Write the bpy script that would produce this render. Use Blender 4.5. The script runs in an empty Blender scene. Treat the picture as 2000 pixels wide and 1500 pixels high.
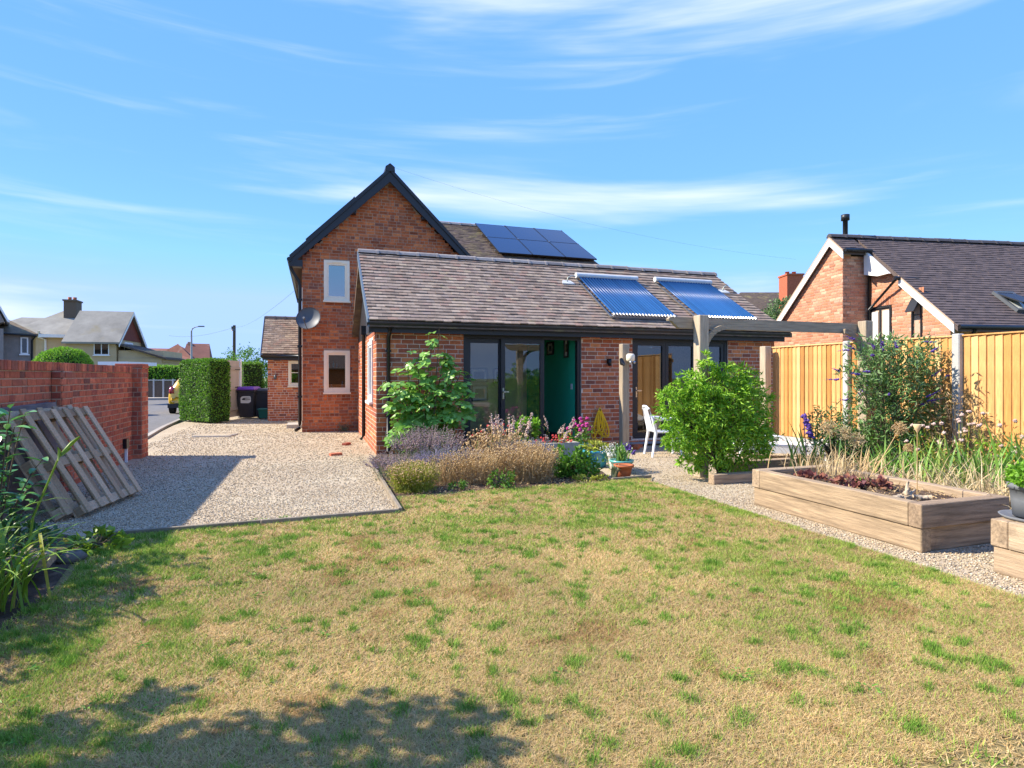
import bpy, bmesh, math, random
import numpy as np
from mathutils import Vector, Matrix, Euler

rnd = random.Random(7)
rng = np.random.default_rng(11)
scene = bpy.context.scene
C = scene.collection
R = math.radians

# ---------------------------------------------------------------- camera
cam_d = bpy.data.cameras.new('camera')
cam_d.sensor_width = 36.0
cam_d.lens = 36.0 * 1150 / 2000
cam_d.shift_y = -15 / 2000
cam_d.clip_start = 0.05
cam_d.clip_end = 2000
cam = bpy.data.objects.new('camera', cam_d)
C.objects.link(cam)
CAM = Vector((0, 0, 1.45))
cam.location = CAM
cam.rotation_euler = (R(90), 0, R(-18.5))
scene.camera = cam

# ---------------------------------------------------------------- sky, sun, exposure
SUN_EL = R(40)
SUN_DIR = Vector((-0.948 * math.cos(SUN_EL), 0.317 * math.cos(SUN_EL), math.sin(SUN_EL)))   # towards the sun
CL1, CL2 = (2.2, 3.3, 6.1), (4.4, 1.1, 5.2)
SKY_GAMMA, SKY_GAIN = 1.72, 4.05
world = bpy.data.worlds.new('World')
scene.world = world
world.use_nodes = True
nt = world.node_tree
nt.nodes.clear()
def wn(t): return nt.nodes.new(t)
sky = wn('ShaderNodeTexSky')
sky.sky_type = 'NISHITA'
sky.sun_disc = False
sky.sun_elevation = SUN_EL
sky.sun_rotation = math.atan2(SUN_DIR.x, SUN_DIR.y)
sky.air_density = 1.0
sky.dust_density = 0.0
sky.ozone_density = 2.2
tc = wn('ShaderNodeTexCoord')
# cirrus: thin streaks drawn out along the horizon, the same everywhere round the sky
def cloud_layer(loc, scale, zs, rot, lo, hi, amt, detail=6):
    m = wn('ShaderNodeMapping'); m.inputs['Location'].default_value = loc
    m.inputs['Rotation'].default_value = rot; m.inputs['Scale'].default_value = (1.0, 1.0, zs)
    nt.links.new(tc.outputs['Generated'], m.inputs['Vector'])
    n = wn('ShaderNodeTexNoise'); n.inputs['Scale'].default_value = scale; n.inputs['Detail'].default_value = detail
    n.inputs['Roughness'].default_value = 0.50; n.inputs['Distortion'].default_value = 0.35
    nt.links.new(m.outputs[0], n.inputs['Vector'])
    r = wn('ShaderNodeMapRange'); r.interpolation_type = 'SMOOTHSTEP'
    r.inputs['From Min'].default_value = lo; r.inputs['From Max'].default_value = hi; r.inputs['To Max'].default_value = amt
    nt.links.new(n.outputs['Fac'], r.inputs['Value'])
    return r.outputs[0]
c1 = cloud_layer(CL1, 1.25, 9.0, (R(0.5), R(1.5), R(18)), 0.51, 0.80, 0.85)
c2 = cloud_layer(CL2, 2.2, 14.0, (R(-1.0), R(0.5), R(40)), 0.55, 0.9, 0.4, 8)
mulc = wn('ShaderNodeMath'); mulc.operation = 'MAXIMUM'
nt.links.new(c1, mulc.inputs[0]); nt.links.new(c2, mulc.inputs[1])
# the camera's even, saturated blue: hue and depth from the physical sky, brightness evened out
sp = wn('ShaderNodeSeparateColor'); nt.links.new(sky.outputs[0], sp.inputs[0])
dv = wn('ShaderNodeVectorMath'); dv.operation = 'DIVIDE'
cb_ = wn('ShaderNodeCombineXYZ')
for i in range(3): nt.links.new(sp.outputs[2], cb_.inputs[i])
nt.links.new(sky.outputs[0], dv.inputs[0]); nt.links.new(cb_.outputs[0], dv.inputs[1])
gm = wn('ShaderNodeGamma'); gm.inputs['Gamma'].default_value = SKY_GAMMA
mn_ = wn('ShaderNodeVectorMath'); mn_.operation = 'MINIMUM'; mn_.inputs[1].default_value = (0.54, 0.69, 1.0)
nt.links.new(dv.outputs[0], mn_.inputs[0]); nt.links.new(mn_.outputs[0], gm.inputs['Color'])
sc_ = wn('ShaderNodeVectorMath'); sc_.operation = 'SCALE'; sc_.inputs['Scale'].default_value = SKY_GAIN
tn_ = wn('ShaderNodeVectorMath'); tn_.operation = 'MULTIPLY'; tn_.inputs[1].default_value = (0.84, 0.84, 0.80)
nt.links.new(gm.outputs[0], tn_.inputs[0]); nt.links.new(tn_.outputs[0], sc_.inputs[0])
mx = wn('ShaderNodeMixRGB')
mx.inputs[2].default_value = (2.9, 3.0, 3.15, 1)
nt.links.new(mulc.outputs[0], mx.inputs[0])
nt.links.new(sc_.outputs[0], mx.inputs[1])
bg = wn('ShaderNodeBackground')
bg.inputs['Strength'].default_value = 0.15
nt.links.new(mx.outputs[0], bg.inputs['Color'])
wo = wn('ShaderNodeOutputWorld')
nt.links.new(bg.outputs[0], wo.inputs['Surface'])

sun_d = bpy.data.lights.new('sun', 'SUN')
sun_d.energy = 3.3
sun_d.angle = R(0.55)
sun_d.color = (1.0, 0.91, 0.77)
sun = bpy.data.objects.new('sun', sun_d)
C.objects.link(sun)
sun.location = (-20, 8, 20)
sun.rotation_euler = SUN_DIR.to_track_quat('Z', 'Y').to_euler()

scene.view_settings.view_transform = 'Standard'
scene.view_settings.look = 'None'
scene.view_settings.gamma = 1
scene.view_settings.use_curve_mapping = False
scene.view_settings.exposure = 1.52
scene.cycles.max_bounces = 8
scene.cycles.transparent_max_bounces = 16
scene.cycles.use_adaptive_sampling = True

# ================================================================ helpers
def lin(h):
    h = h.lstrip('#')
    out = []
    for i in (0, 2, 4):
        v = int(h[i:i+2], 16) / 255
        out.append(v / 12.92 if v <= 0.04045 else ((v + 0.055) / 1.055) ** 2.4)
    return tuple(out)
def col4(c):
    if isinstance(c, str): c = lin(c)
    return (c[0], c[1], c[2], 1.0)

MATS = {}
def material(name, ramp, rough=0.8, nscale=8.0, namt=0.25, bump=0.0, bscale=60.0, stretch=None, spec=0.35,
             metallic=0.0, transl=0.0, attr=None, coat=0.0, voronoi=0.0, world_noise=False, patch=None):
    """ramp: colours picked by the per-object random number plus the per-face 'tint' attribute."""
    m = bpy.data.materials.new(name)
    m.use_nodes = True
    t = m.node_tree; N = t.nodes; L = t.links
    b = N['Principled BSDF']; out = N['Material Output']
    b.inputs['Roughness'].default_value = rough
    b.inputs['Metallic'].default_value = metallic
    b.inputs['Specular IOR Level'].default_value = spec
    b.inputs['Coat Weight'].default_value = coat
    tcn = N.new('ShaderNodeTexCoord')
    vec = tcn.outputs['Object']
    if world_noise:
        ge = N.new('ShaderNodeNewGeometry'); vec = ge.outputs['Position']
    if stretch:
        mpn = N.new('ShaderNodeMapping'); mpn.inputs['Scale'].default_value = stretch
        L.new(vec, mpn.inputs['Vector']); vec = mpn.outputs[0]
    if attr:
        at = N.new('ShaderNodeAttribute'); at.attribute_name = attr
        colr = at.outputs['Color']
    else:
        oi = N.new('ShaderNodeObjectInfo')
        at = N.new('ShaderNodeAttribute'); at.attribute_name = 'tint'
        ad = N.new('ShaderNodeMath'); ad.operation = 'ADD'
        L.new(oi.outputs['Random'], ad.inputs[0]); L.new(at.outputs['Fac'], ad.inputs[1])
        fr = N.new('ShaderNodeMath'); fr.operation = 'FRACT'; L.new(ad.outputs[0], fr.inputs[0])
        cr = N.new('ShaderNodeValToRGB')
        el = cr.color_ramp.elements
        n = len(ramp)
        while len(el) < n: el.new(0.5)
        for i, c in enumerate(ramp):
            el[i].position = i / max(1, n - 1); el[i].color = col4(c)
        L.new(fr.outputs[0], cr.inputs[0])
        colr = cr.outputs[0]
    if namt > 0:
        nz = N.new('ShaderNodeTexNoise'); nz.inputs['Scale'].default_value = nscale
        nz.inputs['Detail'].default_value = 6; nz.inputs['Roughness'].default_value = 0.65
        L.new(vec, nz.inputs['Vector'])
        mr = N.new('ShaderNodeMapRange')
        mr.inputs['From Min'].default_value = 0.25; mr.inputs['From Max'].default_value = 0.75
        mr.inputs['To Min'].default_value = 1 - namt; mr.inputs['To Max'].default_value = 1 + namt
        L.new(nz.outputs['Fac'], mr.inputs['Value'])
        vm = N.new('ShaderNodeVectorMath'); vm.operation = 'SCALE'
        L.new(colr, vm.inputs[0]); L.new(mr.outputs[0], vm.inputs['Scale'])
        colr = vm.outputs[0]
    if patch:                       # stains / lichen with a shape of their own: (colour, scale, threshold, amount)
        pc, ps, pt, pa = patch
        ge2 = N.new('ShaderNodeNewGeometry')
        pn = N.new('ShaderNodeTexNoise'); pn.inputs['Scale'].default_value = ps
        pn.inputs['Detail'].default_value = 5; pn.inputs['Roughness'].default_value = 0.6
        L.new(ge2.outputs['Position'], pn.inputs['Vector'])
        pr = N.new('ShaderNodeMapRange')
        pr.inputs['From Min'].default_value = pt; pr.inputs['From Max'].default_value = pt + 0.12
        pr.inputs['To Max'].default_value = pa
        L.new(pn.outputs['Fac'], pr.inputs['Value'])
        pm = N.new('ShaderNodeMixRGB'); pm.inputs[2].default_value = col4(pc)
        L.new(pr.outputs[0], pm.inputs[0]); L.new(colr, pm.inputs[1])
        colr = pm.outputs[0]
    L.new(colr, b.inputs['Base Color'])
    if bump > 0:
        if voronoi:
            bz = N.new('ShaderNodeTexVoronoi'); bz.inputs['Scale'].default_value = voronoi
            bo = bz.outputs['Distance']
        else:
            bz = N.new('ShaderNodeTexNoise'); bz.inputs['Scale'].default_value = bscale
            bz.inputs['Detail'].default_value = 6; bo = bz.outputs['Fac']
        L.new(vec, bz.inputs['Vector'])
        bu = N.new('ShaderNodeBump'); bu.inputs['Strength'].default_value = bump
        bu.inputs['Distance'].default_value = 0.01
        L.new(bo, bu.inputs['Height'])
        L.new(bu.outputs[0], b.inputs['Normal'])
    if transl > 0:
        tr = N.new('ShaderNodeBsdfTranslucent'); L.new(colr, tr.inputs['Color'])
        ms = N.new('ShaderNodeMixShader'); ms.inputs[0].default_value = transl
        L.new(b.outputs[0], ms.inputs[1]); L.new(tr.outputs[0], ms.inputs[2])
        L.new(ms.outputs[0], out.inputs['Surface'])
    MATS[name] = m
    return m

def glass_material(name, tint=(0.80, 0.84, 0.83), boost=1.0):
    m = bpy.data.materials.new(name); m.use_nodes = True
    t = m.node_tree; N = t.nodes; L = t.links
    N.remove(N['Principled BSDF'])
    tr = N.new('ShaderNodeBsdfTransparent'); tr.inputs[0].default_value = (*tint, 1)
    gl = N.new('ShaderNodeBsdfGlossy'); gl.inputs['Roughness'].default_value = 0.005
    fz = N.new('ShaderNodeFresnel'); fz.inputs['IOR'].default_value = 1.52
    mu = N.new('ShaderNodeMath'); mu.operation = 'MULTIPLY_ADD'; mu.use_clamp = True
    mu.inputs[1].default_value = 1.8 * boost; mu.inputs[2].default_value = 0.05 * boost
    L.new(fz.outputs[0], mu.inputs[0])
    ms = N.new('ShaderNodeMixShader')
    L.new(mu.outputs[0], ms.inputs[0]); L.new(tr.outputs[0], ms.inputs[1]); L.new(gl.outputs[0], ms.inputs[2])
    L.new(ms.outputs[0], N['Material Output'].inputs['Surface'])
    MATS[name] = m
    return m

def wloc(o):
    v = Vector((0, 0, 0))
    while o is not None:
        v += o.location; o = o.parent
    return v
def tag(o, label=None, cat=None, group=None, kind=None):
    if label: o['label'] = label
    if cat: o['category'] = cat
    if group: o['group'] = group
    if kind: o['kind'] = kind
    return o
def thing(name, label, cat, loc=(0, 0, 0), rotz=0.0, group=None):
    o = bpy.data.objects.new(name, None)
    o.empty_display_size = 0.2
    C.objects.link(o); o.location = loc; o.rotation_euler = (0, 0, rotz)
    return tag(o, label, cat, group)
def obj(name, mesh, parent=None, loc=(0, 0, 0), rot=(0, 0, 0)):
    o = bpy.data.objects.new(name, mesh)
    C.objects.link(o); o.parent = parent; o.location = loc; o.rotation_euler = rot
    return o

class MB:
    """collects geometry in world coordinates (or a thing's own, with local=True) and links it as ONE mesh object"""
    def __init__(s): s.v = []; s.f = []; s.t = []; s.s = []
    def add(s, verts, faces, tint=None, smooth=False):
        b = len(s.v)
        s.v.extend([tuple(p) for p in verts])
        for f in faces:
            s.f.append([b + i for i in f]); s.t.append(rnd.random() if tint is None else tint); s.s.append(smooth)
        return s
    def box(s, x0, x1, y0, y1, z0, z1, tint=0.0):
        v = [(x0, y0, z0), (x1, y0, z0), (x1, y1, z0), (x0, y1, z0), (x0, y0, z1), (x1, y0, z1), (x1, y1, z1), (x0, y1, z1)]
        return s.add(v, [(0, 3, 2, 1), (4, 5, 6, 7), (0, 1, 5, 4), (1, 2, 6, 5), (2, 3, 7, 6), (3, 0, 4, 7)], tint)
    def prism(s, poly, axis, a0, a1, tint=0.0):
        """poly: 2-D points; axis 'x','y','z' is the extrusion axis"""
        def P(p, a):
            return {'x': (a, p[0], p[1]), 'y': (p[0], a, p[1]), 'z': (p[0], p[1], a)}[axis]
        n = len(poly)
        v = [P(p, a0) for p in poly] + [P(p, a1) for p in poly]
        f = [tuple(range(n))[::-1], tuple(range(n, 2 * n))] + [(i, (i + 1) % n, n + (i + 1) % n, n + i) for i in range(n)]
        return s.add(v, f, tint)
    def tube(s, pts, r, seg=8, tint=0.0, cap=True):
        pts = [Vector(p) for p in pts]
        rs = r if isinstance(r, (list, tuple)) else [r] * len(pts)
        v = []; up = Vector((0.13, 0.27, 0.95)).normalized()
        for i, p in enumerate(pts):
            d = (pts[min(i + 1, len(pts) - 1)] - pts[max(i - 1, 0)]).normalized()
            a = d.cross(up)
            if a.length < 1e-3: a = d.cross(Vector((1, 0, 0)))
            a.normalize(); b = d.cross(a)
            for k in range(seg):
                th = 2 * math.pi * k / seg
                v.append(p + (a * math.cos(th) + b * math.sin(th)) * rs[i])
        f = []
        for i in range(len(pts) - 1):
            for k in range(seg):
                k2 = (k + 1) % seg
                f.append((i * seg + k, i * seg + k2, (i + 1) * seg + k2, (i + 1) * seg + k))
        s.add(v, f, tint, True)
        if cap:
            b = len(s.v) - len(v)
            s.f.append([b + k for k in range(seg)]); s.t.append(tint); s.s.append(False)
            s.f.append([b + (len(pts) - 1) * seg + k for k in range(seg)][::-1]); s.t.append(tint); s.s.append(False)
        return s
    def lathe(s, prof, c, seg=24, tint=0.0):
        v = []; n = len(prof)
        for r_, z in prof:
            for k in range(seg):
                th = 2 * math.pi * k / seg
                v.append((c[0] + r_ * math.cos(th), c[1] + r_ * math.sin(th), c[2] + z))
        f = [(i * seg + k, i * seg + (k + 1) % seg, (i + 1) * seg + (k + 1) % seg, (i + 1) * seg + k) for i in range(n - 1) for k in range(seg)]
        return s.add(v, f, tint, True)
    def quad(s, a, b, c, d, tint=None): return s.add([a, b, c, d], [(0, 1, 2, 3)], tint)
    def build(s, name, mat, parent=None, local=False):
        me = bpy.data.meshes.new(name)
        off = Vector((0, 0, 0)) if (local or parent is None) else wloc(parent)
        me.from_pydata([(p[0] - off.x, p[1] - off.y, p[2] - off.z) for p in s.v], [], s.f)
        a = me.attributes.new('tint', 'FLOAT', 'FACE'); a.data.foreach_set('value', s.t)
        me.polygons.foreach_set('use_smooth', s.s)
        me.materials.append(MATS[mat] if isinstance(mat, str) else mat)
        me.update()
        return obj(name, me, parent)

PIECE = {}
def piece(name, size, loc, mat, parent=None, rot=(0, 0, 0), bevel=0.004, local=False):
    """a chamfered block as its own object; alike blocks share one mesh"""
    key = (tuple(round(q, 3) for q in size), mat, bevel)
    me = PIECE.get(key)
    if me is None:
        bm = bmesh.new(); bmesh.ops.create_cube(bm, size=1.0)
        for v in bm.verts: v.co = Vector((v.co.x * size[0], v.co.y * size[1], v.co.z * size[2]))
        if bevel: bmesh.ops.bevel(bm, geom=bm.edges[:], offset=min(bevel, min(size) * 0.3), segments=1, affect='EDGES')
        me = bpy.data.meshes.new(name); bm.to_mesh(me); bm.free()
        me.materials.append(MATS[mat]); PIECE[key] = me
    off = Vector((0, 0, 0)) if (local or parent is None) else wloc(parent)
    return obj(name, me, parent, Vector(loc) - off, rot)

def np_mesh(name, V, T, mat, parent=None, tint=None, col=None, smooth=False, local=False):
    """triangles from numpy arrays"""
    V = np.asarray(V, dtype=np.float32).reshape(-1, 3); T = np.asarray(T, dtype=np.int32).reshape(-1, 3)
    if parent is not None and not local:
        V = V - np.array(wloc(parent), dtype=np.float32)
    me = bpy.data.meshes.new(name)
    me.vertices.add(len(V)); me.vertices.foreach_set('co', V.ravel())
    me.loops.add(T.size); me.loops.foreach_set('vertex_index', T.ravel())
    me.polygons.add(len(T)); me.polygons.foreach_set('loop_start', np.arange(0, T.size, 3, dtype=np.int32))
    if tint is not None:
        a = me.attributes.new('tint', 'FLOAT', 'FACE'); a.data.foreach_set('value', np.asarray(tint, dtype=np.float32))
    if col is not None:
        a = me.attributes.new('col', 'FLOAT_COLOR', 'FACE')
        c = np.ones((len(T), 4), dtype=np.float32); c[:, :3] = col; a.data.foreach_set('color', c.ravel())
    if smooth: me.polygons.foreach_set('use_smooth', np.ones(len(T), dtype=bool))
    me.materials.append(MATS[mat]); me.update(); me.validate()
    return obj(name, me, parent)

def unit(a): return a / np.maximum(np.linalg.norm(a, axis=-1, keepdims=True), 1e-9)

class Tri:
    """numpy triangle collector"""
    def __init__(s): s.V = []; s.T = []; s.c = []; s.n = 0
    def put(s, V, T, c):
        V = np.asarray(V, dtype=np.float32).reshape(-1, 3); T = np.asarray(T).reshape(-1, 3)
        s.V.append(V); s.T.append(T + s.n); s.c.append(np.asarray(c, dtype=np.float32).reshape(-1)); s.n += len(V)
    def leaves(s, P, D, Nn, L, W, tint=None, fold=0.25, curl=0.15, wide=0.45):
        P = np.asarray(P, dtype=float); n = len(P)
        if n == 0: return
        D = unit(np.asarray(D, dtype=float)); S = unit(np.cross(D, Nn)); U = np.cross(S, D)
        L = np.broadcast_to(np.asarray(L, dtype=float), (n,))[:, None]; W = np.broadcast_to(np.asarray(W, dtype=float), (n,))[:, None]
        mid = P + D * L * wide + U * fold * W
        V = np.stack([P, mid + S * W / 2, P + D * L - U * curl * L, mid - S * W / 2], 1)
        b = np.arange(n)[:, None] * 4
        T = np.concatenate([b + np.array([[0, 1, 2]]), b + np.array([[0, 2, 3]])], 1)
        t = rng.random(n) if tint is None else np.broadcast_to(tint, (n,))
        s.put(V, T, np.repeat(t, 2))
    def sticks(s, A, B, r0, r1, tint=None):
        A = np.asarray(A, dtype=float).reshape(-1, 3); B = np.asarray(B, dtype=float).reshape(-1, 3); n = len(A)
        if n == 0: return
        D = unit(B - A); x = unit(np.cross(D, np.array([0.31, 0.2, 0.93]))); y = np.cross(D, x)
        V = []
        for k in range(3):
            th = 2 * math.pi * k / 3; o = x * math.cos(th) + y * math.sin(th)
            V.append(A + o * np.broadcast_to(r0, (n,))[:, None]); V.append(B + o * np.broadcast_to(r1, (n,))[:, None])
        V = np.stack(V, 1); b = np.arange(n)[:, None] * 6; T = []
        for k in range(3):
            k2 = (k + 1) % 3
            T += [b + np.array([[2 * k, 2 * k2, 2 * k2 + 1]]), b + np.array([[2 * k, 2 * k2 + 1, 2 * k + 1]])]
        t = rng.random(n) if tint is None else np.broadcast_to(tint, (n,))
        s.put(V, np.concatenate(T, 1), np.repeat(t, 6))
    def blobs(s, P, r, tint=None, squash=(1, 1, 1)):
        P = np.asarray(P, dtype=float).reshape(-1, 3); n = len(P)
        if n == 0: return
        r = np.broadcast_to(np.asarray(r, dtype=float), (n,))
        o = np.array([(1, 0, 0), (0, 1, 0), (-1, 0, 0), (0, -1, 0), (0, 0, 1), (0, 0, -1)], dtype=float) * np.array(squash)
        jit = 1 + (rng.random((n, 6, 1)) - 0.5) * 0.5
        a = rng.random(n) * 6.28; ca, sa = np.cos(a)[:, None], np.sin(a)[:, None]
        ox = o[None, :, 0] * ca - o[None, :, 1] * sa; oy = o[None, :, 0] * sa + o[None, :, 1] * ca
        oo = np.stack([ox, oy, np.broadcast_to(o[None, :, 2], ox.shape)], -1)
        V = P[:, None, :] + oo * r[:, None, None] * jit
        f = np.array([(0, 1, 4), (1, 2, 4), (2, 3, 4), (3, 0, 4), (1, 0, 5), (2, 1, 5), (3, 2, 5), (0, 3, 5)])
        T = (np.arange(n)[:, None, None] * 6 + f[None]).reshape(-1, 3)
        t = rng.random(n) if tint is None else np.broadcast_to(tint, (n,))
        s.put(V, T, np.repeat(t, 8))
    def build(s, name, mat, parent=None, col=None, local=False, smooth=False):
        return np_mesh(name, np.concatenate(s.V), np.concatenate(s.T), mat, parent, tint=np.concatenate(s.c), col=col, local=local, smooth=smooth)

def rand_dirs(n, up=0.0):
    d = rng.normal(size=(n, 3)); d[:, 2] += up
    return unit(d)

def vnoise(X, Y, scale, seed, octaves=3):
    """smooth value noise 0..1 on numpy arrays"""
    out = np.zeros_like(X, dtype=float); amp = 1.0; tot = 0
    for o in range(octaves):
        g = np.random.default_rng(seed + o).random((64, 64))
        x = X * scale; y = Y * scale
        xi = np.floor(x).astype(int); yi = np.floor(y).astype(int); fx = x - xi; fy = y - yi
        fx = fx * fx * (3 - 2 * fx); fy = fy * fy * (3 - 2 * fy)
        a = g[xi % 64, yi % 64]; b = g[(xi + 1) % 64, yi % 64]; c_ = g[xi % 64, (yi + 1) % 64]; d = g[(xi + 1) % 64, (yi + 1) % 64]
        out += amp * ((a * (1 - fx) + b * fx) * (1 - fy) + (c_ * (1 - fx) + d * fx) * fy)
        tot += amp; amp *= 0.5; scale *= 2.1
    return out / tot

# ================================================================ materials
material('brick_old', ['#82462c', '#b25e36', '#c67040', '#9a5434', '#c0683a', '#d2804c', '#a45e3a', '#845242', '#ca784a'], 0.9, 14, 0.32, 0.5, 120, world_noise=True, patch=('#8d7560', 2.3, 0.58, 0.35))
material('brick_extension', ['#a2583a', '#be6a46', '#94523e', '#cc7a4c', '#ac6242', '#804e40', '#d68856', '#b66642'], 0.9, 18, 0.25, 0.45, 120, world_noise=True, patch=('#c09a80', 3.1, 0.6, 0.22))
material('brick_wall', ['#a85a40', '#be6848', '#924c3c', '#b6644a', '#cc7654', '#744a3e', '#bc684a', '#a65a40'], 0.9, 16, 0.32, 0.5, 110, world_noise=True, patch=('#6a5850', 1.9, 0.60, 0.4))
material('brick_new', ['#c08a6a', '#b87858', '#c99474', '#a56c50', '#c28260', '#d2a888', '#b07860', '#c48a6a'], 0.9, 14, 0.22, 0.3, 120, world_noise=True, patch=('#d9c4b0', 1.4, 0.6, 0.3))
material('mortar_old', ['#ab907a', '#b49a82'], 0.95, 20, 0.3, 0.4, 150, world_noise=True)
material('mortar_pale', ['#cdbba8', '#d4c2b0'], 0.95, 20, 0.25, 0.4, 150, world_noise=True)
material('mortar_new', ['#b9a08a', '#b39a84'], 0.95, 20, 0.2, 0.3, 150, world_noise=True)
material('roof_tile', ['#8c7a6a', '#7d6c5e', '#988676', '#716256', '#a08e7c', '#887666', '#907464', '#82746a', '#9c8a74'], 0.88, 9, 0.28, 0.4, 90, world_noise=True, patch=('#8e8450', 1.7, 0.63, 0.5))
material('roof_tile_old', ['#5f5048', '#6d5c50', '#4e423c', '#75654f', '#665848'], 0.92, 6, 0.4, 0.4, 60, world_noise=True, patch=('#8a7f52', 2.2, 0.55, 0.6))
material('roof_tile_grey', ['#5c4f4a', '#665852', '#524743', '#60534e'], 0.75, 6, 0.12, 0.2, 60, world_noise=True)
material('roof_slate_pale', ['#8d8a80', '#9a968a', '#7f7b71', '#a09a8a'], 0.9, 0.8, 0.3, 0.2, 30, world_noise=True, patch=('#8b7c4e', 0.5, 0.6, 0.5))
material('roof_red', ['#85584a', '#91634f', '#754b40', '#9c7360'], 0.9, 0.7, 0.3, 0.2, 30, world_noise=True, patch=('#a9968a', 0.6, 0.62, 0.6))
material('ridge_tile', ['#8f8680', '#9c948c', '#827a74', '#a0907f'], 0.85, 12, 0.25, 0.3, 80, world_noise=True)
material('ridge_tile_dark', ['#4a4648', '#55504f'], 0.85, 12, 0.25, 0.3, 80)
material('anthracite', ['#26282c', '#2a2c30'], 0.42, 5, 0.08, spec=0.4)
material('anthracite_edge', ['#5d6a74', '#5d6a74'], 0.45, 5, 0.05, spec=0.4)
material('black_plastic', ['#16171a', '#1a1b1e'], 0.38, 5, 0.1, spec=0.45)
material('white_upvc', ['#f0dfbe', '#f3e4c8'], 0.42, 6, 0.05, spec=0.4)
material('white_paint', ['#e8e6e0', '#e2dfd8'], 0.55, 8, 0.06)
material('white_plastic', ['#e9ebec', '#e3e6e8'], 0.4, 5, 0.05, spec=0.45)
material('grey_render', ['#8d857c', '#847c74'], 0.95, 3, 0.18, 0.6, 40, world_noise=True)
material('cream_render', ['#c2ab86', '#b8a17d'], 0.95, 1.5, 0.12, 0.4, 30, world_noise=True)
material('concrete', ['#9b968d', '#8e8a82'], 0.92, 6, 0.25, 0.4, 60, world_noise=True)
material('concrete_post', ['#b3b2ae', '#a9a8a3'], 0.9, 6, 0.15, 0.3, 60, world_noise=True)
material('plinth', ['#77716f', '#6c6664'], 0.95, 3.5, 0.35, 0.5, 50, world_noise=True)
material('stone', ['#b5ab9b', '#a79c8b'], 0.95, 14, 0.3, 0.6, 50)
material('timber_fence', ['#b07c40', '#e4b87c', '#be8848', '#eac28a', '#c89050', '#a8763e', '#dca86c'], 0.75, 5, 0.28, 0.3, 30, stretch=(7, 7, 0.9), patch=('#a8703a', 5.0, 0.66, 0.4))
material('timber_sleeper_x', ['#a08a70', '#ac967a', '#927c64'], 0.88, 5, 0.55, 0.6, 30, stretch=(0.5, 8, 8), patch=('#6a5846', 3.5, 0.60, 0.55))
material('timber_sleeper_y', ['#ac957a', '#9e886c', '#b6a084'], 0.88, 5, 0.55, 0.6, 30, stretch=(8, 0.5, 8), patch=('#6f5d4b', 3.5, 0.60, 0.55))
material('timber_grey_x', ['#988872', '#a4947c', '#8a7a66'], 0.9, 6, 0.4, 0.5, 40, stretch=(0.5, 9, 9))
material('timber_grey_z', ['#aa9a82', '#b4a48c', '#9e8e78'], 0.9, 6, 0.4, 0.5, 40, stretch=(9, 9, 0.5))
material('timber_pallet', ['#a08868', '#b49a7a', '#c2a888', '#8c7458', '#ac9474'], 0.88, 6, 0.35, 0.4, 40, stretch=(9, 9, 0.8))
material('timber_edging', ['#8f8370', '#7f7462'], 0.92, 6, 0.35, 0.4, 40, world_noise=True)
material('timber_gate', ['#a79a90', '#b0a398', '#9c8f86'], 0.85, 5, 0.15, 0.2, 40, stretch=(8, 8, 0.6))
material('asphalt', ['#6d6a67', '#6d6a67'], 0.95, 3, 0.2, 0.3, 90, world_noise=True)
material('kerb', ['#a89f92', '#9c9388'], 0.95, 5, 0.2, 0.3, 60, world_noise=True)
material('soil', ['#4c3b2e', '#4c3b2e'], 0.97, 9, 0.5, 1.0, 40, world_noise=True, patch=('#7d6650', 6, 0.55, 0.6))
material('gravel', ['#ae9d82', '#ae9d82'], 0.95, 55, 0.55, 1.0, 60, voronoi=55, world_noise=True, patch=('#c2b498', 0.9, 0.5, 0.5))
material('lawn_base', ['#8f7d4e', '#8f7d4e'], 0.97, 30, 0.4, 1.0, 120, world_noise=True, patch=('#5d6a28', 2.0, 0.5, 0.6))
material('far_ground', ['#6c7448', '#6c7448'], 0.97, 0.4, 0.3, world_noise=True)
material('grass', None, 0.7, 1, 0.0, attr='col', transl=0.25, spec=0.15)
material('pebble', None, 0.9, 40, 0.15, attr='col', world_noise=True)
material('bark', ['#6a5c4c', '#5c5042'], 0.95, 20, 0.4, 0.6, 40)
material('leaf_fig', ['#76a63e', '#8aba4e', '#6a9838', '#9cc862', '#80b248'], 0.42, 12, 0.15, transl=0.32, spec=0.5)
material('leaf_nandina', ['#86b82c', '#a4d03c', '#70a426', '#bade52', '#92c238', '#609424'], 0.5, 9, 0.12, transl=0.38, spec=0.4)
material('leaf_hedge', ['#5c8628', '#70a030', '#4e7822', '#82b03a'], 0.5, 9, 0.15, transl=0.3, spec=0.4)
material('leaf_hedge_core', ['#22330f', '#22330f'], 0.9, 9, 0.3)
material('leaf_bright', ['#76a82c', '#8abc36', '#669626', '#9aca44'], 0.5, 9, 0.12, transl=0.35, spec=0.4)
material('leaf_dark', ['#3c6428', '#4a7632', '#335822', '#588440'], 0.38, 9, 0.15, transl=0.2, spec=0.55)
material('leaf_laurel', ['#4c843e', '#5c9848', '#407636', '#74aa5a'], 0.3, 9, 0.12, transl=0.2, spec=0.6)
material('leaf_strap', ['#7a9c2c', '#8fae38', '#6b8e28', '#9db848', '#b0a850'], 0.45, 9, 0.12, transl=0.35, spec=0.4)
material('leaf_iris', ['#5f8a3a', '#74a044', '#84ac4c', '#528038', '#9ab050'], 0.5, 9, 0.12, transl=0.3, spec=0.4)
material('leaf_buddleia', ['#5a7c3e', '#6c904c', '#4e7038', '#8aa070', '#64884a'], 0.6, 9, 0.15, transl=0.3)
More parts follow.
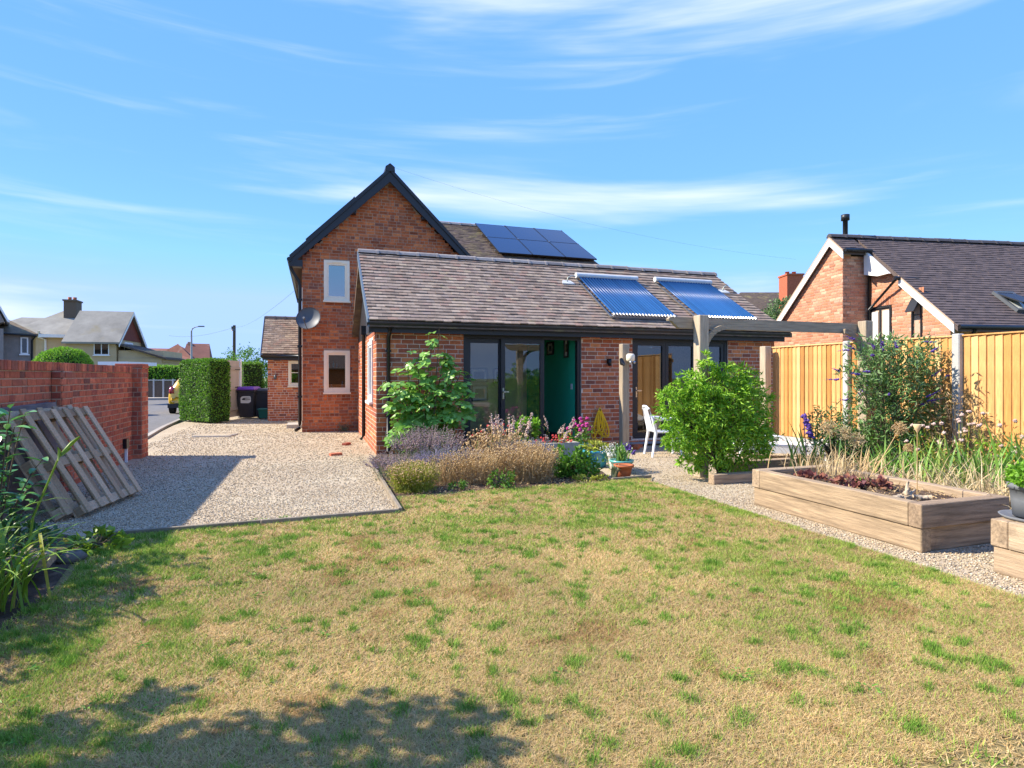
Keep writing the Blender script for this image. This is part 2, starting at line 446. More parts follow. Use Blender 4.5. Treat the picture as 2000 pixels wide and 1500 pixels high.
material('leaf_lime', ['#a0ac38', '#b4b846', '#90a030', '#c0bc5c', '#9aaa3c'], 0.7, 9, 0.1, transl=0.35)
material('straw', ['#c4a474', '#d8b884', '#b69664', '#e2c89a', '#ccae7c', '#a88a5c'], 0.8, 9, 0.1, transl=0.25)
material('straw_pale', ['#d2bd90', '#c4ac7c', '#dccaa2', '#b89e6c'], 0.8, 9, 0.1, transl=0.25)
material('catmint', ['#a08484', '#b09694', '#907878', '#bca6a0', '#988894'], 0.85, 9, 0.1, transl=0.2)
material('lavender', ['#9488a8', '#a89cb8', '#8478a0', '#b6acba', '#a090a0'], 0.85, 9, 0.1, transl=0.2)
material('grey_green', ['#7c8664', '#8a9270', '#6e7858', '#96987a'], 0.85, 9, 0.1, transl=0.25)
material('purple_flower', ['#5a3f92', '#6d4fa6', '#4a3480', '#7c62b0'], 0.8, 9, 0.1, transl=0.2)
material('magenta_flower', ['#c83c90', '#d858a4', '#b82e80'], 0.7, 9, 0.1, transl=0.25)
material('red_flower', ['#cc3a34', '#d8504a', '#d06868'], 0.7, 9, 0.1, transl=0.25)
material('white_flower', ['#e8e6da', '#dcdcc8', '#f0ede4'], 0.7, 9, 0.05, transl=0.25)
material('pink_head', ['#d2b8ac', '#c8a89a', '#dcc8bc', '#bfa08e'], 0.8, 9, 0.1, transl=0.2)
material('heuchera', ['#7a4648', '#8c564e', '#9a6650', '#6a3c44', '#b07c5c'], 0.6, 9, 0.15, transl=0.25)
material('terracotta', ['#b0633c', '#a85c38'], 0.85, 9, 0.15, 0.2, 60)
material('blue_glaze', ['#2f8aa6', '#3a97b2'], 0.22, 6, 0.25, spec=0.6, coat=0.5)
material('turquoise_glaze', ['#5fa8a0', '#6ab0a8'], 0.25, 6, 0.2, spec=0.6, coat=0.4)
material('grey_pot', ['#6d7074', '#6d7074'], 0.7, 8, 0.12)
material('hose', ['#f2c21a', '#f6ca28'], 0.45, 6, 0.05, spec=0.45)
material('car_yellow', ['#d9a80c', '#d9a80c'], 0.3, 1, 0.0, spec=0.5, coat=1.0)
material('car_glass', ['#14181c', '#14181c'], 0.06, 1, 0.0, spec=0.8)
material('tyre', ['#1a1a1a', '#1a1a1a'], 0.85, 8, 0.15)
material('tail_light', ['#a0181c', '#a0181c'], 0.15, 1, 0.0, spec=0.6, coat=1.0)
material('alloy', ['#9a9da0', '#9a9da0'], 0.35, 1, 0.0, metallic=0.8)
material('bin_grey', ['#35343a', '#35343a'], 0.6, 8, 0.1)
material('bin_purple', ['#6a3a96', '#6a3a96'], 0.5, 8, 0.08)
material('bin_green', ['#1f5f4c', '#1f5f4c'], 0.55, 8, 0.1)
material('dish', ['#54585c', '#54585c'], 0.5, 6, 0.06)
material('steel', ['#a5a8aa', '#b0b2b4'], 0.3, 6, 0.05, metallic=0.9)
material('solar_tube', ['#1f4c80', '#24548a', '#1b4676'], 0.32, 3, 0.05, spec=0.4)
material('pv_cell', ['#141c30', '#141c30'], 0.12, 2, 0.05, spec=0.6)
material('lead_flash', ['#d2d3d0', '#c4c5c2'], 0.6, 9, 0.12)
material('green_wall', ['#2cc498', '#2cc498'], 0.75, 4, 0.03)
material('cream_wall', ['#d8cdb6', '#d8cdb6'], 0.85, 4, 0.05)
material('dark_floor', ['#5c4636', '#5c4636'], 0.4, 4, 0.2)
material('ceiling', ['#dcd8d0', '#dcd8d0'], 0.9, 4, 0.03)
material('picture', ['#6a5a4c', '#485058', '#7c6a58'], 0.6, 30, 0.5)
material('driftwood', ['#b8a68c', '#9c8a72'], 0.9, 40, 0.55, 0.8, 80)
material('rock', ['#6f6a62', '#625e58'], 0.95, 12, 0.3, 0.5, 30)
material('galvanised', ['#9aa29a', '#9aa29a'], 0.5, 3, 0.1, metallic=0.3)
material('tile_hung', ['#6b3428', '#7a3e30', '#5e2e26'], 0.9, 3, 0.2, world_noise=True)
material('cable', ['#3c3e42', '#3c3e42'], 0.7, 1, 0.0)
material('wood_pole', ['#5c5044', '#5c5044'], 0.9, 8, 0.2)
material('lens_glass', ['#c8ccc8', '#c8ccc8'], 0.1, 1, 0.0, spec=0.7)
glass_material('glass')
glass_material('glass_sky', (0.30, 0.36, 0.42), 3.0)
# ================================================================ builders for masonry and tiles
CF = Vector((math.sin(R(18.5)), math.cos(R(18.5)), 0)); CR = Vector((math.cos(R(18.5)), -math.sin(R(18.5)), 0))
def view(P):
    d = P - CAM; w = d.dot(CF)
    return w, (d.dot(CR) / w if w > 0.1 else 9)
BRICK = {}
def brick_mesh(w, h, proud, mat):
    key = (round(w, 2), round(h, 3), mat)
    if key in BRICK: return BRICK[key]
    me = bpy.data.meshes.new('brick'); v, f = brick_geo(w, h, proud)
    me.from_pydata(v, [], f); me.materials.append(MATS[mat]); BRICK[key] = me
    return me
def brick_geo(w, h, p):
    b = 0.004
    a, c = w / 2, h / 2
    v = [(-a, 0, -c), (a, 0, -c), (a, 0, c), (-a, 0, c), (-a, -p * 0.55, -c), (a, -p * 0.55, -c), (a, -p * 0.55, c), (-a, -p * 0.55, c),
         (-a + b, -p, -c + b), (a - b, -p, -c + b), (a - b, -p, c - b), (-a + b, -p, c - b)]
    f = [(8, 9, 10, 11)]
    for k in range(4):
        k2 = (k + 1) % 4
        f.append((4 + k, 4 + k2, 8 + k2, 8 + k)); f.append((k, k2, 4 + k2, 4 + k))
    return v, f
def brick_wall(thing_, part, O, U, length, height, mat, mortar, course=0.086, blen=0.230, openings=(), inside=None,
               n_ind=0, depth=0.24, proud=0.007, extra=None, bond='garden', local=False, joint=0.0135, z_from=0.0):
    O = Vector(O); U = Vector(U).normalized(); Z = Vector((0, 0, 1)); N = U.cross(Z)
    us = sorted({0.0, length, *[q for o in openings for q in o[:2]]}); zs = sorted({z_from, height, *[q for o in openings for q in o[2:]]})
    mb = MB()
    for i in range(len(us) - 1):
        for j in range(len(zs) - 1):
            um, zm = (us[i] + us[i+1]) / 2, (zs[j] + zs[j+1]) / 2
            if us[i+1] - us[i] < 1e-4 or zs[j+1] - zs[j] < 1e-4 or not (0 <= um <= length and z_from <= zm <= height): continue
            if any(o[0] < um < o[1] and o[2] < zm < o[3] for o in openings): continue
            p = [O + U * us[i] + Z * zs[j], O + U * us[i+1] + Z * zs[j], O + U * us[i+1] + Z * zs[j+1], O + U * us[i] + Z * zs[j+1]]
            q = [a - N * depth for a in p]
            mb.add(p + q, [(0, 1, 2, 3), (7, 6, 5, 4), (0, 4, 5, 1), (1, 5, 6, 2), (2, 6, 7, 3), (3, 7, 4, 0)], 0.3)
    if extra: extra(mb)
    wall = mb.build(part, mortar, thing_, local)
    cells = []
    nc = int((height - z_from) / course) + 1
    top = height
    for k in range(nc + (80 if inside else 0)):
        z0 = z_from + k * course; z1 = z0 + course - joint
        if inside is None and z1 > top + 0.02: break
        if z0 > top + (9 if inside else 0): break
        hdr = (bond == 'garden' and k % 4 == 3)
        step = blen / 2 if hdr else blen
        u = -(step / 2 if k % 2 else 0) - (0.06 if k % 3 == 1 else 0)
        ivs = [(0.0, length)]
        for o in openings:
            if o[2] < z1 - 0.01 and o[3] > z0 + 0.01:
                nv = []
                for a, b in ivs:
                    if o[1] <= a or o[0] >= b: nv.append((a, b)); continue
                    if o[0] > a: nv.append((a, o[0]))
                    if o[1] < b: nv.append((o[1], b))
                ivs = nv
        while u < length:
            st = step
            if bond == 'garden' and not hdr and rnd.random() < 0.22: st = blen / 2
            for a, b in ivs:
                s0, s1 = max(u, a), min(u + st - joint, b)
                if s1 - s0 > 0.035:
                    uc, zc = (s0 + s1) / 2, (z0 + z1) / 2
                    if inside is None or inside(uc, z1): cells.append((uc, zc, s1 - s0, z1 - z0))
            u += st
    def score(c):
        w, u = view(O + U * c[0] + Z * c[1] if not local else thing_.location + O + U * c[0] + Z * c[1])
        return w * (1 if abs(u) < 0.87 else 50) / (c[2] + 0.1)
    cells.sort(key=score)
    rotz = math.atan2(U.y, U.x); off = Vector((0, 0, 0)) if local else wloc(thing_)
    for c in cells[:n_ind]:
        o = obj('brick', brick_mesh(c[2], c[3], proud, mat), wall, O + U * c[0] + Z * c[1] + N * rnd.uniform(-0.002, 0.002) - off, (0, 0, rotz))
    if len(cells) > n_ind:
        st = MB()
        for c in cells[n_ind:]:
            v, f = brick_geo(c[2], c[3], proud)
            P = O + U * c[0] + Z * c[1] + N * rnd.uniform(-0.002, 0.002)
            st.add([P + U * a[0] - N * a[1] + Z * a[2] for a in v], f, rnd.random())
        o = st.build('brickwork', mat, wall, local); tag(o, kind='stuff')
    return wall

TILE = {}
def tile_geo(w, l, t):
    a = w / 2
    v = [(-a, 0, 0), (a, 0, 0), (a, l, 0), (-a, l, 0), (-a, 0, t), (a, 0, t), (a, l, t), (-a, l, t)]
    return v, [(4, 5, 6, 7), (0, 1, 5, 4), (1, 2, 6, 5), (3, 0, 4, 7), (0, 3, 2, 1)]
def tile_roof(thing_, part, E, A, B, length, prof, gauge, width, mat, deck_mat, n_ind=0, thick=0.019, local=False, verge=None, deck_thick=0.10, keep=None):
    """E eave corner, A along the eave, B horizontal up-slope (A x slope points up); prof(s)->(run, rise), s in metres up the slope"""
    E = Vector(E); A = Vector(A).normalized(); B = Vector(B).normalized(); Z = Vector((0, 0, 1))
    smax = prof(None); rows = max(1, int(round(smax / gauge))); g = smax / rows
    def P(s, a):
        r, h = prof(s); return E + A * a + B * r + Z * h
    mb = MB()
    ns = 8
    for i in range(ns):
        s0, s1 = smax * i / ns, smax * (i + 1) / ns
        dn = Z * deck_thick
        p = [P(s0, 0.012), P(s0, length - 0.012), P(s1, length - 0.012), P(s1, 0.012)]
        q = [x - dn for x in p]
        mb.add(p + q, [(0, 1, 2, 3), (7, 6, 5, 4), (0, 4, 5, 1), (1, 5, 6, 2), (2, 6, 7, 3), (3, 7, 4, 0)], 0.2)
    roof = mb.build(part, deck_mat, thing_, local)
    off = Vector((0, 0, 0)) if local else wloc(thing_)
    cells = []
    for k in range(rows):
        s0 = k * g; a = -(width / 2 if k % 2 else 0)
        while a < length - 0.02:
            a0, a1 = max(a, 0), min(a + width - 0.003, length)
            if a1 - a0 > 0.04 and (keep is None or keep(s0 + g / 2, (a0 + a1) / 2)): cells.append((s0, (a0 + a1) / 2, a1 - a0))
            a += width
    def frame(s0, ac, tilt):
        p0 = P(s0, ac); p1 = P(min(s0 + g * 1.3, smax), ac)
        S = (p1 - p0).normalized(); Nn = A.cross(S).normalized()
        S2 = (S - Nn * tilt).normalized(); N2 = A.cross(S2).normalized()
        return p0 + Nn * (0.004 + tilt * g * 1.25), S2, N2
    cells.sort(key=lambda c: (lambda wu: wu[0] * (1 if abs(wu[1]) < 0.87 else 9))(view(P(c[0], c[1]) if not local else thing_.location + P(c[0], c[1]))))
    st = MB()
    for i, c in enumerate(cells):
        tilt = 0.115 + rnd.uniform(-0.03, 0.04)
        p, S, Nn = frame(c[0], c[1], tilt)
        if i < n_ind:
            key = (round(c[2], 2), round(g, 3), mat)
            if key not in TILE:
                me = bpy.data.meshes.new('roof_tile'); v, f = tile_geo(c[2], g * 1.25, thick); me.from_pydata(v, [], f); me.materials.append(MATS[mat]); TILE[key] = me
            M = Matrix((A, S, Nn)).transposed()
            obj('roof_tile', TILE[key], roof, p - off, M.to_euler())
        else:
            v, f = tile_geo(c[2], g * 1.25, thick)
            st.add([p + A * q[0] + S * q[1] + Nn * q[2] for q in v], f, rnd.random())
    if st.v: tag(st.build('roof_tiling', mat, roof, local), kind='stuff')
    return roof, P
def straight(run, rise):
    L = math.hypot(run, rise)
    def f(s): return L if s is None else (run * s / L, rise * s / L)
    return f
def ridge_tiles(thing_, P0, P1, mat, n, r=0.12, local=False, name='ridge_tile'):
    P0 = Vector(P0); P1 = Vector(P1); d = (P1 - P0) / n; D = d.normalized(); S = D.cross(Vector((0, 0, 1))).normalized(); Z = Vector((0, 0, 1))
    off = Vector((0, 0, 0)) if local else wloc(thing_)
    L = d.length
    key = ('ridge', round(L, 3), mat, r)
    if key not in PIECE:
        mb = MB(); sec = []
        for (rr, x0, x1) in ((r, 0.0, L - 0.05), (r * 1.18, L - 0.055, L)):
            prof = [(-rr, -rr * 0.62), (-rr * 0.62, 0.0), (0, rr * 0.32), (rr * 0.62, 0.0), (rr, -rr * 0.62)]
            v = [(x, p[0], p[1]) for x in (x0, x1) for p in prof]
            mb.add(v, [(i, i + 1, 6 + i, 5 + i) for i in range(4)] + [(0, 1, 2, 3, 4), (9, 8, 7, 6, 5)], 0.0)
        me = bpy.data.meshes.new(name); me.from_pydata(mb.v, [], mb.f); me.materials.append(MATS[mat]); PIECE[key] = me
    M = Matrix((D, -S, D.cross(-S))).transposed().to_euler()
    for i in range(n):
        obj(name, PIECE[key], thing_, P0 + d * i + Z * rnd.uniform(-0.006, 0.006) - off, M)
def window_part(parent, O, U, w, h, frame_mat, pane_mat, fw=0.07, proud=0.03, mull=(), trans=(), name='window', depth=0.09, local=False, sill=True, trickle=False):
    """frame and panes standing in a wall opening; O is the lower left corner seen from outside"""
    O = Vector(O); U = Vector(U).normalized(); Z = Vector((0, 0, 1)); N = U.cross(Z)
    mb = MB()
    def bar(u0, u1, z0, z1, d0, d1):
        p = [O + U * u0 + Z * z0, O + U * u1 + Z * z0, O + U * u1 + Z * z1, O + U * u0 + Z * z1]
        a = [q + N * d1 for q in p]; b = [q - N * d0 for q in p]
        mb.add(a + b, [(0, 1, 2, 3), (7, 6, 5, 4), (0, 4, 5, 1), (1, 5, 6, 2), (2, 6, 7, 3), (3, 7, 4, 0)], 0.3)
    bar(0, fw, 0, h, depth, proud); bar(w - fw, w, 0, h, depth, proud)
    bar(fw, w - fw, 0, fw, depth, proud - 0.002); bar(fw, w - fw, h - fw, h, depth, proud - 0.002)
    i = fw * 0.6
    bar(fw, fw + i, fw, h - fw, depth, proud - 0.022); bar(w - fw - i, w - fw, fw, h - fw, depth, proud - 0.022)
    bar(fw + i, w - fw - i, fw, fw + i, depth, proud - 0.024); bar(fw + i, w - fw - i, h - fw - i, h - fw, depth, proud - 0.024)
    for m in mull: bar(m - fw * 0.6, m + fw * 0.6, fw + i, h - fw - i, depth, proud - 0.012)
    for m in trans: bar(fw + i, w - fw - i, m - fw * 0.2, m + fw * 0.2, depth, proud - 0.02)
    if sill: bar(-0.02, w + 0.02, -0.045, -0.002, depth, proud + 0.05)
    win = mb.build(name, frame_mat, parent, local)
    p = MB(); a = fw + i - 0.005
    p.add([O + U * a + Z * a - N * 0.03, O + U * (w - a) + Z * a - N * 0.03, O + U * (w - a) + Z * (h - a) - N * 0.03, O + U * a + Z * (h - a) - N * 0.03,
           O + U * a + Z * a - N * 0.036, O + U * (w - a) + Z * a - N * 0.036, O + U * (w - a) + Z * (h - a) - N * 0.036, O + U * a + Z * (h - a) - N * 0.036],
          [(0, 1, 2, 3), (7, 6, 5, 4)], 0.3)
    p.build('pane', pane_mat, win, local)
    if trickle:
        t = MB()
        pp = [O + U * (w * 0.33) + Z * (h - fw * 0.62), O + U * (w * 0.68) + Z * (h - fw * 0.62), O + U * (w * 0.68) + Z * (h - fw * 0.38), O + U * (w * 0.33) + Z * (h - fw * 0.38)]
        t.add([q + N * (proud + 0.012) for q in pp] + [q + N * (proud - 0.004) for q in pp], [(0, 1, 2, 3), (0, 4, 5, 1), (1, 5, 6, 2), (2, 6, 7, 3), (3, 7, 4, 0)], 0.3)
        t.build('trickle_vent', frame_mat, win, local)
    return win
def recess(parent, O, U, w, h, d, mat, name='room_recess', local=False):
    """the room behind a window: five inner faces"""
    O = Vector(O); U = Vector(U).normalized(); Z = Vector((0, 0, 1)); N = U.cross(Z)
    p = [O, O + U * w, O + U * w + Z * h, O + Z * h]; q = [a - N * d for a in p]
    mb = MB(); mb.add(p + q, [(4, 5, 6, 7), (0, 4, 5, 1), (1, 5, 6, 2), (2, 6, 7, 3), (3, 7, 4, 0)], 0.3)
    return mb.build(name, mat, parent, local)

# ================================================================ ground
def sheet(name, poly, z, mat):
    mb = MB(); mb.add([(p[0], p[1], z) for p in poly], [tuple(range(len(poly)))], 0.3)
    return tag(mb.build(name, mat), kind='structure')
sheet('ground', [(-400, -300), (400, -300), (400, 700), (-400, 700)], -0.030, 'far_ground')
sheet('road', [(-60, 14), (-3.62, 14), (-3.9, 17.2), (-4.05, 19.5), (-4.2, 23), (-4.3, 26), (-4.3, 35.6), (40, 36.5), (40, 41.5), (-60, 41.5)], -0.022, 'asphalt')
sheet('gravel_drive', [(-3.1, -9), (10.2, -9), (10.2, 11.2), (4.3, 16.3), (0, 24), (-4.0, 24), (-3.95, 19.5), (-3.8, 17.2), (-3.5, 14), (-3.3, 12.4), (-3.1, 12.4)], 0.0, 'gravel')
sheet('lawn', [(-1.9, -9), (4.36, -9), (4.36, 7.05), (4.55, 7.32), (3.9, 7.27), (3.1, 7.22), (2.1, 7.1), (1.45, 7.12), (0.9, 7.0), (0.86, 6.3), (-1.85, 6.16)], 0.008, 'lawn_base')
sheet('flower_bed_soil', [(0.87, 7.0), (1.45, 7.12), (2.1, 7.1), (3.1, 7.22), (3.9, 7.27), (4.12, 8.0), (4.2, 9.0), (4.15, 10.6), (4.1, 11.12), (1.1, 11.12), (0.9, 10.2)], 0.013, 'soil')
sheet('left_border_soil', [(-3.0, -6), (-1.95, -6), (-1.72, 2.5), (-1.62, 4.4), (-1.75, 5.2), (-1.9, 6.1), (-2.4, 6.6), (-3.0, 6.7)], 0.017, 'soil')
sheet('right_border_soil', [(5.75, 2.0), (8.56, 2.0), (8.56, 7.45), (6.3, 7.4), (5.82, 6.7)], 0.021, 'soil')
sheet('paved_step', [(6.2, 10.72), (9.4, 10.72), (9.4, 11.12), (6.2, 11.12)], 0.045, 'concrete')
kb = MB()
kp = [(-3.55, 14.0), (-3.72, 16.0), (-3.86, 17.4), (-4.0, 19.0), (-4.14, 21.5), (-4.24, 24.0), (-4.3, 27.0), (-4.3, 35.4)]
for a, b in zip(kp[:-1], kp[1:]):
    kb.add([(a[0], a[1], -0.02), (b[0], b[1], -0.02), (b[0] - 0.12, b[1], -0.02), (a[0] - 0.12, a[1], -0.02), (a[0], a[1], 0.05), (b[0], b[1], 0.05), (b[0] - 0.11, b[1], 0.05), (a[0] - 0.11, a[1], 0.05)],
           [(4, 5, 6, 7), (3, 2, 6, 7)[::-1], (0, 1, 5, 4), (0, 4, 7, 3), (1, 2, 6, 5)])
tag(kb.build('kerb', 'kerb'), kind='structure')
kf = MB().box(-40, 30, 41.5, 41.65, -0.02, 0.11); tag(kf.build('kerb', 'kerb'), kind='structure')
sheet('pavement', [(-60, 41.65), (40, 41.65), (40, 43.4), (-60, 43.4)], 0.10, 'kerb')

# timber edgings round the lawn and bed
def edging(name, label, pts, h=0.05, th=0.03):
    t = thing(name, label, 'edging', (pts[0][0], pts[0][1], 0))
    for a, b in zip(pts[:-1], pts[1:]):
        L = math.hypot(b[0] - a[0], b[1] - a[1])
        piece('board', (L - 0.004, th, h + 0.06), ((a[0] + b[0]) / 2, (a[1] + b[1]) / 2, h - (h + 0.06) / 2), 'timber_edging', t, (0, 0, math.atan2(b[1] - a[1], b[0] - a[0])), 0.005)
    return t
edging('timber_edging', 'weathered timber edging board between the drive gravel and the lawn', [(-1.88, 6.17), (-0.5, 6.22), (0.84, 6.28)], 0.052, 0.035)
edging('timber_edging', 'timber edging board running back along the flower bed beside the drive', [(0.86, 6.30), (0.87, 8.1), (0.87, 10.1)], 0.055, 0.04)
edging('timber_edging', 'thin dark edging strip between the lawn and the right hand gravel path', [(4.375, -2.0), (4.375, 1.5), (4.375, 4.2), (4.37, 7.04), (4.55, 7.30)], 0.018, 0.014)
edging('timber_edging', 'short timber board in front of the terracotta pot', [(3.9, 7.29), (4.55, 7.34)], 0.045, 0.035)

# ================================================================ main house
GY = 16.2
house = thing('brick_house', 'two storey old brick house with dark gabled roof behind the extension', 'house', (1.9, GY, 0))
APX, APZ, EAZ = 1.9, 6.98, 4.62
def in_gable(u, z):
    x = u - 0.32
    return z < APZ - 0.22 - abs(x - APX) * (APZ - EAZ) / 2.42
wins = [(0.54, 1.19, 3.44, 4.50), (0.54, 1.20, 1.03, 2.13)]
def gable_back(mb):
    mb.prism([(-0.32, EAZ - 0.12), (4.12, EAZ - 0.12), (APX, APZ - 0.22)], 'y', GY, GY + 0.24, 0.3)
brick_wall(house, 'gable_wall', (-0.32, GY, 0), (1, 0, 0), 4.44, EAZ - 0.12, 'brick_old', 'mortar_old', openings=wins, inside=in_gable, n_ind=300, extra=gable_back, course=0.081, blen=0.232)
mb = MB().box(-0.32, -0.06, GY + 0.24, 25, 0, EAZ, 0.3); mb.box(3.86, 4.12, GY + 0.24, 25, 0, EAZ, 0.3); mb.box(-0.06, 3.86, 24.8, 25, 0, EAZ, 0.3); mb.build('side_wall', 'mortar_old', house)
window_part(house, (0.22, GY, 3.44), (1, 0, 0), 0.65, 1.06, 'white_upvc', 'glass_sky', 0.075, 0.03, trickle=True, sill=True)
recess(house, (0.22, GY + 0.2, 3.44), (1, 0, 0), 0.65, 1.06, 0.9, 'cream_wall')
window_part(house, (0.22, GY, 1.03), (1, 0, 0), 0.66, 1.10, 'white_upvc', 'glass', 0.075, 0.03, trickle=True, sill=True)
rc = recess(house, (0.0, GY + 0.25, 0.6), (1, 0, 0), 1.4, 1.6, 2.2, 'dark_floor')
MB().box(0.30, 0.84, GY + 0.30, GY + 0.42, 1.66, 1.685, 0.5).build('shelf', 'timber_sleeper_x', house)
b_ = MB()
for (x, z, r_, h) in ((0.36, 1.685, 0.02, 0.13), (0.47, 1.685, 0.025, 0.18), (0.56, 1.685, 0.02, 0.11), (0.70, 1.12, 0.035, 0.20), (0.42, 1.12, 0.03, 0.12)):
    b_.lathe([(0.0, 0), (r_, 0), (r_, h * 0.6), (r_ * 0.4, h * 0.75), (r_ * 0.4, h), (0, h)], (x, GY + 0.36, z), 10, rnd.random())
b_.build('glass_bottles', 'blue_glaze', house)
# roof: two slopes, ridge running back, dark barge boards on the gable
rf = MB()
for sgn in (-1, 1):
    ex = APX + sgn * 2.50; ez = EAZ - 0.10
    a = (ex, ez); b = (APX, APZ)
    d = Vector((b[0] - a[0], 0, b[1] - a[1])).normalized(); nrm = Vector((-d.z * -sgn * -1, 0, abs(d.x)))
    poly = [(ex, ez), (APX, APZ), (APX, APZ - 0.15), (ex, ez - 0.14)]
    rf.prism(poly if sgn < 0 else poly[::-1], 'y', GY - 0.20, 25.2, 0.2)
roof_o = rf.build('roof', 'roof_tile_grey', house)
for sgn, nm in ((-1, 'barge_board'), (1, 'barge_board')):
    bb = MB(); ex = APX + sgn * 2.50; ez = EAZ - 0.10
    bb.prism([(ex, ez - 0.02), (APX, APZ - 0.02), (APX, APZ - 0.33), (ex + 0.0 * sgn, ez - 0.26)][::(1 if sgn < 0 else -1)], 'y', GY - 0.25, GY - 0.205, 0.2)
    bb.build(nm, 'anthracite', roof_o)
    vt = MB(); vt.prism([(ex - 0.02 * sgn * -1, ez - 0.0), (APX, APZ + 0.05), (APX, APZ - 0.055), (ex, ez - 0.10)][::(1 if sgn < 0 else -1)], 'y', GY - 0.285, GY - 0.16, 0.2)
    vt.build('verge_capping', 'anthracite', roof_o)
    en = MB().box(ex - 0.10 if sgn > 0 else ex - 0.02, ex + 0.02 if sgn > 0 else ex + 0.30, GY - 0.245, GY + 0.02, ez - 0.27, ez - 0.10, 0.2); en.build('eaves_box', 'anthracite', roof_o)
    pk = MB().box(APX + sgn * 0.93 - 0.06, APX + sgn * 0.93 + 0.06, GY - 0.2, GY, EAZ + 1.12, EAZ + 1.24, 0.2); pk.build('purlin_end', 'anthracite', roof_o)
rc_ = MB(); rc_.prism([(APX - 0.13, APZ - 0.06), (APX - 0.12, APZ + 0.06), (APX, APZ + 0.15), (APX + 0.12, APZ + 0.06), (APX + 0.13, APZ - 0.06)], 'y', GY - 0.30, 25.2, 0.2)
rc_.build('ridge_capping', 'anthracite', roof_o)
# gutter and downpipe at the left corner
gp = MB(); gp.tube([(-0.62, GY - 0.28, EAZ - 0.20), (-0.62, 25, EAZ - 0.20)], 0.06, 8); gp.build('gutter', 'black_plastic', house)
dp = MB(); dp.tube([(-0.60, GY - 0.14, EAZ - 0.24), (-0.58, GY - 0.13, EAZ - 0.42), (-0.40, GY - 0.10, EAZ - 0.72), (-0.37, GY - 0.08, EAZ - 0.85), (-0.37, GY - 0.08, 0.22), (-0.38, GY - 0.1, 0.12), (-0.47, GY - 0.2, 0.07)], 0.042, 10)
for z in (0.9, 2.2, 3.4): dp.box(-0.43, -0.31, GY - 0.13, GY - 0.0, z, z + 0.05)
dp.build('downpipe', 'black_plastic', house)
wp = MB().box(-0.325, -0.30, GY - 0.028, GY - 0.011, 0.3, 3.75, 0.3); wp.build('white_cable_trunking', 'white_upvc', house)

# wing to the right: roof slope facing the garden
WX0, WX1, WYE, WZE, WYR, WZR = 3.3, 8.62, 17.0, 5.00, 20.1, 6.72
mb = MB().box(3.9, 8.45, 17.3, 23, 0, 4.98, 0.3); mb.build('wing_wall', 'mortar_old', house)
wroof, WP = tile_roof(house, 'wing_roof', (WX0, WYE, WZE), (1, 0, 0), (0, 1, 0), WX1 - WX0, straight(WYR - WYE, WZR - WZE), 0.125, 0.17, 'roof_tile_old', 'roof_tile_old', 0)
mb = MB(); mb.prism([(WYR, WZR - 0.02), (23.2, WZE), (23.2, WZE - 0.1), (WYR, WZR - 0.14)], 'x', WX0, WX1 - 0.012, 0.2); mb.build('wing_roof_back', 'roof_tile_old', house)
ridge_tiles(house, (WX0, WYR, WZR + 0.07), (WX1, WYR, WZR + 0.07), 'ridge_tile', 14, 0.11)
MB().box(4.1, 8.55, 17.02, 17.06, 4.74, 4.98, 0.2).build('fascia', 'anthracite', house)
gt = MB(); gt.tube([(4.1, 16.95, 4.93), (8.66, 16.95, 4.93)], 0.06, 8); gt.build('wing_gutter', 'black_plastic', house)
MB().box(8.50, 8.60, 17.02, 20.1, 4.75, 4.95, 0.2).build('verge_board', 'anthracite', house)
MB().box(4.12, 4.28, 16.86, 17.1, 4.86, 4.97, 0.3).build('gutter_end', 'white_upvc', house)

# solar panels on the wing roof (two rows of three) and on the left slope
def pv_panel(name, label, P, A, S, w, h, group):
    P = Vector(P) - wloc(house)
    P = Vector(P); A = Vector(A).normalized(); S = Vector(S).normalized(); Nn = A.cross(S).normalized()
    M = Matrix((A, S, Nn)).transposed().to_euler()
    t = bpy.data.objects.new(name, None); C.objects.link(t); t.parent = house; t.location = P; t.rotation_euler = M; t['label'] = label
    piece('glass_face', (w - 0.03, h - 0.03, 0.03), (w / 2, h / 2, 0.022), 'pv_cell', t, bevel=0.0, local=True)
    fr = MB()
    for (x0, x1, y0, y1) in ((0, w, 0, 0.015), (0, w, h - 0.015, h), (0, 0.015, 0.015, h - 0.015), (w - 0.015, w, 0.015, h - 0.015)): fr.box(x0, x1, y0, y1, 0, 0.040, 0.2)
    fr.build('frame', 'black_plastic', t, True)
    for x in (0.012, w - 0.012):
        piece('clamp', (0.03, 0.05, 0.012), (x, h - 0.01, 0.046), 'steel', t, bevel=0.0, local=True)
    return t
Sdir = Vector((0, WYR - WYE, WZR - WZE)).normalized(); Ndir = Vector((1, 0, 0)).cross(Sdir)
pw, ph = 1.085, 1.62
PX0 = 5.30
for r_ in range(2):
    for k in range(3):
        s0 = 0.16 + r_ * (ph + 0.015); row = 'upper' if r_ else 'lower'; side = ('left', 'middle', 'right')[k]
        p = Vector((PX0 + k * (pw + 0.015), WYE, WZE)) + Sdir * s0 + Ndir * 0.12
        pv_panel('solar_panel', f'black solar panel on the rear roof, {side} one of the {row} row', p, (1, 0, 0), Sdir, pw, ph, 'solar panels on the rear roof')
rl = MB()
for s0 in (0.5, 1.2, 2.2, 2.9):
    p = Vector((PX0, WYE, WZE)) + Sdir * s0 + Ndir * 0.075
    rl.add([p + Vector((x, 0, 0)) + Sdir * y + Ndir * z for z in (-0.02, 0.04) for x, y in ((-0.04, 0), (3 * pw + 0.08, 0), (3 * pw + 0.08, 0.04), (-0.04, 0.04))],
           [(0, 1, 5, 4), (1, 2, 6, 5), (2, 3, 7, 6), (3, 0, 4, 7), (4, 5, 6, 7)], 0.3)
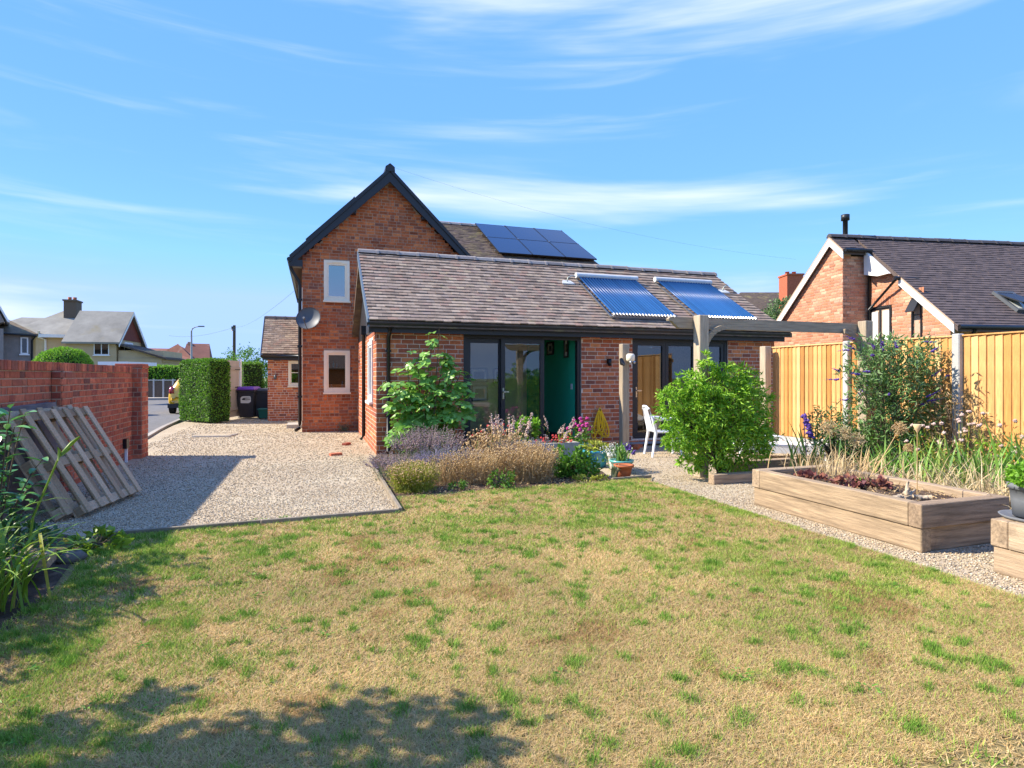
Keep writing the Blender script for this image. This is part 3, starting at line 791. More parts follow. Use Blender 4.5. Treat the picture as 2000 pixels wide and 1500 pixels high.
rl.build('panel_rail', 'steel', house)
Ls = Vector((2.5, 0, APZ - EAZ + 0.10)).normalized()
t = pv_panel('solar_panel', 'solar panel standing proud of the left slope of the gabled roof', Vector((-0.60, GY + 1.75, EAZ - 0.10)) + Ls * 0.65 + Vector((-Ls.z, 0, Ls.x)) * 0.10, (0, -1, 0), Ls, 1.5, 1.75, None)

# porch wing on the left side of the house
PY = 20.6
porch = thing('brick_porch', 'small brick side porch with tiled roof and white window beside the bins', 'porch', (-0.9, PY, 0))
brick_wall(porch, 'porch_wall', (-1.45, PY, 0), (1, 0, 0), 1.15, 2.06, 'brick_extension', 'mortar_pale', course=0.078, openings=[(0.62, 1.14, 1.14, 1.96)], n_ind=0)
MB().box(-1.45, -1.22, PY + 0.24, 24.4, 0, 2.06, 0.3).build('porch_side', 'mortar_pale', porch)
window_part(porch, (-0.83, PY, 1.14), (1, 0, 0), 0.52, 0.82, 'white_upvc', 'glass', 0.06, 0.025, trans=(0.43,))
recess(porch, (-1.2, PY + 0.25, 0.9), (1, 0, 0), 0.9, 1.1, 1.2, 'dark_floor')
tile_roof(porch, 'porch_roof', (-1.62, PY - 0.22, 2.16), (1, 0, 0), (0, 1, 0), 1.34, straight(1.55, 1.30), 0.115, 0.165, 'roof_tile', 'roof_tile_old', 0)
ridge_tiles(porch, (-1.62, PY + 1.34, 3.50), (-0.28, PY + 1.34, 3.50), 'ridge_tile_dark', 4, 0.10)
MB().box(-1.60, -0.3, PY - 0.20, PY - 0.02, 1.98, 2.10, 0.2).build('fascia', 'anthracite', porch)
g_ = MB(); g_.tube([(-1.62, PY - 0.26, 2.10), (-0.36, PY - 0.26, 2.10)], 0.05, 8); g_.build('gutter', 'black_plastic', porch)
MB().prism([(PY - 0.24, 2.06), (PY + 1.34, 3.40), (PY + 1.34, 3.52), (PY - 0.24, 2.19)], 'x', -1.655, -1.625, 0.2).build('verge_board', 'anthracite', porch)
lp = thing('wall_lamp', 'small grey cylinder lamp on the porch brickwork', 'lamp', (-1.22, PY - 0.06, 1.42))
MB().lathe([(0, -0.07), (0.04, -0.07), (0.04, 0.07), (0, 0.07)], (-1.22, PY - 0.07, 1.42), 12).build('body', 'dish', lp)
MB().box(-1.24, -1.20, PY - 0.05, PY, 1.39, 1.45).build('bracket', 'dish', lp)
st_ = MB().box(-0.75, -0.32, 17.5, 18.4, 0.0, 0.10, 0.3); tag(st_.build('paving_slab', 'kerb'), 'pale paving slab step beside the left corner of the house', 'slab')

# satellite dish
dish = thing('satellite_dish', 'grey satellite dish on the left corner of the house', 'satellite dish', (-0.2, GY, 2.85))
dc = Vector((-0.14, GY - 0.36, 2.90)); dn = Vector((-0.32, -0.90, 0.34)).normalized()
dx = dn.cross(Vector((0, 0, 1))).normalized(); dz = dx.cross(dn)
dm = MB(); rings = 7; seg = 28; v = []
for side in (0, 1):
    for i in range(rings + 1):
        for k in range(seg):
            th = 6.2832 * k / seg; q = i / rings
            v.append(dc + dx * math.cos(th) * 0.31 * q + dz * math.sin(th) * 0.30 * q + dn * (0.085 * q * q - 0.012 * side))
f = []
for side in (0, 1):
    o_ = side * (rings + 1) * seg
    for i in range(rings):
        for k in range(seg):
            q = (o_ + i * seg + k, o_ + i * seg + (k + 1) % seg, o_ + (i + 1) * seg + (k + 1) % seg, o_ + (i + 1) * seg + k)
            f.append(q if side else q[::-1])
o_ = (rings + 1) * seg
f += [(rings * seg + k, rings * seg + (k + 1) % seg, o_ + rings * seg + (k + 1) % seg, o_ + rings * seg + k) for k in range(seg)]
dm.add(v, f, 0.2, True); dm.build('reflector', 'dish', dish)
fp = dc + dn * 0.36 - dz * 0.12
am = MB(); am.tube([dc - dz * 0.29 + dn * 0.05, fp - dz * 0.04], 0.011, 8); am.tube([dc - dn * 0.02, dc - dn * 0.14 + Vector((0.04, 0, -0.03)), Vector((-0.05, GY, 2.82))], 0.018, 8); am.build('arm', 'dish', dish)
MB().tube([fp, fp - dn * 0.10], [0.03, 0.022], 10).build('receiver_head', 'grey_pot', dish)
MB().box(-0.12, 0.02, GY - 0.02, GY, 2.73, 2.92).build('wall_bracket', 'dish', dish)

# ================================================================ single storey extension
FY = 11.13
ext = thing('brick_extension', 'single storey brick extension with tiled roof and black glazed doors', 'house extension', (5.6, FY, 0))
D1 = (2.73, 5.24); D2 = (6.44, 8.90)
X0, X1 = 1.08, 10.2
brick_wall(ext, 'front_wall', (X0, FY, 0), (1, 0, 0), X1 - X0, 2.30, 'brick_extension', 'mortar_pale', openings=[(D1[0] - X0, D1[1] - X0, 0.06, 2.30), (D2[0] - X0, D2[1] - X0, 0.11, 2.30)], n_ind=300, depth=0.28, bond='stretcher')
brick_wall(ext, 'side_wall', (X0 - 0.003, GY - 0.26, 0), (0, -1, 0), GY - FY - 0.264, 2.30, 'brick_extension', 'mortar_pale', openings=[(3.29, 4.19, 0.95, 2.16)], n_ind=0, depth=0.28, bond='stretcher')
window_part(ext, (X0, 12.65, 0.95), (0, -1, 0), 0.90, 1.21, 'white_paint', 'glass', 0.075, 0.035)
MB().box(X1 - 0.26, X1, FY + 0.285, GY, 0, 2.3, 0.3).build('end_wall', 'mortar_pale', ext)
# inside: floor, ceiling, back wall, the green partition
MB().box(X0 + 0.285, X1 - 0.27, FY + 0.0, GY - 0.05, 0.0, 0.055, 0.3).build('floor', 'dark_floor', ext)
MB().box(X0 + 0.29, X1 - 0.27, FY + 0.29, GY - 0.05, 2.36, 2.40, 0.3).build('room_ceiling', 'ceiling', ext)
MB().box(X0 + 0.29, X1 - 0.27, GY - 0.25, GY - 0.06, 0.06, 2.35, 0.3).build('back_wall', 'cream_wall', ext)
MB().box(5.235, 5.42, FY + 0.286, GY - 0.3, 0.056, 2.35, 0.3).build('green_partition', 'green_wall', ext)
MB().box(2.6, 5.23, FY + 3.3, FY + 3.4, 0.056, 2.35, 0.3).build('inner_wall', 'cream_wall', ext)
MB().box(5.215, 5.233, FY + 0.29, FY + 3.25, 0.06, 0.16, 0.3).build('skirting', 'dish', ext)
sw = MB().box(5.222, 5.234, FY + 0.42, FY + 0.50, 1.17, 1.29, 0.3); sw.build('light_switch', 'white_plastic', ext)
for (y0, w, z0, h, lab) in ((FY + 0.62, 0.22, 1.86, 0.42, 'small framed picture on the green inner wall nearest the doorway'), (FY + 1.45, 0.40, 1.95, 0.30, 'framed picture hung high on the green inner wall further in')):
    pc = thing('framed_picture', lab, 'picture', (5.22, y0, z0))
    fr = MB(); fr.box(5.205, 5.233, y0, y0 + w, z0, z0 + 0.03); fr.box(5.205, 5.233, y0, y0 + w, z0 + h - 0.03, z0 + h); fr.box(5.205, 5.233, y0, y0 + 0.03, z0 + 0.03, z0 + h - 0.03); fr.box(5.205, 5.233, y0 + w - 0.03, y0 + w, z0 + 0.03, z0 + h - 0.03)
    fr.build('frame', 'black_plastic', pc)
    MB().box(5.222, 5.232, y0 + 0.03, y0 + w - 0.03, z0 + 0.03, z0 + h - 0.03).build('mount', 'white_paint', pc)
    MB().box(5.218, 5.2215, y0 + w * 0.32, y0 + w * 0.68, z0 + h * 0.3, z0 + h * 0.7).build('print', 'picture', pc)
k = 0
for (x, z, w, h, lab) in ((3.15, 1.15, 0.42, 0.52, 'leftmost framed picture on the cream wall behind the sliding doors'), (3.72, 1.30, 0.45, 0.36, 'wide framed picture on the cream wall behind the sliding doors'), (3.75, 0.82, 0.42, 0.40, 'lowest framed picture on the cream wall behind the sliding doors'), (4.32, 1.28, 0.24, 0.38, 'narrow framed picture on the cream wall behind the sliding doors')):
    yb = FY + 3.3; pc = thing('framed_picture', lab, 'picture', (x, yb, z), group='pictures on the cream wall')
    fr = MB(); fr.box(x, x + w, yb - 0.03, yb, z, z + 0.025); fr.box(x, x + w, yb - 0.03, yb, z + h - 0.025, z + h); fr.box(x, x + 0.025, yb - 0.03, yb, z + 0.025, z + h - 0.025); fr.box(x + w - 0.025, x + w, yb - 0.03, yb, z + 0.025, z + h - 0.025)
    fr.build('frame', 'black_plastic', pc)
    MB().box(x + 0.025, x + w - 0.025, yb - 0.012, yb - 0.002, z + 0.025, z + h - 0.025).build('mount', 'white_paint', pc)
    MB().box(x + 0.09, x + w - 0.09, yb - 0.016, yb - 0.0125, z + 0.09, z + h - 0.09).build('print', 'picture', pc)
# glazed doors
def door_frame(name, x0, x1, z0, z1, y, outer=0.075):
    mb = MB(); mb.box(x0, x0 + outer, y, y + 0.12, z0, z1, 0.2); mb.box(x1 - outer, x1, y, y + 0.12, z0, z1, 0.2)
    mb.box(x0 + outer, x1 - outer, y + 0.002, y + 0.118, z1 - outer, z1, 0.2); mb.box(x0 + outer, x1 - outer, y + 0.002, y + 0.118, z0, z0 + 0.045, 0.2)
    return mb.build(name, 'anthracite', ext)
def door_leaf(parent, x0, x1, z0, z1, y, fw=0.085, handle=None):
    mb = MB(); mb.box(x0, x0 + fw, y, y + 0.07, z0, z1, 0.2); mb.box(x1 - fw, x1, y, y + 0.07, z0, z1, 0.2)
    mb.box(x0 + fw, x1 - fw, y + 0.002, y + 0.068, z1 - fw, z1, 0.2); mb.box(x0 + fw, x1 - fw, y + 0.002, y + 0.068, z0, z0 + fw * 1.15, 0.2)
    lf = mb.build('door_leaf', 'anthracite', parent)
    p = MB(); p.add([(x0 + fw - 0.004, y + 0.03, z0 + fw), (x1 - fw + 0.004, y + 0.03, z0 + fw), (x1 - fw + 0.004, y + 0.03, z1 - fw + 0.004), (x0 + fw - 0.004, y + 0.03, z1 - fw + 0.004)], [(0, 1, 2, 3)], 0.3)
    p.build('pane', 'glass', parent)
    if handle is not None:
        h = MB(); h.box(handle - 0.015, handle + 0.015, y - 0.012, y, 1.0, 1.22, 0.2); h.box(handle - 0.011, handle + 0.011, y - 0.06, y - 0.012, 1.13, 1.155, 0.2); h.box(handle - 0.010, handle + 0.10, y - 0.066, y - 0.045, 1.128, 1.157, 0.2)
        h.build('handle', 'steel', parent)
    return lf
sd = door_frame('sliding_door', D1[0], D1[1], 0.06, 2.27, FY + 0.03)
door_leaf(sd, D1[0] + 0.078, 3.56, 0.106, 2.193, FY + 0.085)
door_leaf(sd, 3.50, 4.42, 0.106, 2.193, FY + 0.012, handle=3.545)
bf = door_frame('bifold_door', D2[0], D2[1], 0.11, 2.27, FY + 0.03)
lw = (D2[1] - D2[0] - 0.156) / 3
for k in range(3):
    a = D2[0] + 0.078 + k * lw
    door_leaf(bf, a + 0.003, a + lw - 0.003, 0.156, 2.193, FY + 0.045, 0.075, handle=(a + 0.04) if k == 0 else None)
# eaves, roof
MB().box(X0 - 0.16, X1 + 0.10, FY - 0.22, FY - 0.19, 2.25, 2.42, 0.2).build('fascia', 'anthracite', ext)
MB().box(X0 - 0.155, X1 + 0.095, FY - 0.187, FY + 0.28, 2.302, 2.32, 0.2).build('soffit', 'anthracite', ext)
MB().box(X0, X1, FY + 0.01, FY + 0.28, 2.27, 2.301, 0.2).build('head_trim', 'anthracite', ext)
gt = MB(); v = []; n_ = 9
for x in (X0 - 0.20, X1 + 0.14):
    for i in range(n_):
        th = math.pi + math.pi * i / (n_ - 1); v.append((x, FY - 0.285 + 0.062 * math.cos(th), 2.415 + 0.062 * math.sin(th)))
    for i in range(n_):
        th = 2 * math.pi - math.pi * i / (n_ - 1); v.append((x, FY - 0.285 + 0.056 * math.cos(th), 2.415 + 0.056 * math.sin(th)))
m_ = 2 * n_
gt.add(v, [(i, (i + 1) % m_, m_ + (i + 1) % m_, m_ + i) for i in range(m_)] + [tuple(range(n_)), tuple(range(m_, m_ + n_))], 0.2); gt.build('gutter', 'black_plastic', ext)
for x in np.arange(X0 + 0.3, X1, 0.95): piece('gutter_bracket', (0.03, 0.10, 0.04), (x, FY - 0.26, 2.355), 'black_plastic', ext, bevel=0)
RUN, RISE = 2.78, 1.76
def ext_prof(s):
    L = math.hypot(RUN, RISE)
    if s is None: return L
    q = s / L; sag = 0.055 * math.sin(math.pi * min(1, q)) + 0.05 * max(0, 1 - q / 0.35) ** 2 * 0
    return (RUN * q, RISE * q - sag)
RX0, RX1 = X0 - 0.16, X1 + 0.22
ext_roof, EP = tile_roof(ext, 'roof', (RX0, FY - 0.33, 2.44), (1, 0, 0), (0, 1, 0), RX1 - RX0, ext_prof, 0.148, 0.168, 'roof_tile', 'roof_tile_old', 300)
MB().prism([(FY + 2.45, 4.20), (GY - 0.02, 2.6), (GY - 0.02, 2.5), (FY + 2.45, 4.08)], 'x', RX0 + 0.012, RX1 - 0.012, 0.2).build('roof_back', 'roof_tile_old', ext)
ridge_tiles(ext, (RX0 - 0.01, FY + 2.45, 4.275), (RX1, FY + 2.45, 4.275), 'ridge_tile', 21, 0.105)
vb = MB()
for (dx, zt, zb) in ((-0.028, 0.045, -0.10),):
    n_ = 10
    for i in range(n_):
        a = EP(ext_prof(None) * i / n_, 0); b = EP(ext_prof(None) * (i + 1) / n_, 0)
        v = [(a.x + q, p.y, p.z + z) for q in (dx, 0.006) for p, z in ((a, zb), (b, zb), (b, zt), (a, zt))]
        vb.add(v, [(0, 1, 2, 3), (7, 6, 5, 4), (3, 2, 6, 7), (0, 4, 5, 1), (0, 3, 7, 4), (1, 5, 6, 2)], 0.3)
vb.build('verge_trim', 'anthracite_edge', ext)
MB().prism([(FY - 0.19, 2.24), (FY - 0.19, 2.42), (FY + 0.35, 2.75), (FY + 0.35, 2.24)], 'x', X0 - 0.16, X0 - 0.13, 0.2).build('eaves_end_board', 'anthracite', ext)
bp = MB(); bp.prism([(FY - 0.25, 2.28), (FY + 2.45, 4.0), (FY + 2.45, 4.2), (FY - 0.25, 2.46)], 'x', X0 - 0.155, X0 - 0.12, 0.2); bp.build('barge_board', 'anthracite', ext)
gwall = MB(); gwall.prism([(FY + 0.01, 2.301), (GY - 0.1, 2.301), (GY - 0.1, 2.45), (FY + 2.45, 4.02), (FY + 0.01, 2.38)], 'x', X0 + 0.01, X0 + 0.2, 0.3); gwall.build('gable_infill', 'anthracite', ext)
gw2 = MB(); gw2.prism([(FY + 0.01, 2.301), (GY - 0.1, 2.301), (GY - 0.1, 2.45), (FY + 2.45, 4.02), (FY + 0.01, 2.38)], 'x', X1 - 0.2, X1 - 0.01, 0.3); gw2.build('gable_infill', 'brick_extension', ext)
dp = MB(); dp.tube([(X0 + 0.22, FY - 0.28, 2.36), (X0 + 0.22, FY - 0.2, 2.26), (X0 + 0.21, FY - 0.05, 2.18), (X0 + 0.21, FY - 0.05, 0.06)], 0.036, 10)
for z in (0.7, 1.9): dp.box(X0 + 0.16, X0 + 0.26, FY - 0.08, FY - 0.011, z, z + 0.04)
dp.build('downpipe', 'black_plastic', ext)
dp = MB(); dp.tube([(X0 - 0.06, 13.4, 2.42), (X0 - 0.06, 13.4, 0.14), (X0 - 0.12, 13.36, 0.06)], 0.04, 10)
dp.box(X0 - 0.12, X0 + 0.0, 13.28, 13.52, 2.36, 2.56); dp.build('downpipe', 'black_plastic', ext)

# evacuated tube solar collectors on the extension roof
es = (EP(2.0, 0) - EP(0.6, 0)).normalized(); en_ = Vector((1, 0, 0)).cross(es)
def collector(label, x0, s0, s1, w, n, bottom):
    base = EP(s0, x0 - RX0) + en_ * 0.10
    t = thing('solar_collector', label, 'solar collector', base, 0, 'tube solar collectors on the extension roof'); t.rotation_euler = Matrix((Vector((1, 0, 0)), es, en_)).transposed().to_euler()
    L = s1 - s0; pitch = (w - 0.06) / n
    key = ('tube', round(L, 2))
    if key not in PIECE:
        mb = MB(); mb.tube([(0, 0.0, 0), (0, L - 0.06, 0)], 0.024, 10, 0.0)
        me = bpy.data.meshes.new('tube'); me.from_pydata(mb.v, [], mb.f); me.polygons.foreach_set('use_smooth', mb.s); me.materials.append(MATS['solar_tube']); PIECE[key] = me
    if 'tubecap' not in PIECE:
        mb = MB(); mb.tube([(0, -0.045, 0), (0, 0.02, 0)], [0.026, 0.031], 10, 0.0)
        me = bpy.data.meshes.new('tube_cap'); me.from_pydata(mb.v, [], mb.f); me.materials.append(MATS['steel']); PIECE['tubecap'] = me
    for i in range(n):
        x = 0.03 + pitch * (i + 0.5)
        o = obj('glass_tube', PIECE[key], t, (x, 0.02, 0.03))
        obj('end_cap', PIECE['tubecap'], t, (x, 0.0, 0.03))
    mb = MB()
    n_ = 12; v = [(x, L + 0.01 + 0.075 * math.cos(6.2832 * k / n_), 0.05 + 0.065 * math.sin(6.2832 * k / n_)) for x in (-0.02, w + 0.02) for k in range(n_)]
    mb.add(v, [(k, (k + 1) % n_, n_ + (k + 1) % n_, n_ + k) for k in range(n_)] + [tuple(range(n_))[::-1], tuple(range(n_, 2 * n_))], 0.3); mb.build('manifold', 'lead_flash', t, True)
    fr = MB(); fr.box(-0.012, 0.018, -0.03, L, -0.05, -0.01); fr.box(w - 0.018, w + 0.012, -0.03, L, -0.05, -0.01); fr.box(0, w, -0.05, -0.02, -0.05, 0.004)
    fr.build('mounting_frame', 'steel', t, True)
    return t
collector('left tube solar collector with blue glass tubes on the extension roof', 5.93, 0.45, 2.50, 1.62, 20, True)
collector('right tube solar collector with blue glass tubes above the pergola beam', 8.12, 0.50, 2.55, 1.63, 20, True)
for (x, s, lab) in ((5.62, 2.28, 'white lead flashing with pipe tails left of the solar collectors'), (9.98, 2.25, 'white lead flashing right of the solar collectors')):
    p = EP(s, x - RX0) + en_ * 0.05
    t = thing('roof_flashing', lab, 'flashing', p)
    fl = MB(); fl.add([p + Vector((a, 0, 0)) + es * b + en_ * (0.012 if i < 4 else -0.02) for i, (a, b) in enumerate([(-0.16, -0.09), (0.16, -0.09), (0.11, 0.09), (-0.09, 0.09)] * 2)], [(0, 1, 2, 3), (0, 4, 5, 1), (1, 5, 6, 2), (2, 6, 7, 3), (3, 7, 4, 0)], 0.3); fl.build('flashing_sheet', 'lead_flash', t)
    tb = MB(); tb.tube([p + es * 0.02, p + en_ * 0.10 + es * 0.03, p + en_ * 0.12 + es * 0.12 + Vector((0.12, 0, 0)), p + es * 0.20 + en_ * 0.08 + Vector((0.26, 0, 0))], 0.016, 6); tb.build('pipe', 'galvanised', t)
# ================================================================ left garden wall
gw = thing('garden_wall', 'red brick garden wall with brick coping and piers along the drive', 'wall', (-3.15, 8.2, 0))
brick_wall(gw, 'wall_face', (-3.05, 6.3, 0), (0, 1, 0), 5.65, 1.515, 'brick_wall', 'mortar_old', n_ind=230, depth=0.215, blen=0.228, course=0.0842, bond='garden')
brick_wall(gw, 'middle_pier', (-2.945, 8.58, 0), (0, 1, 0), 0.35, 1.515, 'brick_wall', 'mortar_old', n_ind=20, depth=0.10, course=0.0842)
brick_wall(gw, 'middle_pier_side', (-3.04, 8.576, 0), (1, 0, 0), 0.095, 1.515, 'brick_wall', 'mortar_old', n_ind=0, depth=0.05, course=0.0842)
brick_wall(gw, 'end_pier', (-2.90, 11.93, 0), (0, 1, 0), 0.40, 1.60, 'brick_wall', 'mortar_old', n_ind=25, depth=0.10, course=0.0842)
brick_wall(gw, 'end_pier_side', (-3.30, 11.926, 0), (1, 0, 0), 0.397, 1.60, 'brick_wall', 'mortar_old', n_ind=25, depth=0.40, course=0.0842)
for y in np.arange(6.34, 11.9, 0.0775):
    piece('coping_brick', (0.255, 0.0665, 0.105), (-3.155 + rnd.uniform(-0.003, 0.003), y, 1.569 + rnd.uniform(-0.002, 0.002)), 'brick_wall', gw, bevel=0.004)
MB().box(-3.26, -3.06, 6.3, 11.92, 1.50, 1.605, 0.3).build('coping_mortar', 'mortar_old', gw)
for k in range(2): piece('pier_cap_slab', (0.44 - 0.02 * k, 0.42 - 0.02 * k, 0.035), (-3.10, 12.13, 1.619 + 0.036 * k), 'brick_wall', gw)
MB().prism([(6.3, 0), (9.0, 0), (9.0, 0.2), (8.45, 1.14), (6.3, 1.12)], 'x', -3.038, -2.955, 0.3).build('rendered_plinth', 'plinth', gw)
ab = thing('vent_cover', 'small black vent cover low on the garden wall by the end pier', 'vent', (-2.99, 11.4, 0.3))
MB().box(-3.04, -2.985, 11.38, 11.52, 0.24, 0.40).build('cover', 'black_plastic', ab)
MB().box(-3.04, -3.0, 11.47, 11.50, 0.0, 0.24).build('pipe', 'white_plastic', ab)

# pallets leaning on the wall
def pallet(label, P, W, V, slats):
    P = Vector(P); W = Vector(W).normalized(); V = (Vector(V) - W * Vector(V).dot(W)).normalized(); Nn = W.cross(V)
    t = thing('wooden_pallet', label, 'pallet', P, 0, 'pallets leaning on the garden wall'); t.rotation_euler = Matrix((W, V, Nn)).transposed().to_euler()
    for i, x in enumerate(slats):
        piece('slat', (0.088, 1.2, 0.02), (x, 0.6, 0.132), 'timber_pallet', t, (0, 0, rnd.uniform(-0.008, 0.008)), 0.003, True)
    for y in (0.055, 0.6, 1.145):
        piece('cross_board', (1.2, 0.095, 0.02), (0.6, y, 0.111), 'timber_pallet', t, (0, 0, 0), 0.003, True)
        for x in (0.06, 0.6, 1.14): piece('block', (0.10, 0.095, 0.078), (x, y, 0.0605), 'timber_pallet', t, (0, 0, 0), 0.003, True)
    for x in (0.06, 0.6, 1.14): piece('base_board', (0.098, 1.2, 0.02), (x, 0.6, 0.011), 'timber_pallet', t, (0, 0, 0), 0.003, True)
    return t
Wd = Vector((0.164, 0.986, 0)); Vd = Vector((-0.60, 0.10, 1.03))
Nn_ = Wd.cross(Vd.normalized())
pallet('front weathered wooden pallet with six slats leaning on the garden wall', Vector((-2.30, 7.10, 0.0)) - Nn_ * 0.02, Wd, Vd, (0.05, 0.30, 0.52, 0.74, 0.95, 1.15))
pallet('darker wooden pallet tucked behind the front pallet against the wall', Vector((-2.46, 6.98, 0.0)), Wd, Vd + Vector((0.03, 0, 0.0)), (0.05, 0.33, 0.60, 0.87, 1.15))

# ================================================================ hedge-side gate, bins
def bin_(label, loc, rz, body, lid, h=1.0, w=0.56, d=0.66, mark=False, grp='wheelie bins'):
    t = thing('wheelie_bin', label, 'bin', loc, rz, grp)
    b = MB(); wb, db = w * 0.80, d * 0.72
    prof = [(wb / 2, -db / 2, 0.05), (w / 2, -d / 2, h * 0.92)]
    def ring(ww, dd, z, y0=0): return [(-ww / 2, -dd / 2 + y0, z), (ww / 2, -dd / 2 + y0, z), (ww / 2, dd / 2 + y0, z), (-ww / 2, dd / 2 + y0, z)]
    v = ring(wb, db, 0.04) + ring(wb + 0.02, db + 0.02, 0.12) + ring(w - 0.03, d - 0.03, h * 0.84) + ring(w + 0.01, d + 0.01, h * 0.86) + ring(w + 0.01, d + 0.01, h * 0.92)
    f = [(0, 3, 2, 1)] + [(i * 4 + k, i * 4 + (k + 1) % 4, i * 4 + 4 + (k + 1) % 4, i * 4 + 4 + k) for i in range(4) for k in range(4)] + [(16, 17, 18, 19)]
    b.add(v, f, 0.3); b.build('body', body, t, True)
    l = MB(); v = ring(w + 0.05, d + 0.06, h * 0.925, -0.01) + ring(w + 0.05, d + 0.06, h * 0.955, -0.01) + ring(w - 0.06, d - 0.10, h * 1.03, 0.02)
    l.add(v, [(0, 3, 2, 1), (8, 9, 10, 11)] + [(i * 4 + k, i * 4 + (k + 1) % 4, i * 4 + 4 + (k + 1) % 4, i * 4 + 4 + k) for i in range(2) for k in range(4)], 0.3); l.build('lid', lid, t, True)
    hd = MB(); hd.tube([(-w / 2 + 0.04, d / 2 + 0.06, h * 0.93), (w / 2 - 0.04, d / 2 + 0.06, h * 0.93)], 0.02, 8); hd.build('handle', body, t, True)
    for sx in (-1, 1):
        wh = MB(); wh.tube([(sx * (wb / 2 + 0.0), db / 2 + 0.02, 0.1), (sx * (wb / 2 + 0.06), db / 2 + 0.02, 0.1)], 0.1, 14); wh.build('wheel', 'tyre', t, True)
    if mark:
        def pt(x, z):
            y = -(db + 0.02) / 2 + ((z - 0.12) / (h * 0.84 - 0.12)) * (-(d - 0.03) / 2 + (db + 0.02) / 2)
            return (x, y - 0.004, z)
        m = MB(); pts = []
        for k in range(9): a = math.pi / 2 + math.pi / 2 * k / 8; pts.append((-0.07 + 0.10 * math.cos(a), 0.68 + 0.09 * math.sin(a)))
        for k in range(5): a = math.pi + math.pi / 2 * k / 4; pts.append((-0.14 + 0.03 * math.cos(a), 0.56 + 0.03 * math.sin(a)))
        pts += [(0.10, 0.53), (0.17, 0.58), (0.175, 0.70), (0.165, 0.755), (0.14, 0.77)]
        m.add([pt(*p) for p in pts], [tuple(range(len(pts)))[::-1]], 0.3); m.build('council_logo', 'white_paint', t, True)
        m = MB(); s = [(-0.13, 0.665), (-0.06, 0.715), (0.02, 0.72), (0.15, 0.715), (0.15, 0.70), (0.02, 0.69), (-0.04, 0.68), (0.0, 0.655), (0.15, 0.665), (0.15, 0.645), (-0.02, 0.635), (-0.10, 0.64)]
        m.add([(lambda q: (q[0], q[1] - 0.003, q[2]))(pt(*p)) for p in s], [tuple(range(len(s)))[::-1]], 0.3); m.build('logo_swoosh', 'bin_grey', t, True)
    return t
bin_('dark grey wheelie bin with purple lid and white logo beside the hedge', (-2.18, 22.3, 0), R(-14), 'bin_grey', 'bin_purple', 1.06, mark=True)
bin_('dark bin behind the purple lidded bin against the porch', (-1.72, 22.5, 0), R(-8), 'bin_grey', 'bin_grey', 1.0)
bin_('low green box bin on the ground beside the porch wall', (-1.60, 21.6, 0), R(-8), 'bin_green', 'bin_green', 0.36, 0.40, 0.36, grp=None)

gate = thing('garden_gate', 'pale weathered boarded gate standing open between the hedges', 'gate', (-2.72, 21.15, 0))
ga = Vector((-2.78, 21.25, 0)); gb = Vector((-2.50, 22.35, 0)); gd = (gb - ga).normalized(); gl = (gb - ga).length
rz = math.atan2(gd.y, gd.x); gn = Vector((gd.y, -gd.x, 0))
nb = 9
for i in range(nb):
    p = ga + gd * gl * (i + 0.5) / nb
    piece('board', (gl / nb - 0.006, 0.022, 1.90 - 0.0 * i), (p.x, p.y, 0.08 + 0.95), 'timber_gate', gate, (0, 0, rz), 0.003)
for z in (0.35, 1.05, 1.72):
    p = ga + gd * gl / 2 + gn * 0.035; piece('ledge', (gl * 0.96, 0.03, 0.10), (p.x, p.y, z), 'timber_gate', gate, (0, 0, rz))
for z in (1.08, 1.68):
    p = ga + gd * (gl - 0.25) + gn * 0.056; piece('hinge_strap', (0.42, 0.008, 0.035), (p.x, p.y, z), 'black_plastic', gate, (0, 0, rz), 0.001)
p = gb + gd * 0.07; piece('post', (0.10, 0.10, 2.05), (p.x, p.y, 1.025), 'white_paint', gate, (0, 0, rz))

# drain cover and bits on the gravel
dcv = thing('drain_cover', 'flat weathered drain cover set in the drive gravel', 'drain cover', (-2.3, 15.85, 0))
piece('frame', (0.86, 0.62, 0.03), (-2.3, 15.9, 0.012), 'kerb', dcv, (0, 0, R(-12)))
piece('lid', (0.76, 0.52, 0.02), (-2.3, 15.9, 0.024), 'gravel', dcv, (0, 0, R(-12)))
for (x, y, rz, lab) in ((0.36, 11.25, 20, 'loose red brick lying on the gravel nearest the flower bed'), (0.63, 12.9, 60, 'loose red brick on the gravel nearer the house wall')):
    tag(piece('loose_brick', (0.215, 0.10, 0.05), (x, y, 0.022), 'brick_wall', None, (0, 0, R(rz))), lab, 'brick')
for (x, y, z, rz, lab) in ((6.22, 10.55, 0.035, 10, 'loose orange brick under the bifold door corner, lying flat'), (6.05, 10.3, 0.035, 50, 'loose orange brick at the foot of the timber post')):
    tag(piece('loose_brick', (0.215, 0.10, 0.065), (x, y, z), 'terracotta', None, (0, 0, R(rz))), lab, 'brick')

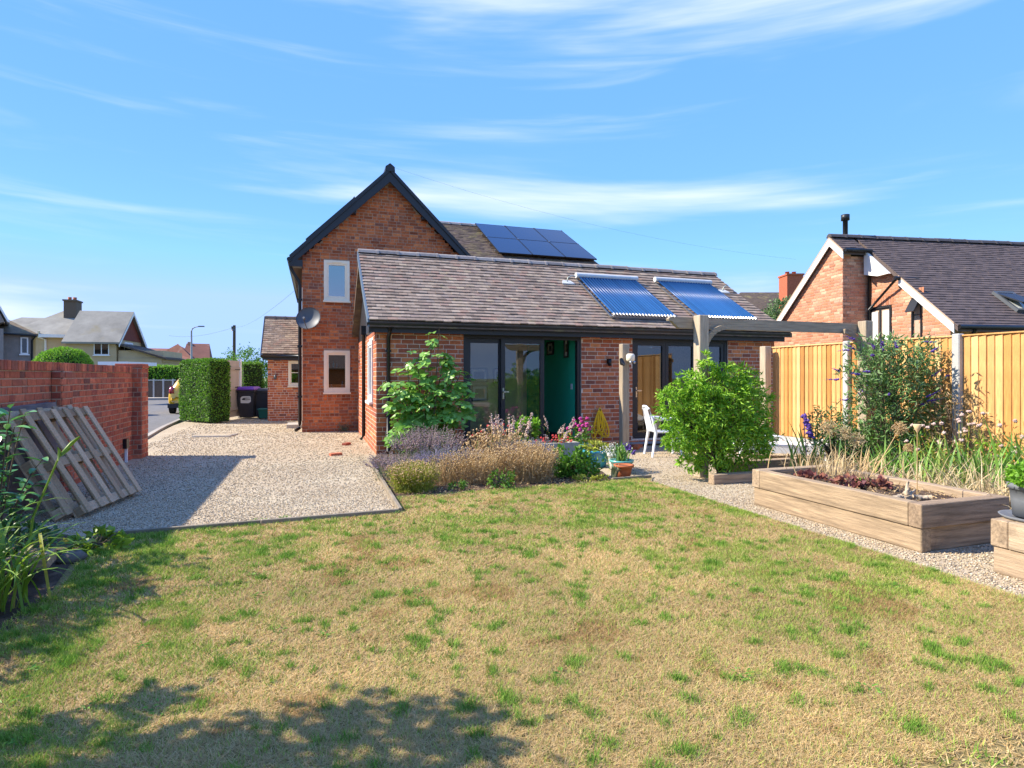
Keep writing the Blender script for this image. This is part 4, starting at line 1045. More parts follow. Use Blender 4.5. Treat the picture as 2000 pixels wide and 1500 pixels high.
# ================================================================ right: fence
FX = 8.58
fence = thing('board_fence', 'orange close boarded timber fence with concrete posts', 'fence', (FX, 6.8, 0))
posts = (2.24, 4.06, 5.88, 7.70, 9.50)
ZT = 2.01
for a, b in zip(posts[:-1], posts[1:]):
    n = 17; w = (b - a - 0.11) / n
    for i in range(n):
        y = a + 0.055 + w * (i + 0.5)
        piece('board', (0.020, w + 0.018, ZT - 0.30), (FX + 0.045 + rnd.uniform(-0.003, 0.003), y, 0.30 + (ZT - 0.30) / 2 + rnd.uniform(-0.006, 0.004)), 'timber_fence', fence, (0, 0, R(-9.0)), 0.002)
    for z in (0.5, 1.15, 1.85): piece('rail', (0.06, b - a - 0.11, 0.08), (FX + 0.09, (a + b) / 2, z), 'timber_fence', fence)
    piece('capping_rail', (0.07, b - a - 0.11, 0.022), (FX + 0.045, (a + b) / 2, ZT + 0.012), 'timber_fence', fence)
    piece('gravel_board', (0.05, b - a - 0.11, 0.29), (FX + 0.045, (a + b) / 2, 0.150), 'concrete_post', fence)
for y in posts[:-1]: piece('concrete_post', (0.11, 0.108, ZT + 0.04), (FX + 0.02, y, (ZT + 0.04) / 2), 'concrete_post', fence, bevel=0.012)

# pergola and posts
def brace(mb, pts, th, dep, y0):
    for (a, b) in zip(pts[:-1], pts[1:]):
        d = Vector((b[0] - a[0], 0, b[1] - a[1])).normalized(); n = Vector((-d.z, 0, d.x)) * th / 2
        A_, B_ = Vector((a[0], 0, a[1])), Vector((b[0], 0, b[1]))
        v = [Vector((q.x, y, q.z)) for y in (y0, y0 + dep) for q in (A_ - n, B_ - n, B_ + n, A_ + n)]
        mb.add(v, [(3, 2, 1, 0), (4, 5, 6, 7), (0, 1, 5, 4), (1, 2, 6, 5), (2, 3, 7, 6), (3, 0, 4, 7)][::1], 0.3)
pg = thing('pergola', 'weathered grey timber pergola with two posts and a long beam', 'pergola', (6.9, 7.25, 0))
piece('post', (0.155, 0.155, 2.33), (5.29, 7.20, 1.165), 'timber_grey_z', pg, bevel=0.008)
piece('post', (0.155, 0.155, 2.34), (8.42, 7.20, 1.17), 'timber_grey_z', pg, bevel=0.008)
bm_ = MB(); z0, z1 = 2.145, 2.305
prof = [(8.52, z0), (8.52, z1), (4.84, z1), (4.80, z1 - 0.03), (4.81, z1 - 0.055), (4.86, z1 - 0.06), (4.90, z1 - 0.10), (4.98, z0)]
bm_.prism(prof, 'y', 7.282, 7.352, 0.3); bm_.build('beam', 'timber_grey_x', pg)
for sx, x in ((1, 5.37), (-1, 8.34)):
    mb = MB(); pts = [(x + sx * 0.36 * (1 - math.cos(a)), 1.80 + 0.37 * math.sin(a)) for a in np.linspace(0, math.pi / 2 * 0.97, 8)]
    brace(mb, pts, 0.075, 0.05, 7.20); mb.build('brace', 'timber_grey_x', pg)
pa = thing('timber_post', 'pale square timber post with a security light in front of the doors', 'post', (5.72, 10.2, 0))
piece('shaft', (0.15, 0.15, 2.08), (5.72, 10.2, 1.04), 'timber_grey_z', pa, bevel=0.01)
lt = thing('security_light', 'cream outdoor sensor light fixed near the top of the timber post', 'light', (5.76, 10.1, 1.78))
MB().lathe([(0, -0.075), (0.06, -0.07), (0.085, -0.03), (0.085, 0.05), (0.06, 0.085), (0, 0.09)], (5.78, 10.06, 1.80), 16).build('housing', 'white_upvc', lt)
for dx in (-0.03, 0.045):
    MB().lathe([(0, 0), (0.022, 0), (0.028, -0.05), (0, -0.05)], (5.78 + dx, 10.0, 1.745), 10).build('sensor_head', 'steel', lt)
MB().tube([(5.60, 10.1, 1.78), (5.58, 10.02, 1.70), (5.62, 10.0, 1.66)], [0.035, 0.05, 0.02], 10).build('spot_lamp', 'black_plastic', lt)
pd = thing('timber_post', 'weathered square timber post at the house end of the fence', 'post', (8.42, 9.42, 0))
piece('shaft', (0.15, 0.16, 2.04), (8.42, 9.42, 1.02), 'timber_grey_z', pd, bevel=0.01)
for (x, z, lab) in ((5.86, 1.76, 'black wall lamp on the brickwork between the doors'),):
    t = thing('wall_lamp', lab, 'lamp', (x, FY, z))
    MB().box(x - 0.035, x + 0.035, FY - 0.022, FY - 0.010, z - 0.05, z + 0.05).build('back_plate', 'black_plastic', t)
    MB().lathe([(0, -0.09), (0.038, -0.09), (0.038, 0.06), (0.0, 0.06)], (x, FY - 0.075, z), 14).build('shade', 'black_plastic', t)

# raised beds of sleepers
def raised_bed(label, x0, x1, y0, y1, h=0.2, th=0.115):
    t = thing('raised_bed', label, 'raised bed', (x0, y0, 0))
    # lower course: long sides run through; upper course: short sides run through
    e = 0.002
    for X in (x0 + th / 2 + 0.012, x1 - th / 2 - 0.012): piece('sleeper', (th, y1 - y0 - 0.024, h - e), (X + rnd.uniform(-0.006, 0.006), (y0 + y1) / 2, h / 2), 'timber_sleeper_y', t, (0, 0, R(rnd.uniform(-0.25, 0.25))), bevel=0.008)
    for Y in (y0 + th / 2 + 0.03, y1 - th / 2 - 0.02): piece('sleeper', (x1 - x0 - 2 * th - 0.03, th, h - e), ((x0 + x1) / 2, Y, h / 2), 'timber_sleeper_x', t, bevel=0.006)
    for Y in (y0 + th / 2, y1 - th / 2): piece('sleeper', (x1 - x0, th, h - e), ((x0 + x1) / 2, Y, h * 1.5), 'timber_sleeper_x', t, bevel=0.006)
    for X in (x0 + th / 2, x1 - th / 2): piece('sleeper', (th, y1 - y0 - 2 * th - 0.004, h - e), (X, (y0 + y1) / 2, h * 1.5), 'timber_sleeper_y', t, bevel=0.006)
    n = 14; mb = MB(); v = []
    for i in range(n + 1):
        for j in range(n + 1):
            x = x0 + th + (x1 - x0 - 2 * th) * i / n; y = y0 + th + (y1 - y0 - 2 * th) * j / n
            v.append((x, y, 2 * h - 0.07 + rnd.uniform(-0.015, 0.02)))
    mb.add(v, [(i * (n + 1) + j, (i + 1) * (n + 1) + j, (i + 1) * (n + 1) + j + 1, i * (n + 1) + j + 1) for i in range(n) for j in range(n)], 0.3, True)
    mb.build('soil', 'soil', t)
    return t
raised_bed('large raised bed of timber sleepers planted with dry allium heads', 4.70, 5.76, 3.50, 5.47)
raised_bed('nearest raised sleeper bed at the right edge carrying a grey pot', 4.74, 5.80, 0.95, 3.01)
for (sz, loc, rz, lab) in (((0.80, 0.12, 0.13), (5.45, 6.66, 0.065), 0, 'short low timber sleeper on the gravel beside the green shrub'), ((1.9, 0.13, 0.16), (6.75, 7.42, 0.08), 0, 'dark low timber sleeper edging the right hand border')):
    tag(piece('timber_sleeper', sz, loc, 'timber_sleeper_x', None, (0, 0, rz), 0.008), lab, 'sleeper')
tag(piece('timber_sleeper', (0.50, 0.24, 0.10), (-2.02, 4.98, 0.16), 'timber_sleeper_x', None, (0, 0, R(8)), 0.008), 'weathered timber plank end among the strap leaves on the left', 'plank')

# chairs and table
def chair(label, loc, rz):
    t = thing('garden_chair', label, 'chair', loc, rz)
    s = MB(); s.prism([(-0.22, 0.43), (0.22, 0.43), (0.23, 0.45), (-0.23, 0.45)], 'y', -0.22, 0.22); s.build('seat', 'white_plastic', t, True)
    for sx in (-1, 1):
        lg = MB(); lg.tube([(sx * 0.25, -0.24, 0), (sx * 0.235, -0.21, 0.43), (sx * 0.245, -0.20, 0.66)], [0.018, 0.028, 0.02], 8); lg.build('front_leg', 'white_plastic', t, True)
        lg = MB(); lg.tube([(sx * 0.25, 0.30, 0), (sx * 0.23, 0.23, 0.43), (sx * 0.235, 0.26, 0.66)], [0.018, 0.03, 0.024], 8); lg.build('rear_leg', 'white_plastic', t, True)
        a = MB(); a.tube([(sx * 0.245, -0.24, 0.655), (sx * 0.26, -0.1, 0.67), (sx * 0.25, 0.15, 0.68), (sx * 0.23, 0.27, 0.72)], [0.026, 0.03, 0.03, 0.02], 8); a.build('armrest', 'white_plastic', t, True)
        b = MB(); b.tube([(sx * 0.22, 0.23, 0.44), (sx * 0.23, 0.29, 0.70), (sx * 0.17, 0.345, 0.86)], [0.024, 0.024, 0.02], 8); b.build('back_upright', 'white_plastic', t, True)
    b = MB(); b.tube([(-0.18, 0.34, 0.85), (-0.08, 0.365, 0.90), (0.08, 0.365, 0.90), (0.18, 0.34, 0.85)], 0.024, 8); b.build('top_rail', 'white_plastic', t, True)
    for x in (-0.12, -0.06, 0.0, 0.06, 0.12): piece('back_slat', (0.038, 0.012, 0.44), (x, 0.30, 0.66), 'white_plastic', t, (R(-16), 0, 0), 0.003, True)
chair('white plastic garden chair half hidden by the left side of the green shrub', (6.08, 9.36, 0), R(75))
lg_ = thing('sun_lounger', 'white plastic sun lounger half hidden by the border plants by the fence', 'sun lounger', (7.85, 8.35, 0), R(-28))
MB().prism([(-0.75, 0.27), (0.55, 0.27), (0.95, 0.40), (0.95, 0.36), (0.57, 0.22), (-0.75, 0.22)], 'y', -0.26, 0.26).build('bed', 'white_plastic', lg_, True)
for sy in (-1, 1):
    MB().tube([(-0.80, sy * 0.29, 0.0), (-0.76, sy * 0.29, 0.22), (-0.62, sy * 0.29, 0.36), (-0.40, sy * 0.29, 0.42), (-0.12, sy * 0.29, 0.40), (0.05, sy * 0.29, 0.30)], [0.026, 0.03, 0.03, 0.03, 0.03, 0.024], 8).build('armrest', 'white_plastic', lg_, True)
    MB().tube([(0.62, sy * 0.25, 0.0), (0.58, sy * 0.25, 0.24)], [0.02, 0.03], 8).build('leg', 'white_plastic', lg_, True)
    MB().box(-0.70, 0.60, sy * 0.27 - 0.012, sy * 0.27 + 0.012, 0.12, 0.26).build('side_panel', 'white_plastic', lg_, True)

# hose on the wall
hs_ = thing('garden_hose', 'yellow garden hose hung in loops on the brick wall', 'hose', (5.62, FY, 0.74))
HK = Vector((5.63, FY - 0.06, 0.76))
for i in range(9):
    w_ = 0.055 + 0.016 * (i % 4) + rnd.uniform(0, 0.02); dep = rnd.uniform(0.46, 0.66); tl = -0.16 + 0.042 * i + rnd.uniform(-0.02, 0.02); yo = -0.010 * (i % 3)
    pts = []
    for a in np.linspace(0, 2 * math.pi, 25):
        q = (1 - math.cos(a)) / 2
        pts.append((HK.x + w_ * math.sin(a) * (0.35 + 0.9 * q) + tl * q ** 1.2, HK.y + yo, 0.775 - dep * q + 0.008 * (i % 3)))
    MB().tube(pts, 0.0115, 6).build('hose_loop', 'hose', hs_)
MB().tube([(HK.x, FY - 0.01, 0.745), (HK.x, FY - 0.09, 0.74), (HK.x, FY - 0.10, 0.775)], 0.012, 8).build('wall_hook', 'steel', hs_)

# trough and pots
tr_ = thing('stone_trough', 'pale stone trough of red flowers at the end of the flower bed', 'trough', (3.7, 9.05, 0))
mb = MB(); bm = bmesh.new(); x0, x1, y0, y1, h = 3.25, 4.14, 8.86, 9.28, 0.36
mb.box(x0, x1, y0, y0 + 0.07, 0.0, h, 0.3); mb.box(x0, x1, y1 - 0.07, y1, 0.0, h, 0.3); mb.box(x0, x0 + 0.07, y0 + 0.07, y1 - 0.07, 0, h, 0.3); mb.box(x1 - 0.07, x1, y0 + 0.07, y1 - 0.07, 0, h, 0.3)
bm.free(); mb.build('basin', 'stone', tr_); MB().box(x0 + 0.07, x1 - 0.07, y0 + 0.07, y1 - 0.07, 0.1, h - 0.04).build('compost', 'soil', tr_)
def pot(name, label, loc, r, h, mat, lip=0.02, taper=0.72, cat='pot', grp='pots beside the flower bed', fill='soil', bulge=0.0):
    t = thing(name, label, cat, loc, 0, grp)
    c = loc
    MB().lathe([(0, 0), (r * taper, 0), (r * (taper + 1) / 2 + bulge, h * 0.5), (r * 0.97, h * 0.82), (r * 0.97 + lip, h * 0.83), (r + lip, h), (r - 0.012, h), (r - 0.02, h * 0.86), (0, h * 0.86)], c, 28).build('vessel', mat, t)
    MB().lathe([(0, h * 0.88), (r - 0.018, h * 0.88)], c, 20).build('compost', fill, t)
    return t
pot('terracotta_pot', 'terracotta pot standing at the lawn edge in front of the other pots', (4.20, 7.50, 0), 0.125, 0.185, 'terracotta', 0.022)
pot('glazed_pot', 'large blue glazed pot of trailing plants beside the stone trough', (4.28, 8.55, 0), 0.20, 0.27, 'blue_glaze', 0.015, 0.78, bulge=0.015)
pot('glazed_pot', 'second blue glazed pot behind holding the magenta flowers', (4.36, 9.25, 0), 0.18, 0.30, 'blue_glaze', 0.015, 0.8, bulge=0.02)
pot('white_pot', 'white pot filled with small white daisies', (4.43, 8.15, 0), 0.13, 0.26, 'white_paint', 0.01, 0.75)
pot('glazed_pot', 'turquoise glazed pot with strappy leaves and a violet flower head', (4.36, 7.85, 0), 0.17, 0.20, 'turquoise_glaze', 0.015, 0.7)
gp_ = pot('grey_pot', 'grey pot of bright green herbs on the nearest raised bed', (5.00, 2.87, 0.425), 0.155, 0.24, 'grey_pot', 0.012, 0.85, grp=None)
sc_ = MB(); sc_.lathe([(0, 0), (0.19, 0), (0.215, 0.025), (0.20, 0.025), (0.18, 0.010), (0, 0.010)], (5.00, 2.87, 0.402), 28); tag(sc_.build('pot_saucer', 'grey_pot'), 'dark grey saucer under the grey pot on the raised bed', 'saucer')

# driftwood on the raised bed
dw = MB(); c0 = Vector((5.00, 3.86, 0.355)); dr = random.Random(3)
def knot(a, b, r0, r1, n=9, wob=0.018):
    a, b = Vector(a), Vector(b); pts = [c0 + a.lerp(b, i / (n - 1)) + Vector((dr.uniform(-wob, wob), dr.uniform(-wob, wob), dr.uniform(-wob, wob) * 0.6)) for i in range(n)]
    dw.tube(pts, [max(0.004, (r0 + (r1 - r0) * i / (n - 1)) * dr.uniform(0.7, 1.25)) for i in range(n)], 7)
knot((-0.13, 0.09, 0.0), (0.20, -0.07, 0.015), 0.026, 0.018); knot((0.02, 0.02, 0.02), (0.055, 0.03, 0.15), 0.028, 0.007, 7, 0.008)
knot((0.06, 0.0, 0.02), (0.22, -0.13, 0.0), 0.022, 0.008); knot((-0.02, 0.03, 0.02), (-0.19, 0.0, 0.01), 0.022, 0.008); knot((0.05, 0.0, 0.03), (0.16, 0.05, 0.07), 0.018, 0.005)
tag(dw.build('driftwood', 'driftwood'), 'bleached piece of driftwood lying on the raised bed soil', 'driftwood')
rk = MB(); v = []; rs = 7
rk.lathe([(0.0, 0.0), (0.085, 0.01), (0.10, 0.045), (0.06, 0.085), (0.0, 0.095)], (-1.80, 5.44, 0.0), 9)
rk.v = [(a + rnd.uniform(-0.012, 0.012), b + rnd.uniform(-0.012, 0.012), c + rnd.uniform(-0.008, 0.008)) for a, b, c in rk.v]; tag(rk.build('rock', 'rock'), 'dark rounded rock at the corner of the left border', 'rock')

# ================================================================ yellow car on the road
car = thing('yellow_car', 'yellow hatchback parked on the road behind the privet hedge', 'car', (-4.62, 25.9, -0.02))
st = [  # y, zbot, zbelt, zroof, half width belt, half width roof
    (0.00, 0.42, 0.62, 0.66, 0.66, 0.60), (0.06, 0.30, 0.80, 0.98, 0.78, 0.60), (0.20, 0.24, 0.90, 1.22, 0.82, 0.58), (0.50, 0.22, 0.93, 1.43, 0.83, 0.56),
    (1.0, 0.20, 0.93, 1.50, 0.84, 0.57), (1.7, 0.20, 0.92, 1.50, 0.84, 0.57), (2.15, 0.20, 0.91, 1.40, 0.84, 0.56), (2.75, 0.20, 0.90, 1.02, 0.83, 0.60), (3.2, 0.22, 0.84, 0.92, 0.80, 0.60), (3.5, 0.26, 0.70, 0.78, 0.74, 0.56), (3.6, 0.40, 0.58, 0.62, 0.62, 0.5)]
cb = MB(); v = []; ns = 14
for (y, zb, zt, zr, wb, wr) in st:
    half = [(0.0, zb), (wb * 0.85, zb), (wb, zb + 0.10), (wb + 0.015, (zb + zt) / 2), (wb, zt), (wr + 0.02, zr - 0.07), (wr * 0.8, zr), ]
    pts = half + [(-a, b) for a, b in half[:0:-1]] + [(0.0, zr + 0.005)]
    order = half + [(0.0, zr + 0.01)] + [(-a, b) for a, b in half[:0:-1]]
    v += [(a, y, b) for a, b in order]
m_ = len(order)
f = [(i * m_ + k, i * m_ + (k + 1) % m_, (i + 1) * m_ + (k + 1) % m_, (i + 1) * m_ + k) for i in range(len(st) - 1) for k in range(m_)] + [tuple(range(m_)), tuple(range((len(st) - 1) * m_, len(st) * m_))[::-1]]
cb.add(v, f, 0.3, True); body = cb.build('body', 'car_yellow', car, True)
sub = body.modifiers.new('smooth', 'SUBSURF'); sub.levels = 1; sub.render_levels = 2
g2 = MB(); g2.add([(-0.50, 0.155, 0.98), (0.50, 0.155, 0.98), (0.46, 0.44, 1.38), (-0.46, 0.44, 1.38)], [(0, 1, 2, 3)], 0.2); g2.build('rear_window', 'car_glass', car, True)
for sx in (-1, 1):
    g3 = MB(); g3.add([(sx * 0.825, 0.55, 0.97), (sx * 0.825, 2.35, 0.96), (sx * 0.625, 1.9, 1.40), (sx * 0.625, 0.75, 1.40)], [(0, 1, 2, 3)], 0.2); g3.build('side_window', 'car_glass', car, True)
    tl = MB(); bm_pts = [(sx * 0.60, 0.055, 0.80), (sx * 0.77, 0.10, 0.80), (sx * 0.80, 0.20, 0.90), (sx * 0.78, 0.24, 1.06), (sx * 0.64, 0.16, 1.06)]
    tl.add(bm_pts + [(q[0] * 0.97, q[1] - 0.035, q[2]) for q in bm_pts], [(5, 6, 7, 8, 9)] + [(i, (i + 1) % 5, 5 + (i + 1) % 5, 5 + i) for i in range(5)], 0.2, True); tl.build('tail_light', 'tail_light', car, True)
    for y in (0.62, 2.95):
        w_ = MB(); cx = sx * 0.76
        w_.tube([(cx - sx * 0.10, y, 0.30), (cx + sx * 0.08, y, 0.30)], 0.30, 22); wo_ = w_.build('wheel', 'tyre', car, True)
        r__ = MB(); r__.tube([(cx + sx * 0.075, y, 0.30), (cx + sx * 0.09, y, 0.30)], 0.20, 16); r__.build('rim', 'alloy', wo_, True)
bp_ = MB().box(-0.80, 0.80, -0.03, 0.18, 0.24, 0.40, 0.2); bp_.build('rear_bumper', 'black_plastic', car, True)
MB().box(-0.26, 0.26, -0.012, 0.02, 0.50, 0.61, 0.2).build('number_plate', 'hose', car, True)

# ================================================================ far left: street, houses
def far(x, Z): # ground point under photograph column x at camera depth Z
    u = (x - 1000) / 1150
    p = CF * Z + CR * u * Z
    return (p.x, p.y, 0)
RZ = R(-18.5)
def hip(mb, x0, x1, y0, y1, ze, zr, rx0, rx1, over=0.3):
    ym = (y0 + y1) / 2; x0 -= over; x1 += over; y0 -= over; y1 += over
    v = [(x0, y0, ze), (x1, y0, ze), (x1, y1, ze), (x0, y1, ze), (rx0, ym, zr), (rx1, ym, zr), (x0, y0, ze - 0.12), (x1, y0, ze - 0.12), (x1, y1, ze - 0.12), (x0, y1, ze - 0.12)]
    mb.add(v, [(0, 1, 5, 4), (1, 2, 5), (2, 3, 4, 5), (3, 0, 4), (6, 9, 8, 7), (0, 6, 7, 1), (1, 7, 8, 2), (2, 8, 9, 3), (3, 9, 6, 0)], 0.3)
def gabled(mb, x0, x1, y0, y1, ze, zr, over=0.3, th=0.15):
    """ridge along x"""
    ym = (y0 + y1) / 2; a = y0 - over; b = y1 + over; x0 -= over; x1 += over; m = (zr - ze) / (ym - y0); zo = ze - m * over
    mb.prism([(a, zo), (ym, zr), (b, zo), (b, zo - th), (ym, zr - th * 1.3), (a, zo - th)], 'x', x0, x1, 0.3)
def wbox(parent, x0, x1, y0, y1, z0, z1, mat, name='wall'): return MB().box(x0, x1, y0, y1, z0, z1, 0.3).build(name, mat, parent, True)
def fwin(parent, x, z, w, h, y=0.0, frame='white_paint', n=1):
    o = MB(); o.box(x, x + w, y - 0.06, y + 0.02, z, z + h, 0.3); f_ = o.build('window', frame, parent, True)
    for i in range(n):
        a = x + 0.07 + i * (w - 0.07) / n; b = x + (i + 1) * (w - 0.07) / n
        MB().box(a, b, y - 0.068, y - 0.058, z + 0.07, z + h - 0.07, 0.3).build('pane', 'car_glass', f_, True)
    MB().box(x - 0.06, x + w + 0.06, y - 0.12, y - 0.001, z - 0.08, z - 0.002, 0.3).build('sill', 'white_paint', f_, True)
k = 49 / 1150
hA = thing('cream_house', 'cream rendered house with grey hipped roof and tall chimney across the street', 'house', far(125, 49), RZ + R(20))
TH = R(37); X = lambda p: (p - 125) * k * math.cos(TH)
Zp = lambda y: 1.45 + (735 - y) * k
wbox(hA, X(68), X(176), 0, 7, 0, Zp(657), 'cream_render')
mb = MB(); hip(mb, X(20), X(182), -0.1, 7.1, Zp(654), Zp(598), X(96), X(118)); mb.build('hipped_roof', 'roof_slate_pale', hA, True)
MB().box(X(78), X(184), -0.46, -0.40, Zp(660), Zp(654), 0.3).build('fascia', 'white_paint', hA, True)
ch = MB(); ch.box(X(104), X(131), 2.2, 3.6, 5.5, Zp(582), 0.3); ch.box(X(102), X(133), 2.1, 3.7, Zp(582), Zp(579), 0.3); cho = ch.build('chimney', 'bark', hA, True)
for px_ in (111, 122): MB().lathe([(0.13, 0), (0.15, 0.28), (0, 0.28)], (X(px_), 2.9, Zp(579)), 10).build('chimney_pot', 'terracotta', cho, True)
mb = MB(); hip(mb, X(-60), X(75), 1.5, 8, Zp(652), Zp(613), X(-10), X(78)); mb.build('rear_roof', 'roof_slate_pale', hA, True)
wbox(hA, X(-20), X(66), 1.6, 7.8, 0, Zp(655), 'cream_render')
fwin(hA, X(64), Zp(682), 0.5, 1.0, 1.58)
dpp = MB(); dpp.tube([(X(78), -0.35, Zp(648)), (X(77), -0.3, Zp(660)), (X(88), -0.05, Zp(664)), (X(88), -0.05, 0)], 0.09, 8); dpp.build('downpipe', 'white_paint', hA, True)
hB = thing('gabled_house', 'cream house with tile hung gable and white windows beside the hipped house', 'house', far(200, 48), RZ + R(14))
k2 = 48 / 1150
zE, zR = 1.45 + 74 * k2, 1.45 + 134 * k2
wbox(hB, -2.6, 1.0, 0, 5.6, 0, zE, 'cream_render')
mb = MB(); gabled(mb, -2.4, 1.0, 0, 5.6, zE, zR, 0.35); mb.build('roof', 'roof_slate_pale', hB, True)
mb = MB(); mb.prism([(0.02, zE - 0.03), (5.58, zE - 0.03), (2.8, zR - 0.25)], 'x', 0.80, 1.06, 0.3); mb.build('tile_hung_gable', 'tile_hung', hB, True)
for (a, b) in (((-0.35, zE - 0.45), (2.8, zR - 0.02)), ((5.95, zE - 0.45), (2.8, zR - 0.02))):
    m2 = MB(); m2.prism([(a[0], a[1]), (b[0], b[1]), (b[0], b[1] - 0.28), (a[0], a[1] - 0.25)], 'x', 1.31, 1.36, 0.3); m2.build('barge_board', 'white_paint', hB, True)
fwin(hB, -0.6, zE - 1.35, 1.1, 1.25, 0.0, n=2)
o = MB(); o.box(0.98, 1.06, 1.6, 3.4, zE - 1.4, zE - 0.2, 0.3); f_ = o.build('window', 'white_paint', hB, True)
for y in (1.68, 2.54): MB().box(1.055, 1.068, y, y + 0.78, zE - 1.32, zE - 0.28, 0.3).build('pane', 'car_glass', f_, True)
lt2 = MB(); lt2.prism([(0.2, zE - 0.95), (5.4, zE - 0.95), (5.4, zE - 1.9), (0.2, zE - 1.9)], 'x', 1.07, 4.4, 0.3); lt2.build('side_annexe', 'cream_render', hB, True)
mb = MB(); mb.add([(1.0, -0.2, zE - 0.35), (1.0, 5.8, zE - 0.35), (4.7, 5.8, zE - 1.55), (4.7, -0.2, zE - 1.55), (4.7, 5.8, zE - 1.70), (4.7, -0.2, zE - 1.70), (1.0, -0.2, zE - 0.5), (1.0, 5.8, zE - 0.5)], [(0, 3, 2, 1), (3, 5, 4, 2), (0, 6, 5, 3), (1, 2, 4, 7)], 0.3); mb.build('annexe_roof', 'roof_tile_old', hB, True)
wbox(hB, 1.1, 4.3, 0.1, 5.5, 0, zE - 1.6, 'cream_render', 'annexe_wall')
hC = thing('grey_house', 'grey pebble dashed house with brown tiled roof at the left edge', 'house', far(30, 35), RZ + R(42))
k3 = 35 / 1150; X3 = lambda p: (p - 30) * k3 * math.cos(R(40)); Z3 = lambda y: 1.45 + (735 - y) * k3
wbox(hC, X3(-250), X3(62), 0, 7, 0, Z3(650), 'grey_render')
mb = MB(); hip(mb, X3(-250), X3(64), 0, 7, Z3(651), Z3(598), X3(-140), X3(-22), 0.25); mb.build('roof', 'roof_tile_old', hC, True)
m2 = MB(); m2.prism([(X3(-60), Z3(650)), (X3(8), Z3(632)), (X3(-26), Z3(570))], 'y', -1.2, 1.5, 0.3); m2.build('front_gable', 'grey_render', hC, True)
m2 = MB(); m2.prism([(X3(18), Z3(634)), (X3(-26), Z3(560)), (X3(-26), Z3(566)), (X3(13), Z3(632))], 'y', -1.5, 1.4, 0.3); m2.build('barge_board', 'white_paint', hC, True)
wbox(hC, X3(-60), X3(6), -1.15, 0, 0, Z3(645), 'grey_render', 'front_wing')
fwin(hC, X3(40), Z3(691), 0.36, 1.0, 0.0)
g5 = MB(); g5.tube([(X3(5), -0.3, Z3(652)), (X3(70), -0.3, Z3(655)), (X3(63), -0.06, Z3(664)), (X3(63), -0.06, 0)], 0.06, 8); g5.build('gutter', 'black_plastic', hC, True)
hD = thing('red_roof_house', 'distant bungalow with red brown tiled roofs behind the street lamp', 'house', far(350, 75), RZ + R(27))
k4 = 75 / 1150; X4 = lambda p: (p - 350) * k4 * math.cos(R(29)); Z4 = lambda y: 1.45 + (735 - y) * k4
wbox(hD, X4(250), X4(412), 0, 8, 0, Z4(702), 'cream_render')
mb = MB(); mb.add([(X4(240), -0.4, Z4(702)), (X4(380), -0.4, Z4(702)), (X4(352), 3.5, Z4(679)), (X4(240), 3.5, Z4(679))], [(0, 1, 2, 3)], 0.3)
mb.add([(X4(322), 2.6, Z4(683)), (X4(346), 2.0, Z4(670)), (X4(380), -0.4, Z4(703)), (X4(388), 6, Z4(690)), (X4(346), 8, Z4(670))], [(0, 2, 1), (2, 3, 4, 1)], 0.3); mb.build('front_roof', 'roof_red', hD, True)
mb = MB(); mb.add([(X4(352), 1.0, Z4(703)), (X4(411), 1.0, Z4(703)), (X4(410), 4.5, Z4(667)), (X4(362), 4.5, Z4(667)), (X4(418), 8, Z4(703)), (X4(352), 8, Z4(703))], [(0, 1, 2, 3), (2, 4, 5, 3), (1, 4, 2)], 0.3); mb.build('rear_roof', 'roof_red', hD, True)
MB().box(X4(364), X4(370), 4.2, 5, Z4(670), Z4(664), 0.3).build('chimney', 'brick_new', hD, True)
MB().box(X4(284), X4(378), -0.5, -0.42, Z4(704), Z4(702), 0.3).build('fascia', 'black_plastic', hD, True)
fwin(hD, X4(322), Z4(712), 1.0, 0.5, 0.0, n=2)
MB().tube([(X4(340), -0.2, 0), (X4(340), -0.2, Z4(689))], 0.08, 8).build('drainpipe', 'black_plastic', hD, True)
cnp = thing('white_carport', 'white flat carport roof above the garden wall', 'carport', far(212, 30), RZ)
MB().box(-0.55, 0.95, 0, 2.5, 2.02, 2.20, 0.3).build('roof', 'white_paint', cnp, True)
for x in (-0.5, 0.9): MB().box(x - 0.04, x + 0.04, 0.1, 0.2, 0, 2.02, 0.3).build('post', 'white_paint', cnp, True)
cf = thing('concrete_fence', 'dark panel fence with concrete posts on the far side of the road', 'fence', far(320, 38), RZ)
for i in range(-8, 9):
    x = i * 0.62
    piece('post', (0.09, 0.09, 1.28), (x, -0.04, 0.64), 'concrete_post', cf, local=True)
    piece('panel', (0.54, 0.03, 1.12), (x + 0.31, 0.0, 0.58), 'wood_pole', cf, local=True)
piece('rail', (10.6, 0.06, 0.06), (0, -0.03, 1.20), 'concrete_post', cf, local=True)
sl = thing('street_lamp', 'tall street lamp with curved arm above the privet hedge', 'street lamp', far(374, 40), RZ)
kk = 40 / 1150
MB().tube([(0, 0, 0), (0, 0, 1.2), (0, 0, 1.45 + 70 * kk), (0, 0, 1.45 + 88 * kk)], [0.09, 0.08, 0.06, 0.045], 10).build('column', 'concrete_post', sl, True)
MB().tube([(0, 0, 1.45 + 88 * kk), (0.06, 0, 1.45 + 93 * kk), (0.25, 0, 1.45 + 96 * kk), (0.55, 0, 1.45 + 97.5 * kk)], [0.04, 0.035, 0.03, 0.03], 8).build('arm', 'dish', sl, True)
MB().box(0.50, 0.85, -0.08, 0.08, 1.45 + 96.5 * kk, 1.45 + 98.5 * kk, 0.3).build('lantern', 'dish', sl, True)
tp = thing('telegraph_pole', 'dark wooden telegraph pole behind the rounded shrub', 'pole', far(457, 45), RZ)
MB().tube([(0, 0, 0), (0.03, 0, 5.35)], [0.13, 0.10], 10).build('pole', 'wood_pole', tp, True)
